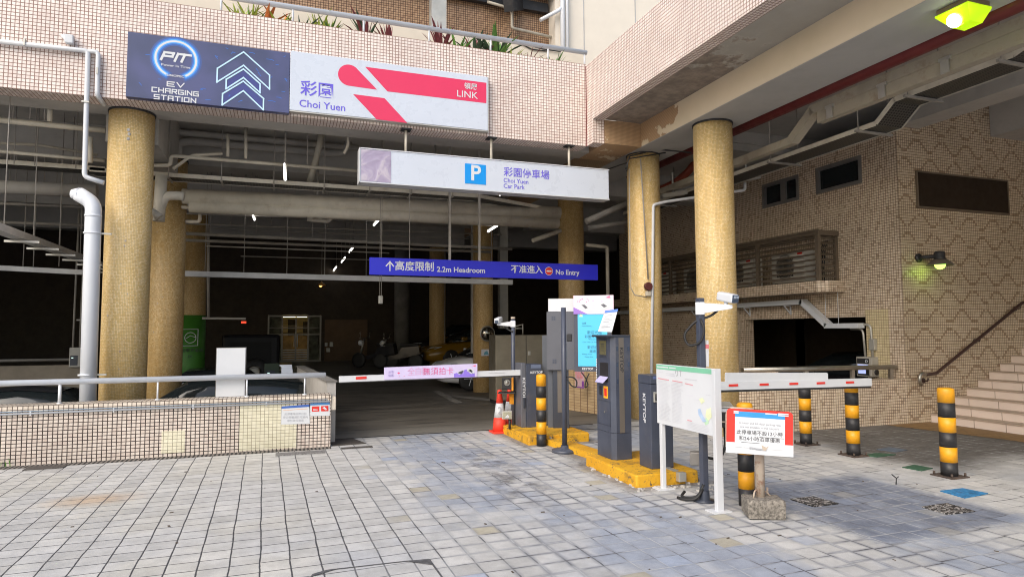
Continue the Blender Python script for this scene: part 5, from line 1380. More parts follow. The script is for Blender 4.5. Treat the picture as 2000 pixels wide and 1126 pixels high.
b.poly([q[3]+Vector((.01, -.005, .001)), q[4]+Vector((0, 0, .001)), lerp(q[4], q[5], .3)+Vector((0, 0, .001))], (0, 0, .0015)); b.poly([q[1], q[2], lerp(q[2], q[3], .12), lerp(q[1], q[0], .6)], (0, 0, .0025))
solo(b, 'cover_frame', M['cover_dark'], 'dark sunken edge of a paved manhole cover at the bottom of the pavement', 'manhole cover', q[3])
t = thing('wall_conduit', 'pair of thin conduits clipped along the face of the pink wall', 'conduit', (-1, 9.36, .6))
b = MB(); b.tube([(-16, 9.36, .605), (.63, 9.36, .628)], .011, 8); b.build('cream_conduit', M['white'], t)
b = MB(); b.tube([(-16, 9.365, .632), (.6, 9.365, .655)], .006, 6); b.build('blue_cable', plain('pale_blue_cable', (.35, .45, .55), .5), t)
b = MB()
for u in (60, 222, 377, 520): x = at(u, 800, y=9.36).x; b.box(x-.008, x+.008, 9.352, 9.376, .6, .65)
b.build('saddle_clip', M['white'], t)
def poster(name, c4, cat, lab, hdr, hh):
    t = thing(name, lab, cat, c4[0])
    b = MB(); b.poly(c4, (0, -.002, 0)); b.build('sheet', M['paper'], t)
    b = MB(); e = Vector((0, -.004, 0)); b.poly([lerp(c4[0], c4[3], 1-hh)+e, lerp(c4[1], c4[2], 1-hh)+e, c4[2]+e, c4[3]+e], (0, -.0005, 0)); b.build('header', plain('poster_blue', hdr, .5), t)
    return t
yw = 9.374
c4 = [at(549, 828, y=yw), at(605, 827, y=yw), at(604, 789, y=yw), at(550, 793, y=yw)]
t = poster('wall_notice', c4, 'notice', 'white notice with blue header and three lines of characters on the pink wall', (.05, .13, .45), .12)
b = MB(); dr = (c4[1]-c4[0]).normalized(); cm_ = (c4[0]+c4[1]+c4[2]+c4[3])/4
for i, tx in enumerate(('此停車場由即日起', '停泊車輛須於限期內', '繳付車位費用')): b.text(tx, cm_+Vector((0, -.003, .01-i*.045)), dr, Z_, .036, bold=-.005, th=.001)
b.build('lettering', M['grey_ink'], t)
b = MB(); c_ = cm_+Vector((0, -.003, .06)); b.strokes([[(-.16, 0), (.05, .015), (.16, .02)]], c_, dr, Z_, .004, .001); b.build('orange_rule', plain('rule_orange', (.8, .35, .1), .5), t)
c4 = [at(606, 812, y=yw), at(644, 811, y=yw), at(644, 785, y=yw), at(606, 787, y=yw)]
t = poster('wall_notice', c4, 'notice', 'small notice with two red pictures at the end of the pink wall', (.06, .22, .5), .16)
e = Vector((0, -.0045, 0))
b = MB(); f = lambda u, v: lerp(lerp(c4[0], c4[1], u), lerp(c4[3], c4[2], u), v)+e
for u0 in (.08, .55): b.poly([f(u0, .35), f(u0+.38, .35), f(u0+.38, .75), f(u0, .75)])
b.build('red_picture', M['red'], t)
b = MB(); e = Vector((0, -.006, 0)); b.poly([f(.15, .45), f(.38, .45), f(.38, .5), f(.15, .55)]); b.poly([f(.62, .6), f(.72, .7), f(.86, .5), f(.8, .42)]); b.build('white_figure', M['paper'], t)


# ------------------------------------------------------------------ right side: services, lamps, rails
b = MB(); b.tube([(6.97, -4, 4.9), (6.97, 12, 4.9)], .11, 14); solo(b, 'fire_pipe', M['redpipe'], 'long dark red pipe running beside the cream beam overhead', 'pipe', (7.02, 4, 4.95))
t = thing('box_trunking', 'cream box trunking with grey saddles under the deck beside the red pipe', 'trunking', (7.4, 5.5, 4.7))
b = MB(); b.box(7.3, 7.44, -4, 7.35, 4.76, 4.9); b.box(7.3, 7.42, -4, 7.2, 4.6, 4.757); b.bar((7.37, 7.3, 4.83), (7.37, 7.75, 4.5), .14, .14); b.bar((7.37, 7.7, 4.5), (7.37, 12, 4.45), .12, .12); b.build('body', plain('stained_trunking', (.36, .32, .25), .6, var=.15, dirt=(.16, .1, .06), dirt_amt=.7, dsc=3), t)
for y in (3.2, 4.15, 5.25, 6.1, 6.95):
    b = MB(); b.box(7.265, 7.45, y-.07, y+.07, 4.74, 4.78); b.box(7.268, 7.285, y-.05, y+.05, 4.59, 4.74); b.build('saddle', M['galv'], t)
tr = thing('cable_tray', 'dark perforated cable tray stepping upward beneath the deck on thin rods', 'cable tray', (8.1, 8, 4.5))
def perf():
    t = NT('perforated_tray'); x, y, z = t.sep(t.pos())
    fx = t.ma('ABSOLUTE', t.ma('SUBTRACT', t.ma('FRACT', t.ma('DIVIDE', x, .05)), .5)); fy = t.ma('ABSOLUTE', t.ma('SUBTRACT', t.ma('FRACT', t.ma('DIVIDE', y, .03)), .5))
    m = t.ma('MULTIPLY', t.rng(fx, .34, .28), t.rng(fy, .34, .28))
    return t.out(t.mix(m, (.075, .072, .065), (.012, .012, .012)), .5, .3)
pf = perf()
TP = [(14, 4.46), (6.75, 4.5), (6.45, 4.74), (4.9, 4.74), (3.6, 5.2), (1.5, 5.25)]
b = MB()
for (ya, za), (yb, zb_) in zip(TP, TP[1:]): b.poly([(7.92, ya, za), (8.4, ya, za), (8.4, yb, zb_), (7.92, yb, zb_)], (0, 0, .006))
b.build('tray_floor', pf, tr)
for xx in (7.915, 8.405):
    b = MB()
    for (ya, za), (yb, zb_) in zip(TP, TP[1:]): b.bar((xx, ya, za+.02), (xx, yb, zb_+.02), .008, .07)
    b.build('side_flange', M['pipe'], tr)
for y, z in ((12.6, 4.46), (10.6, 4.475), (8.8, 4.485), (7.0, 4.495), (6.2, 4.735), (5.0, 4.735), (3.6, 5.19)):
    b = MB(); b.box(7.8, 8.52, y-.02, y+.02, z-.035, z-.003); b.cyl((7.86, y, z), (7.86, y, 5.75 if y < 10.9 else 5.36), .008, 6); b.cyl((8.47, y, z), (8.47, y, 5.75 if y < 10.9 else 5.36), .008, 6); b.build('hanger', M['pipe_dk'], tr)
b = MB(); rn = random.Random(6)
for i in range(7): b.tube([(7.98+i*.055, 13, 4.5), (7.98+i*.055, 6.8, 4.53), (7.98+i*.055, 6.45, 4.78), (7.98+i*.055, 4.9, 4.78), (7.98+i*.055, 3.6, 5.24)], .016, 6)
b.build('cables', M['black'], tr)
t = thing('soffit_lamp', 'lit yellow bulkhead lamp fixed under the cream beam', 'lamp', (6.42, 4.42, 4.85))
b = MB(); b.box(6.26, 6.58, 4.26, 4.58, 4.79, 4.849, .008); b.build('housing', plain('lamp_brown', (.22, .17, .1), .6), t)
b = MB(); A0 = [(6.25, 4.25), (6.59, 4.25), (6.59, 4.59), (6.25, 4.59)]; B0 = [(6.33, 4.33), (6.51, 4.33), (6.51, 4.51), (6.33, 4.51)]
b.poly([(p[0], p[1], 4.775) for p in A0], (0, 0, .014)); va = [b.bm.verts.new((p[0], p[1], 4.774)) for p in A0]; vb = [b.bm.verts.new((p[0]+.02, p[1]-.02, 4.64)) for p in B0]
for i in range(4): b.bm.faces.new((va[i], vb[i], vb[(i+1) % 4], va[(i+1) % 4]))
b.bm.faces.new(vb[::-1]); ln = b.build('lens', M['lamp_y'], t)
b = MB(); b.ball((6.33, 4.44, 4.70), .075, 14); b.build('bulb', M['lamp_core'], ln)

c = at(1838, 512, y=7.86)
t = thing('wall_lamp', 'dark hooded wall lamp glowing green beside the stairs', 'wall lamp', (c.x, 8.14, c.z+.05))
b = MB(); b.lathe([(.075, 8.145), (.075, 8.12), (.05, 8.1)], (c.x-.17, 0, c.z+.1), 20, 'Y'); b.build('wall_plate', M['black'], t)
b = MB(); b.tube([(c.x-.17, 8.12, c.z+.1), (c.x-.15, 8.0, c.z+.1), (c.x-.02, 7.9, c.z+.11)], .032, 12, round_=.06); b.build('arm', M['black'], t)
b = MB(); b.lathe([(.0, .2), (.07, .19), (.085, .16), (.085, .08), (.1, .05)], (c.x, 7.88, c.z), 24); b.build('cap', M['black'], t)
b = MB(); b.lathe([(.1, .05), (.12, .04), (.2, -.035), (.205, -.05), (.19, -.035), (.11, .03)], (c.x, 7.88, c.z), 28); b.build('shade', plain('lamp_shade_grey', (.12, .1, .08), .5), t)
b = MB(); b.ball((c.x, 7.88, c.z-.035), .085, 16); b.build('bulb', M['lamp_g'], t)
pl_ = bpy.data.objects.new('wall_lamp_light', bpy.data.lights.new('wall_lamp_light', 'POINT')); COL.objects.link(pl_); pl_.location = (c.x-.12, 7.98, c.z-.16); pl_.data.energy = .6; pl_.data.color = (.55, 1, .1); pl_.data.shadow_soft_size = .05; pl_.parent = t; pl_.location = pl_.location-Vector(t.location)

t = thing('stair_handrail', 'dark brown handrail with steel curl climbing the wall above the stairs', 'handrail', at(1810, 735, y=8.05))
q = [at(1828, 729, y=8.05), at(1998, 590, y=8.05)]; s_ = (q[1]-q[0])
b = MB(); b.tube([at(1808, 731, y=8.05), q[0], q[1], q[1]+Vector((.4, 0, .02)), q[1]+Vector((2.2, 0, 1.1))], .027, 12, round_=.04); b.build('rail', M['handrail'], t)
b = MB(); b.tube([at(1808, 731, y=8.05), at(1799, 728, y=8.05), at(1795, 740, y=8.05), at(1800, 752, y=8.06)], .027, 12, round_=.05); b.build('curled_end', M['steel_dk'], t)
for u, v in ((1810, 741), (1911, 664), (1990, 600)):
    p = at(u, v, y=8.08); b = MB(); b.tube([(p.x, 8.148, p.z-.02), (p.x, 8.06, p.z-.02), (p.x, 8.05, p.z+.03)], .012, 8); b.lathe([(.045, 8.149), (.045, 8.135)], (p.x, 0, p.z-.02), 16, 'Y'); b.build('bracket', M['handrail'], t)

# louvred cage and condensers on the ledge
t = thing('louvre_cage', 'bronze louvred cage on the mosaic ledge enclosing air conditioners', 'screen', (9.6, 12, 2.51))
zt_ = 3.47; PY = [9.5, 11.15, 12.8, 14.45, 16.1]
b = MB(); b.box(9.52, 9.58, 9.47, 16.2, zt_-.07, zt_); b.box(9.96, 10.0, 9.47, 16.2, zt_-.07, zt_); b.box(9.5, 10.0, 9.44, 9.468, zt_-.09, zt_+.004); b.box(9.49, 9.519, 9.44, 16.2, zt_-.02, zt_+.02)
for y in (10.0, 10.6, 11.6, 12.2, 13.3, 14.9): b.box(9.58, 9.96, y, y+.05, zt_-.045, zt_-.005)
b.build('top_frame', M['bronze'], t)
for y in PY:
    b = MB(); b.box(9.51, 9.58, y-.035, y+.035, 2.51, zt_-.071); b.build('post', M['bronze'], t)
b = MB(); b.box(9.95, 10.005, 9.47, 9.54, 2.51, zt_-.092); b.build('post', M['bronze'], t)
for ya, yb in zip(PY, PY[1:]):
    b = MB()
    for i in range(8):
        z = 2.6+i*.105; b.poly([(9.525, ya+.036, z-.018), (9.525, yb-.036, z-.018), (9.57, yb-.036, z+.022), (9.57, ya+.036, z+.022)], (.004, 0, .006))
    b.build('louvre', M['bronze'], t)
b = MB()
for i in range(8):
    z = 2.6+i*.105; b.poly([(9.585, 9.48, z-.018), (9.945, 9.48, z-.018), (9.945, 9.52, z+.022), (9.585, 9.52, z+.022)], (0, .004, .006))
b.build('louvre', M['bronze'], t)
ACM = plain('condenser_white', (.6, .58, .52), .5, var=.05)
LAB = ['air conditioner condenser in the louvred bay nearest the cage end', 'air conditioner condenser in the second louvred bay partly behind the column', 'condenser in the dim third bay seen between the two columns', 'condenser in the darkest farthest louvred bay']
for i, (ya, yb) in enumerate(zip(PY, PY[1:])):
    y0 = ya+.45 if i == 0 else ya+.3; k = thing('air_conditioner', LAB[i], 'air conditioner', (9.78, y0+.45, 2.51), 'condensers in the louvred cage')
    b = MB(); b.box(9.64, 9.93, y0, y0+.9, 2.54, 3.16, .015); b.build('body', ACM, k)
    b = MB(); b.lathe([(.26, 9.636), (.26, 9.63), (.235, 9.628), (.23, 9.639)], (0, y0+.52, 2.86), 32, 'X')
    for j in range(6): 
        r0 = .03+j*.035; b.lathe([(r0, 9.634), (r0, 9.63), (r0+.012, 9.63), (r0+.012, 9.634)], (0, y0+.52, 2.86), 24, 'X')
    b.build('fan_grille', M['pipe_dk'], k)
    b = MB(); b.box(9.634, 9.639, y0+.3, y0+.74, 2.66, 3.06); b.build('fan_opening', M['black'], k)
    b = MB(); b.box(9.63, 9.639, y0+.05, y0+.17, 3.08, 3.12); b.build('red_badge', M['red'], k)
    b = MB(); b.box(9.66, 9.7, y0+.06, y0+.1, 2.511, 2.54); b.box(9.66, 9.7, y0+.8, y0+.84, 2.511, 2.54); b.build('foot', M['black'], k)
b = MB(); rn = random.Random(12)
for i in range(5):
    y = 9.62+i*.05; b.tube([(9.9, y, 3.3), (9.86, y+.03, 3.1), (9.8, y-.02, 2.95), (9.84, y+.05, 2.75), (9.8, y, 2.52)], .011, 6, round_=.05)
solo(b, 'refrigerant_hose', M['black'], 'black refrigerant hoses hanging inside the end of the louvred cage', 'hose', (9.85, 9.7, 2.55))

# white trunking, meter box
t = thing('white_trunking', 'white box trunking on brackets stepping down across the low opening', 'trunking', (9.9, 12, 2.15))
b = MB(); b.bar((9.9, 18, 2.13), (9.9, 10.25, 2.15), .16, .1); b.build('upper_run', M['white'], t)
b = MB(); b.bar((9.9, 10.3, 2.165), (9.9, 9.66, 1.67), .16, .1); b.build('sloping_run', M['white'], t)
b = MB(); b.bar((9.9, 9.7, 1.66), (9.9, 8.92, 1.66), .16, .09); b.build('lower_run', M['white'], t)
for y in (10.75, 12.0, 14.0, 15.6):
    b = MB(); b.box(9.84, 10.018, y-.015, y+.015, 2.075, 2.095); b.box(10.0, 10.018, y-.015, y+.015, 1.9, 2.075); b.bar((9.85, y, 2.075), (10.005, y, 1.92), .02, .02); b.build('bracket', M['white'], t)
for y in (9.75, 9.45):
    b = MB(); b.cyl((9.93, y, 1.7), (9.93, y, 2.3), .006, 6); b.build('hanger_wire', M['white'], t)
t = thing('payment_terminal', 'grey wall terminal with two small screens and round speaker beside opening', 'terminal', (9.98, 8.83, .72))
b = MB(); b.box(9.84, 10.01, 8.68, 9.0, .75, 1.1, .008); b.build('housing', plain('terminal_grey', (.36, .34, .3), .5), t)
b = MB(); b.box(9.836, 9.84, 8.73, 8.98, .98, 1.07); b.box(9.836, 9.84, 8.73, 8.98, .77, .93); b.build('bezel', M['black'], t)
b = MB(); b.box(9.834, 9.8362, 8.8, 8.96, .8, .89); b.box(9.834, 9.8362, 8.75, 8.97, .945, .965); b.build('screen', emit('terminal_screen', (.35, .42, .75), .5), t)
b = MB(); b.lathe([(.028, 9.8365), (.028, 9.832), (.018, 9.832), (.018, 9.836)], (0, 8.78, 1.025), 20, 'X'); b.build('round_badge', M['paper'], t)
b = MB(); b.lathe([(.05, 8.68), (.05, 8.672), (.03, 8.67), (0, 8.672)], (9.95, 0, .83), 24, 'Y'); b.build('speaker', M['black'], t)
t = thing('terminal_conduit', 'two bent grey conduits with a small box above the wall terminal', 'conduit', (9.98, 8.8, 1.1))
b = MB(); b.tube([(9.97, 9.2, 1.68), (9.97, 8.78, 1.68), (9.97, 8.76, 1.1)], .022, 8, round_=.1); b.tube([(9.95, 9.2, 1.6), (9.95, 8.93, 1.6), (9.95, 8.9, 1.1)], .02, 8, round_=.1); b.build('conduit', M['galv'], t)
b = MB(); b.box(9.94, 10.018, 8.7, 8.81, 1.22, 1.42, .006); b.build('socket_box', M['galv'], t)

# conduits and boxes on and between the right columns
yf = 10.06
t = thing('column_conduit', 'white conduit climbing the mosaic column behind the kiosk then turning right', 'conduit', at(1272, 800, y=yf))
b = MB(); b.tube([at(1272, 800, y=yf), at(1276, 400, y=yf), at(1300, 394, y=yf), at(1455, 371, y=yf), at(1455, 357, y=yf)], .028, 8, round_=.05); b.build('conduit', M['white'], t)
b = MB(); b.tube([at(1251, 310, y=yf), at(1258, 420, y=yf), at(1266, 545, y=yf)], .012, 6); b.tube([at(1263, 580, y=yf), at(1240, 576, y=yf), at(1231, 560, y=10.15), at(1229, 330, y=10.2)], .01, 6); b.build('bell_wire', M['pipe_dk'], t)
p = at(1265, 559, y=yf); q = at(1266, 573, y=yf)
t = thing('alarm_bell', 'dark red alarm box fixed to the mosaic column behind the kiosk', 'alarm', p)
b = MB(); b.cyl((p.x, yf+.02, p.z), (p.x, yf-.05, p.z), .075, 8); b.build('sounder', plain('alarm_maroon', (.09, .02, .02), .4), t)
b = MB(); b.cbox((q.x, yf, q.z), .09, .06, .09, 0, .01); b.build('call_point', M['pipe'], t)
b = MB(); b.tube([at(1285, 372, y=13), at(1318, 358, y=12.6), at(1345, 335, y=12.2), at(1362, 312, y=12)], .085, 14, round_=.2); b.tube([at(1290, 372, y=12.9)+Vector((0, 0, 0)), at(1305, 366, y=12.75)], .095, 14)
solo(b, 'fire_pipe', M['redpipe2'], 'orange red pipe with collar sloping between the two right columns', 'pipe', at(1320, 355, y=12.5))
for u0, u1, v, y, lab in ((1290, 1338, 380, 11, 'grey strip light fitting between the two right columns'), (1434, 1480, 350, 10.4, 'grey strip light fitting right of the nearest right column')):
    A, B_ = at(u0, v+4, y=y), at(u1, v-4, y=y); b = MB(); b.bar(A, B_, .16, .08); b.cyl((A+B_)/2+Vector((0, 0, .04)), (A+B_)/2+Vector((0, 0, .45)), .02, 6)
    solo(b, 'strip_light', M['galv'], lab, 'light', (A+B_)/2)
b = MB()
b.tube([at(1222, 330, y=10), at(1230, 305, y=10), at(1262, 297, y=10.1), at(1285, 292, y=10.0), at(1350, 298, y=9.5)], .014, 6); b.tube([at(1224, 335, y=9.98), at(1228, 310, y=9.98), at(1300, 298, y=9.9)], .012, 6); b.tube([at(1224, 318, y=10.4), at(1130, 350, y=12)], .012, 6)
solo(b, 'loose_cable', M['black'], 'loose black cables looped around the top of a right column', 'cable', at(1262, 297, y=10))

# ------------------------------------------------------------------ pipes and trays under the garage ceiling
def pipe_run(name, lab, runs, mat, r, cat='pipe', hang=(), hr=.008, rnd_=.06, ztop=5.36, n=10):
    """runs: list of (depth y, [(u, v), ...]); hang: pixel columns of hanger rods on the first run"""
    y0, L0 = runs[0]; t = thing(name, lab, cat, at(*L0[0], y=y0))
    for i, (y, L) in enumerate(runs):
        b = MB(); pts = [at(*q[:2], y=(q[2] if len(q) > 2 else y)) for q in L]; b.tube(pts, r if i == 0 else r*.85, n, round_=rnd_); b.build('run' if i == 0 else 'branch', mat, t)
    for u in hang:
        (ua, va), (ub, vb) = L0[0][:2], L0[-1][:2]; f = (u-ua)/(ub-ua); p = at(u, va+(vb-va)*f, y=y0)
        b = MB(); b.cyl(p, (p.x, p.y, ztop), hr, 6); b.build('hanger', M['pipe_dk'], t)
    return t


PD, PP = M['pipe'], M['pipe_dk']
pipe_run('sprinkler_pipe', 'cream sprinkler pipe directly behind the fascia soffit', [(11.05, [(318, 229), (1157, 305)]), (11.05, [(430, 238), (430, 222)]), (11.05, [(680, 261), (680, 285), (672, 300)])], PD, .028, hang=(340, 520, 640, 880, 1130))
pipe_run('sprinkler_pipe', 'cream sprinkler pipe with tall riser at the top left of the garage', [(11.05, [(-40, 231), (206, 255)]), (11.05, [(97, 238), (98, 197)]), (11.05, [(176, 318), (176, 268)])], PD, .042, hang=(25, 58, 86))
pipe_run('drain_pipe', 'cream pipe with stepped elbow above the left cable tray', [(11.6, [(298, 323), (333, 323), (334, 304), (705, 334)]), (11.6, [(338, 330), (375, 303), (435, 300)]), (11.6, [(445, 306), (445, 262)]), (11.6, [(480, 310), (480, 248)])], PD, .03, hang=(600,))
pipe_run('drain_pipe', 'grey pipe looping under the ceiling behind the stepped cream pipe', [(13.0, [(348, 330), (348, 280), (368, 276), (640, 299), (672, 299), (682, 272)]), (13.0, [(338, 260), (345, 258), (700, 290)])], M['concrete'], .07)
pipe_run('drain_pipe', 'slanting grey pipe dropping from the ceiling left of the parking sign', [(12.2, [(628, 262), (620, 300), (603, 362)])], PD, .055, hang=())
t = thing('cable_tray', 'long perforated grey cable tray crossing the garage mouth on rods', 'cable tray', at(300, 347, y=12))
A, B_ = at(180, 337, y=12), at(930, 385, y=12); A.z = B_.z = 4.18
b = MB(); b.box(A.x, B_.x, 11.85, 12.2, 4.175, 4.182)
b.poly([(B_.x, 11.85, 4.175), (B_.x, 12.2, 4.175), (B_.x+1.6, 12.9, 4.175), (B_.x+1.6, 12.55, 4.175)], (0, 0, .006)); b.build('tray_floor', pf, t)
b = MB(); b.box(A.x, B_.x, 11.84, 11.849, 4.165, 4.235); b.bar((B_.x, 11.845, 4.2), (B_.x+1.6, 12.545, 4.2), .009, .07); b.build('side_flange', PD, t)
b = MB(); b.box(A.x, B_.x, 12.201, 12.21, 4.165, 4.235); b.build('side_flange', PD, t)
for u in (332, 434, 535, 632, 720, 800, 880):
    x = at(u, 360, y=12).x; b = MB(); b.box(x-.015, x+.015, 11.8, 12.24, 4.14, 4.164); b.cyl((x, 11.82, 4.15), (x, 11.82, 5.36), .007, 6); b.build('hanger', PP, t)
t = thing('cable_tray', 'grey cable tray stub behind the white conduit on the far left', 'cable tray', at(60, 327, y=12))
A, B_ = at(-60, 318, y=12), at(72, 328, y=12)
b = MB(); b.box(A.x, -2.75, 11.85, 12.2, 4.2, 4.207); b.build('tray_floor', pf, t); b = MB(); b.box(A.x, -2.75, 11.84, 11.849, 4.19, 4.26); b.build('side_flange', PD, t)
for u in (30, 70, 150):
    x = at(u, 330, y=11.9).x; b = MB(); b.cyl((x, 11.84, 4.2), (x, 11.84, 5.36), .008, 6); b.build('hanger', PP, t)
pipe_run('sprinkler_pipe', 'two parallel thin cream pipes at the top left behind the white conduit', [(11.6, [(-40, 292), (204, 314)]), (12.4, [(-40, 278), (75, 283), (190, 302)])], PD, .028, hang=(72,))
pipe_run('main_duct', 'thick cream drain main crossing the garage with stained joints', [(12.6, [(356, 383), (1092, 416)]), (12.62, [(370, 402), (1090, 436)])], PD, .135, hang=(620, 850), hr=.02, n=20)
pipe_run('sprinkler_pipe', 'thin cream pipe behind the thick main with a dropped end', [(13.0, [(345, 404), (372, 405), (373, 395)]), (13.1, [(345, 432), (390, 433), (391, 418)])], PD, .04)
pipe_run('sprinkler_pipe', 'thin grey pipe behind thick main level with the lit tubes', [(14.3, [(345, 416), (600, 424), (1090, 445)])], PP, .022, hang=(560, 700, 800))
pipe_run('sprinkler_pipe', 'grey pipe pair above the white trunking deeper in the garage', [(15.2, [(345, 455), (1000, 486)]), (15.4, [(345, 468), (960, 492)])], PP, .04, hang=(410, 500, 610))
pipe_run('sprinkler_pipe', 'row of thin grey pipes deepest under the garage ceiling', [(16.4, [(345, 436), (980, 458)]), (16.8, [(420, 446), (1000, 470)]), (17.2, [(470, 500), (900, 512)]), (15.0, [(400, 480), (760, 494)])], PP, .018, hang=(450, 530, 640, 690, 760))
pipe_run('sprinkler_pipe', 'grey pipes across the far left ceiling behind the tall white conduit', [(13.4, [(-40, 372), (185, 384)]), (14.2, [(-40, 395), (180, 405)]), (14.6, [(-40, 432), (170, 440)])], PP, .035, hang=(18, 30, 85, 110, 118, 150))
pipe_run('main_duct', 'broad grey duct under the ceiling at the far left', [(13.0, [(-60, 362), (190, 372)])], M['concrete'], .11, hang=(140,), n=16)
b = MB(); b.poly([at(805, 741, z=.003), at(815, 741, z=.003), at(905, 786, z=.003), at(888, 787, z=.003)]); b.poly([at(882, 771, z=.003), at(960, 778, z=.003), at(962, 783, z=.003), at(886, 775, z=.003)])
o = b.build('bay_line', plain('faded_bay_line', (.19, .18, .165), .8, var=.3, sc=6)); o['kind'] = 'structure'
pipe_run('sprinkler_pipe', 'pale pipe leading back to the far column right of parking sign', [(13.5, [(1040, 470), (1095, 450)]), (13.5, [(1145, 478), (1186, 482), (1188, 640)])], PD, .05)
pipe_run('drain_pipe', 'slanting cream pipe between the far column and the right column', [(11.5, [(1145, 432), (1228, 395)]), (12.5, [(1150, 445), (1228, 432)])], PP, .06)
t = thing('valve_assembly', 'cluster of pipe valves hanging under the thick cream drain main', 'valve', at(612, 423, y=13.3))
b = MB(); c = at(600, 422, y=13.3); b.cyl(c, c+Vector((.12, 0, 0)), .09, 14); b.tube([c+Vector((0, 0, -.06)), c+Vector((.4, 0, -.08)), c+Vector((.5, 0, .03))], .045, 10, round_=.06); b.cyl(c+Vector((.25, 0, -.05)), c+Vector((.25, 0, .08)), .05, 10); b.build('valve_body', PD, t)
b = MB(); b.lathe([(.07, 0), (.07, .015), (.055, .015), (.055, 0)], c+Vector((.25, 0, .09)), 18); b.build('hand_wheel', PP, t)
t = thing('white_trunking', 'long white trunking hung on wires across the dark garage', 'trunking', at(345, 530, y=14.2))
A, B_ = at(345, 533, y=14.2), at(1000, 554, y=14.2)
b = MB(); b.bar((A.x, 14.2, 2.75), (B_.x, 14.2, 2.72), .12, .11); b.build('body', plain('dull_white_trunking', (.5, .5, .5), .5), t)
for u in (400, 476, 560, 634, 715, 800, 880, 960):
    p = at(u, 540, y=14.2); b = MB(); b.cyl((p.x, 14.2, 2.8), (p.x, 14.2, 5.36), .007, 6); b.build('hanger_wire', PP, t)
t = thing('white_trunking', 'short white trunking at the far left of the dark garage', 'trunking', at(60, 527, y=14))
A, B_ = at(-60, 520, y=14), at(166, 532, y=14); b = MB(); b.bar(A, B_, .12, .09); b.build('body', bpy.data.materials['dull_white_trunking'], t)
for u in (45, 65, 115):
    p = at(u, 520, y=14); b = MB(); b.cyl(p, (p.x, 14, 5.36), .009, 6); b.build('hanger_wire', PP, t)
t = thing('lamp_track', 'grey lamp track with crossbars running back into the left of garage', 'lighting track', (-3.5, 11, 2.95))
b = MB(); b.box(-3.68, -3.5, 9.9, 20, 2.93, 3.03); b.build('track', bpy.data.materials['dull_white_trunking'], t)
for i in range(9):
    y = 10.9+i*.85; b = MB(); b.box(-3.72, -3.3, y-.03, y+.03, 2.87, 2.9); b.build('crossbar', M['galv'], t)
for y in (10.5, 11.6, 12.8, 14): 
    b = MB(); b.cyl((-3.6, y, 3.03), (-3.6, y, 5.36), .008, 6); b.build('hanger_wire', PP, t)
TUBES = [((556, 322), (557, 352), 3.9), ((491, 410), (497, 429), 4.0), ((745, 424), (730, 440), 4.0), ((975, 438), (953, 452), 4.0), ((690, 483), (682, 492), 4.0), ((674, 503), (667, 512), 4.0), ((657, 521), (651, 529), 4.0), ((832, 553), (821, 559), 3.6), ((984, 376), (975, 381), 4.0)]
TL = ['lit tube hanging vertically nearest the charging sign', 'lit tube under the cream main left of the valve cluster', 'lit tube above the left end of the blue sign', 'lit tube below the middle of the white parking sign', 'nearest of three small lit tubes in the receding row', 'middle of three small lit tubes in the receding row', 'farthest of three small lit tubes in the receding row', 'small lit tube just below the blue headroom sign', 'short lit tube peeping out under the parking sign']
for (a, c, z), lab in zip(TUBES, TL):
    A, B_ = at(*a, z=z), at(*c, z=z)
    if lab.startswith('short'): A, B_ = at(*a, y=13), at(*c, y=13)
    if lab.startswith('lit tube hanging'): A, B_ = at(556, 320, y=11.4), at(557, 351, y=11.2)
    t = thing('tube_light', lab, 'tube light', A, 'fluorescent tubes in the garage')
    r = .018 if (A-CAM).length < 14 else .02
    b = MB(); b.tube([A, B_], r, 10); b.build('tube', M['tube_on'], t)
    ov = Vector((0, .04, 0)) if lab.startswith('lit tube hanging') else Vector((0, 0, r+.02)); b = MB(); b.bar(A+ov, B_+ov, .05, .03); b.build('batten', M['galv'], t)
    for q in (A, B_): b = MB(); b.cyl(q+Vector((0, 0, .04)), (q.x, q.y, 5.36), .006, 6); b.build('hanger', PP, t)
p = at(743, 585, y=12.3)
t = thing('hanging_sensor', 'small grey sensor box hanging on two wires below the blue sign', 'sensor', p)
b = MB(); b.cbox(p, .075, .06, .15, .2, .006); b.build('box', M['galv'], t)
for dx in (-.015, .015): b = MB(); b.cyl(p+Vector((dx, 0, .07)), (p.x+dx, p.y, 5.36), .006, 6); b.build('wire', PP, t)

# ------------------------------------------------------------------ inside the garage
t = thing('convex_mirror', 'round convex mirror with steel rim on the far mosaic column', 'mirror', at(953, 651, y=15.95))
c = at(952, 651, y=15.9)
prof = [((.18)*math.sin(R_(a)), -.12*math.cos(R_(a))) for a in range(90, -1, -10)]
b = MB(); b.lathe([(r*1.0, h) for r, h in prof], (c.x, c.y, c.z), 28, 'Y'); b.build('glass', M['mirror'], t)
b = MB(); b.lathe([(.18, -.01), (.2, -.02), (.206, .0), (.198, .02), (.18, .02)], (c.x, c.y, c.z), 28, 'Y'); b.build('rim', M['steel_dk'], t)
c = at(948, 688, y=16.02); b = MB(); b.cbox(c, .22, .012, .17)
t = thing('safety_poster', 'small pale poster with a blue drawing on the far mosaic column', 'poster', c); b.build('sheet', M['pale_ink'], t)
b = MB(); b.poly([(c.x-.05, c.y-.008, c.z-.06), (c.x+.09, c.y-.008, c.z-.06), (c.x+.05, c.y-.008, c.z+.05), (c.x-.02, c.y-.008, c.z+.02)], (0, -.001, 0)); b.build('blue_drawing', plain('poster_teal', (.12, .3, .38), .6), t)
t = thing('steel_cabinet', 'wide brushed steel cabinet standing behind the far barrier', 'cabinet', at(1010, 770, y=13.4))
A, B_ = at(968, 654, y=13.4), at(1075, 700, y=13.4)
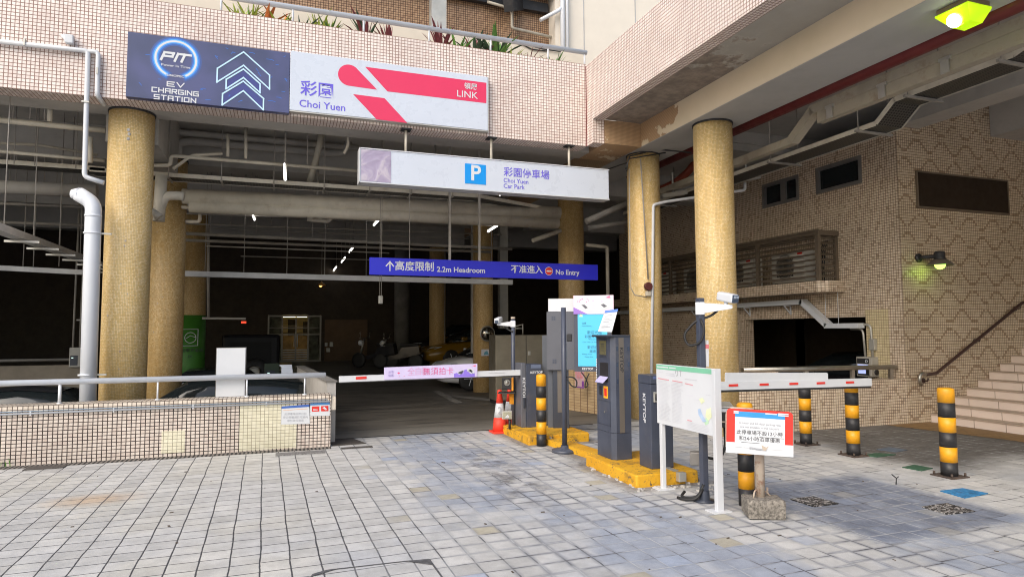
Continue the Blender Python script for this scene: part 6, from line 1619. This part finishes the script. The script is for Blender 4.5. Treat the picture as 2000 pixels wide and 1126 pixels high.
b = MB(); b.box(A.x, B_.x, 13.4, 13.9, .08, A.z, .01); b.build('body', plain('steel_cabinet_face', (.3, .27, .21), .4, .7, var=.12), t)
b = MB(); xm = (A.x*.45+B_.x*.55); b.box(xm-.006, xm+.006, 13.394, 13.4, .1, A.z-.02); b.build('door_seam', M['black'], t)
b = MB(); b.box(xm+.04, xm+.1, 13.38, 13.398, 1.05, 1.14, .005); b.build('lock', M['galv'], t)
b = MB(); b.box(A.x+.02, B_.x-.02, 13.42, 13.88, 0, .08); b.build('plinth', M['black'], t)
t = thing('ladder_frame', 'small pale metal frame standing on top of the steel cabinet', 'frame', at(1010, 652, y=13.6))
q = [at(1006, 652, y=13.6), at(1006, 637, y=13.6), at(1021, 633, y=13.6), at(1021, 652, y=13.6)]
b = MB(); b.tube(q, .016, 6); b.tube([at(1006, 641, y=13.6), at(1021, 641, y=13.6)], .012, 6); b.build('frame', M['galv'], t)
b = MB(); p = at(985, 600, y=16.6); b.box(p.x-.12, p.x+.11, 16.6, 16.8, 1.65, 4.6); solo(b, 'white_duct', plain('dull_white_duct', (.36, .35, .32), .6), 'white vertical duct just right of the mirror column', 'duct', (p.x, 16.7, 1.65))
b = MB(); p = at(925, 600, y=16.4); b.box(p.x-.05, p.x+.03, 16.4, 16.5, 1.0, 4.6); solo(b, 'white_duct', bpy.data.materials['dull_white_duct'], 'slim white vertical duct just left of the mirror column', 'duct', (p.x, 16.45, 1))
b = MB(); p = at(866, 600, y=22.4); b.box(p.x-.05, p.x+.06, 22.4, 22.5, .3, 4.6); solo(b, 'white_duct', bpy.data.materials['dull_white_duct'], 'pale vertical pipe beside the dim column near the yellow car', 'duct', (p.x, 22.4, .3))
b = MB(); p = at(964, 768, y=14.4); b.cyl((p.x, 14.4, 0), (p.x, 14.4, .55), .045, 14); b.ball((p.x, 14.4, .55), .045, 12); solo(b, 'steel_bollard', M['steel'], 'short polished steel bollard beside the mirror column', 'bollard', (p.x, 14.4, 0))
t = thing('brick_kerb_wall', 'low tan tiled wall leading toward the yard behind the display', 'wall', (5.5, 11.6, 0))
b = MB(); b.poly([(5.32, 12.4, 0), (5.72, 10.95, 0), (5.9, 11.0, 0), (5.5, 12.45, 0)], (0, 0, .95)); b.build('body', tiles('tan_brick_tile', .19, .1, [(0, (.42, .3, .17)), (1, (.5, .37, .22))], (.16, .1, .06), pv=.055), t)
b = MB(); b.box(5.2, 5.42, 12.3, 12.5, 0, 1.0); b.build('end_pier', M['cream'], t)
c4 = [at(1124, 756, y=11.2), at(1141, 758, y=11.2), at(1141, 723, y=11.2), at(1124, 722, y=11.2)]
t = thing('pink_poster', 'pink printed poster with purple foot below the display screen', 'poster', c4[0])
b = MB(); b.poly(c4, (0, .01, 0)); b.build('sheet', plain('poster_pink', (.55, .36, .4), .6, var=.15, sc=12), t)
e = Vector((0, -.003, 0)); f = lambda u, v: lerp(lerp(c4[0], c4[1], u), lerp(c4[3], c4[2], u), v)+e
b = MB(); b.poly([f(0, 0), f(1, 0), f(1, .08), f(0, .05)]); b.poly([f(.72, .1), f(.95, .1), f(.95, .4), f(.72, .4)]); b.build('purple_panel', plain('poster_purple', (.2, .05, .3), .6), t)
b = MB(); dr = (c4[1]-c4[0]).normalized(); b.text('免拍卡', f(.45, .8), dr, Z_, .07, th=.002); b.text('自動', f(.45, .62), dr, Z_, .07, th=.002); b.build('red_lettering', M['red_ink'], t)

# lit door at the back
t = thing('entrance_doors', 'lit steel framed glass doors with side panels at the back of garage', 'door', (.5, 26.45, .42))
DX = [-.52, -.02, .48, .94, 1.4]; zf = .42; zt2 = 2.22
b = MB()
for x in DX: b.box(x-.03, x+.03, 26.44, 26.52, zf, zt2)
for z in (zf+.03, zt2-.03): b.box(DX[0], DX[-1], 26.45, 26.51, z-.03, z+.03)
b.box(DX[0], DX[-1], 26.45, 26.51, 1.72, 1.75); b.box(DX[0], DX[-1], 26.45, 26.51, 1.45, 1.5); b.build('frame', plain('door_frame_steel', (.24, .22, .19), .4, .5), t)
def tg():
    t = NT('clear_glass'); t.out((.9, .92, .85), .05); t.b.inputs['Transmission Weight'].default_value = 1; t.b.inputs['IOR'].default_value = 1.02; return t.m
b = MB(); b.box(DX[0], DX[-1], 26.475, 26.48, zf, zt2); b.build('glass', tg(), t)
for x in (DX[1]+.44, DX[2]+.06):
    b = MB(); b.tube([(x, 26.42, 1.0), (x, 26.4, 1.05), (x, 26.4, 1.45), (x, 26.42, 1.5)], .014, 8); b.build('door_handle', M['steel'], t)
b = MB()
for i in range(5): b.box(DX[1]+.03, DX[3]-.03, 26.448, 26.455, zf+.08+i*.09, zf+.12+i*.09)
b.build('kick_slats', M['steel_dk'], t)
t2 = thing('lobby', 'small yellow walled lobby lit by a tube behind the glass doors', 'room', (.5, 28, .42))
lb = plain('lobby_paint', (.42, .3, .12), .6, var=.2, sc=2)
b = MB(); b.box(-.8, 1.8, 28.6, 28.7, .4, 2.6); b.box(-.8, -.7, 26.8, 28.6, .4, 2.6); b.box(1.7, 1.8, 26.8, 28.6, .4, 2.6); b.box(-.8, 1.8, 26.8, 28.7, 2.5, 2.6); b.box(-.8, 1.8, 26.8, 28.7, .3, .42); b.build('walls', lb, t2)
b = MB(); b.box(DX[0], DX[1], 26.85, 26.88, .42, 2.3); b.box(DX[3], DX[4], 26.85, 26.88, .42, 2.3); b.build('side_screen', plain('lobby_side_screen', (.13, .12, .09), .5, var=.5, sc=5), t2)
b = MB(); b.box(DX[1], DX[3], 27.2, 27.22, .42, 1.42); b.build('lower_screen', plain('lobby_lower_screen', (.36, .2, .07), .5, var=.5, sc=3), t2)
b = MB()
for z_ in (1.52, 1.66, 1.8): b.box(DX[1], DX[3], 27.4, 27.5, z_, z_+.03)
b.build('shelf_line', M['darkwall'], t2)
b = MB(); b.box(.2, .5, 28.55, 28.6, .42, 2.1); b.box(.8, 1.0, 28.5, 28.6, .9, 2.0); b.build('inner_door', M['darkwall'], t2)
b = MB(); b.box(.0, .9, 26.95, 27.05, 2.16, 2.2); b.build('ceiling_tube', emit('lobby_tube', (1, .9, .6), 4.5), t2)
p = at(641, 643, y=26.45)
t = thing('door_sign', 'narrow white vertical sign right of the lit doors', 'sign', p)
b = MB(); b.cbox(p, .17, .02, .72); b.build('plate', M['pale_ink'], t); b = MB()
for i, ch in enumerate('升降機大堂'): b.text(ch, (p.x, p.y-.012, p.z+.26-i*.13), X_, Z_, .12, th=.002)
b.build('lettering', M['ink'], t)
b = MB(); p = at(637, 672, y=26.4); b.cbox(p, .1, .08, .14, 0, .01); b.cbox(p+Vector((.2, 0, .0)), .13, .08, .18, 0, .01); b.cbox(p+Vector((.08, 0, -.22)), .14, .08, .16, 0, .01); solo(b, 'call_box', M['galv'], 'cluster of small grey call boxes below the white door sign', 'box', p)
b = MB(); p = at(700, 680, y=26.4); b.box(p.x-1.3, p.x+.35, 26.42, 26.49, .42, 2.05); solo(b, 'metal_shutter', plain('brown_shutter', (.13, .075, .035), .6, var=.15), 'dull brown shutter panel beside the lit doors', 'shutter', (p.x, 26.45, .42))
c = at(628, 556, y=21)
t = thing('pendant_lamp', 'small glowing orange pendant lamp under the white trunking', 'lamp', c)
b = MB(); b.lathe([(.13, -.03), (.12, .0), (.04, .06), (.02, .1)], c, 18); b.build('shade', plain('orange_shade', (.5, .25, .05), .5), t)
b = MB(); b.ball(c+Vector((-.03, -.05, -.02)), .05, 10); b.build('bulb', M['lamp_o'], t)
b = MB(); b.cyl(c+Vector((0, 0, .1)), (c.x, c.y, 4.6), .006, 6); b.build('cord', PP, t)
# far left: chargers, low wall
t = thing('dividing_wall', 'dim low wall with thin rail across the left parking bays', 'wall', (-6, 15.6, -.7))
A, B_ = at(-60, 716, y=15.6), at(164, 718, y=15.6)
b = MB(); b.box(-14, B_.x, 15.6, 15.8, -.72, A.z); b.build('body', plain('dim_cream_wall', (.2, .17, .13), .7, var=.15), t)
b = MB(); z = at(60, 703, y=15.7).z; b.tube([(-14, 15.7, z), (B_.x, 15.7, z)], .03, 8); b.build('rail', PP, t)
def charger(u0, v0, u1, v1, y, lab, seed):
    A, B_ = at(u0, v1, y=y), at(u1, v0, y=y); t = thing('charging_point', lab, 'charger', ((A.x+B_.x)/2, y, A.z), 'vehicle charging points')
    b = MB(); b.box(A.x, B_.x, y, y+.15, A.z, B_.z, .01); b.build('housing', plain('charger_grey_%d' % seed, (.36, .35, .32) if seed == 0 else (.03, .05, .03), .5), t)
    w = B_.x-A.x; h = B_.z-A.z
    b = MB(); b.box(A.x+.1*w, A.x+.7*w, y-.004, y, A.z+.1*h, A.z+.6*h); b.build('dark_panel', M['slate_dk'], t)
    b = MB(); b.box(A.x+.2*w, A.x+.35*w, y-.008, y-.004, A.z+.46*h, A.z+.5*h); b.build('status_light', emit('status_%d' % seed, (.6, .9, .8), .7), t)
    return A, B_
A, B_ = charger(134, 678, 160, 717, 15.55, 'grey charging point with two conduits on the dim left wall', 0)
b = MB()
for f in (.25, .8): x = A.x+(B_.x-A.x)*f; b.tube([(x, 15.58, B_.z), (x, 15.58, B_.z+.8), (x+.02, 15.58, 4.5)], .022, 6)
z = B_.z+.55; b.box(A.x+.1, B_.x-.0, 15.57, 15.59, z, z+.03); solo(b, 'charger_conduit', PP, 'two thin vertical conduits above the left charging point', 'conduit', (A.x, 15.58, B_.z))
charger(516, 709, 546, 745, 16.8, 'dark green charging point right of the blank white board', 1)
p = at(505, 620, y=17); b = MB(); A, B_ = at(395, 621, y=16.5), at(480, 622, y=16.5)
b.bar(A, B_, .05, .05); b.cyl(at(407, 440, y=16.5), at(407, 621, y=16.5), .035, 8); solo(b, 'overhead_bar', PP, 'thin grey bar and post right of the green wrapped column', 'bar', A)
b = MB(); c = at(476, 629, y=16.5); b.cbox(c, .11, .05, .05); solo(b, 'indicator_lamp', emit('bay_red', (1, .08, .03), .5), 'small red bay indicator lamp at the end of the bar', 'lamp', c)


# ------------------------------------------------------------------ vehicles
def loft(b, secs, close=True):
    rings = [[b.bm.verts.new(p) for p in s] for s in secs]
    for A, B in zip(rings, rings[1:]):
        for i in range(len(A)):
            f = b.bm.faces.new((A[i], A[(i+1) % len(A)], B[(i+1) % len(B)], B[i])); f.smooth = True
    b.bm.faces.new(rings[0][::-1]); b.bm.faces.new(rings[-1])


def car(lab, x, y, z, rz, paint, roofp=None, L=4.4, Wd=1.76, H=1.43, hatch=False, cab=True, lit_tail=False):
    m = Matrix.Translation((x, y, z)) @ Matrix.Rotation(rz, 4, 'Z'); t = thing('parked_car', lab, 'car', (x, y, z), 'cars parked in the garage')
    def fin(b, name, mat, par):
        bmesh.ops.transform(b.bm, matrix=m, verts=b.bm.verts); return b.build(name, mat, par)
    h = L/2
    def sec(xx, w, zt, zb): return [(xx, sy*a*w, zz) for sy, seq in ((1, ((.0, zt), (.55, zt), (.86, zt-.03), (.97, zt-.12), (1, (zt+zb)/2), (.97, zb+.1), (.86, zb))), (-1, ((.86, zb), (.97, zb+.1), (1, (zt+zb)/2), (.97, zt-.12), (.86, zt-.03), (.55, zt)))) for a, zz in seq]
    w = Wd/2
    st = [(-h, .82, .72, .38), (-h+.08, .92, .9 if not hatch else .95, .26), (-h+.5, .98, .96, .2), (-.8, 1, .96, .18), (.4, 1, .94, .18), (h-1.25, .99, .93, .18), (h-.55, .95, .82, .2), (h-.15, .86, .7, .24), (h, .7, .58, .32)]
    b = MB(); loft(b, [sec(a, c*w, d, e) for a, c, d, e in st]); body = fin(b, 'body', paint, t)
    # greenhouse
    if hatch: gs = [(-h+.05, .84, .93, .5), (-h+.42, .76, H-.1, .92), (-h+1.1, .74, H-.02, .92), (.2, .72, H, .92), (.55, .72, H-.04, .92), (1.35, .8, .95, .9)]
    else: gs = [(-h+.75, .8, .98, .94), (-h+1.35, .74, H-.06, .92), (-.3, .73, H, .92), (.35, .72, H-.03, .92), (1.25, .8, .95, .9)]
    def gsec(xx, k, zt, zb): return [(xx, k*w*.98, zb), (xx, k*w*.86, zb+(zt-zb)*.6), (xx, k*w*.74, zt-.02), (xx, k*w*.5, zt), (xx, 0, zt+.012), (xx, -k*w*.5, zt), (xx, -k*w*.74, zt-.02), (xx, -k*w*.86, zb+(zt-zb)*.6), (xx, -k*w*.98, zb)]
    b = MB(); loft(b, [gsec(*q) for q in gs]); fin(b, 'windows', M['glass_dark'], t)
    b = MB(); rs = gs[1:-1]; rr = []
    for a, k, zt, zb in rs: rr.append([b.bm.verts.new((a, c*k*w, zt+dz)) for c, dz in ((.76, -.015), (.5, .012), (0, .024), (-.5, .012), (-.76, -.015))])
    for A, B in zip(rr, rr[1:]):
        for i in range(4): f = b.bm.faces.new((A[i], A[i+1], B[i+1], B[i])); f.smooth = True
    fin(b, 'roof', roofp or paint, t)
    for sx in (-h+.78, h-.85):
        for sy in (-1, 1):
            b = MB(); yy = sy*(w-.02)
            b.lathe([(.2, yy-sy*.2), (.3, yy-sy*.2), (.325, yy-sy*.16), (.325, yy-sy*.03), (.3, yy), (.22, yy+sy*.004)], (sx, 0, .325), 26, 'Y'); wh = fin(b, 'tyre', M['rubber'], t)
            b = MB(); b.lathe([(.215, yy-sy*.01), (.2, yy-sy*.03), (.06, yy-sy*.025), (.05, yy), (0, yy)], (sx, 0, .325), 26, 'Y'); fin(b, 'rim_disc', M['black'], wh)
            b = MB()
            for k in range(5):
                a = k*1.2566; b.bar((sx, yy, .325), (sx+.2*math.cos(a), yy, .325+.2*math.sin(a)), .014, .045, (0, 1, 0))
            fin(b, 'spokes', M['steel'], wh)
    for sy in (-1, 1):
        b = MB(); b.poly([(h-.1, sy*w*.5, .64), (h-.3, sy*w*.84, .68), (h-.5, sy*w*.93, .74), (h-.22, sy*w*.6, .72)], (.02, 0, .01)); fin(b, 'headlight', plain('headlamp', (.5, .52, .55), .15) if 'headlamp' not in bpy.data.materials else bpy.data.materials['headlamp'], t)
        b = MB(); b.box(-h-.005, -h+.12, sy*w*.5 if sy > 0 else -w*.88, w*.88 if sy > 0 else -w*.5, .74, .84, .01); fin(b, 'tail_lamp', M['tail'] if lit_tail else M['redpipe'], t)
        b = MB(); b.box(.85, 1.05, sy*(w+.02)-(.0 if sy > 0 else .14), sy*(w+.02)+(.14 if sy > 0 else .0), .96, 1.08, .02); fin(b, 'door_mirror', paint, t)
    b = MB(); b.box(h-.06, h+.005, -.42, .42, .4, .55, .01); fin(b, 'grille', M['black'], t)
    b = MB(); b.box(h-.02, h+.012, -.26, .26, .38, .48); fin(b, 'number_plate', M['pale_ink'], t)
    return t


def gloss(name, c): return plain(name, c, .18, 0, var=0, spec=.6)
PI = math.pi
car('white hatchback with dark roof nosing out beside the mirror column', 6.1, 17.5, .0, PI, gloss('white_car_paint', (.7, .7, .7)), M['black'], hatch=True)
car('yellow taxi parked behind the dim column deep in garage', 6.75, 22.6, .3, PI+.1, gloss('yellow_car_paint', (.22, .12, .01)))
car('dark saloon parked behind the yellow taxi', 6.6, 24.6, .4, PI, gloss('black_car_paint', (.02, .02, .025)))
car('dark grey hatchback parked behind the low wall and blank board', -1.0, 13.0, -.72, PI, gloss('charcoal_car_paint', (.035, .04, .042)), hatch=True, H=1.5, L=3.6)
car('black car at the far left behind the steel rail', -4.1, 12.4, -.72, PI, gloss('black_car_paint2', (.02, .022, .026)), H=1.45)
car('dark car with lit red tail lamp behind the grey hatchback', -1.6, 16.2, -.72, PI*.98, gloss('dark_car_paint', (.02, .02, .022)), lit_tail=True, H=1.5)
car('black car standing in the low opening of the stair block', 12.3, 11.3, -.35, PI/2+.5, gloss('black_car_paint3', (.015, .015, .017)))

k = thing('off_road_vehicle', 'boxy black off-road vehicle with spare wheel in front of lit doors', 'car', (-.85, 20.5, -.72), 'cars parked in the garage')
bk = plain('jeep_black', (.012, .012, .016), .45, spec=.25)
b = MB(); b.box(-1.68, -.02, 20, 23.6, -.3, .42, .06); b.build('body', bk, k)
b = MB(); b.box(-1.62, -.08, 20.02, 22.6, .42, 1.5, .08); b.build('cabin', bk, k)
b = MB(); b.box(-1.4, -.3, 19.998, 20.018, .6, 1.3); b.build('rear_window', plain('smoked_glass', (.01, .01, .012), .5, var=0, spec=.2), k)
b = MB(); b.lathe([(.2, -.12), (.36, -.12), (.38, -.06), (.38, .06), (.34, .1)], (-.75, 19.88, .45), 28, 'Y'); sp = b.build('spare_tyre', M['rubber'], k)
b = MB(); b.lathe([(.2, -.13), (.12, -.14), (.1, -.12), (0, -.12)], (-.75, 19.88, .45), 24, 'Y'); b.build('hub', M['steel_dk'], sp)
for x in (-1.62, -.14):
    b = MB(); b.box(x-.07, x+.07, 19.97, 20.0, .02, .2, .01); b.build('tail_lamp', M['redpipe'], k)
for x in (-1.6, -.1):
    for y in (20.6, 23):
        b = MB(); b.lathe([(.1, -.12), (.36, -.12), (.38, -.08), (.38, .08), (.34, .12), (.1, .12)], (x, y, -.34), 24, 'X'); b.build('wheel', M['rubber'], k)
b = MB(); b.box(-1.2, -.5, 19.97, 19.99, .14, .26); b.build('number_plate', M['galv'], k)
b = MB(); b.box(-1.75, .05, 19.9, 20.0, -.3, -.12, .03); b.build('bumper', M['black'], k)


def scooter(lab, x, y, z, rz):
    m = Matrix.Translation((x, y, z)) @ Matrix.Rotation(rz, 4, 'Z'); t = thing('motor_scooter', lab, 'scooter', (x, y, z), 'scooters parked deep in the garage')
    def fin(b, name, mat, par=t): bmesh.ops.transform(b.bm, matrix=m, verts=b.bm.verts); return b.build(name, mat, par)
    for xx in (-.62, .62):
        b = MB(); b.lathe([(.16, -.06), (.24, -.06), (.27, 0), (.24, .06), (.16, .06)], (xx, 0, .27), 22, 'Y'); b.cyl((xx, -.05, .27), (xx, .05, .27), .05, 10); fin(b, 'wheel', M['rubber'])
    b = MB(); b.poly([(-.8, -.13, .5), (-.1, -.13, .35), (.25, -.13, .3), (.3, -.13, .42), (-.05, -.13, .5), (-.15, -.13, .72), (-.75, -.13, .78)], (0, .26, 0)); fin(b, 'body', gloss('scooter_paint', (.03, .03, .035)))
    b = MB(); b.box(-.75, -.1, -.14, .14, .76, .86, .04); fin(b, 'seat', M['rubber'])
    b = MB(); b.tube([(.62, 0, .27), (.5, 0, .7), (.42, 0, 1.0)], .04, 8); b.tube([(.4, -.33, 1.04), (.44, 0, 1.0), (.4, .33, 1.04)], .018, 8); fin(b, 'handlebar', M['steel_dk'])
    b = MB(); b.ball((.55, 0, .86), .1, 12); fin(b, 'headlight', M['steel'])
    for s in (-1, 1): b = MB(); b.tube([(.4, s*.28, 1.03), (.38, s*.33, 1.18)], .008, 5); b.ball((.38, s*.34, 1.2), .05, 8, (.3, 1, .7)); fin(b, 'mirror', M['steel_dk'])
    return t


scooter('left dark scooter among the parked scooters left of the yellow taxi', 3.0, 22.5, .33, PI*.8)
scooter('right dark scooter with bright headlight left of the yellow taxi', 3.7, 22.0, .31, PI*.85)
t = thing('covered_crate', 'pale grey covered crate behind the parked scooters', 'crate', (3.55, 23.2, .35))
b = MB(); b.box(3.3, 3.75, 23, 23.4, .4, 1.15, .05); b.build('body', plain('crate_cover', (.2, .2, .22), .7, var=.1), t)
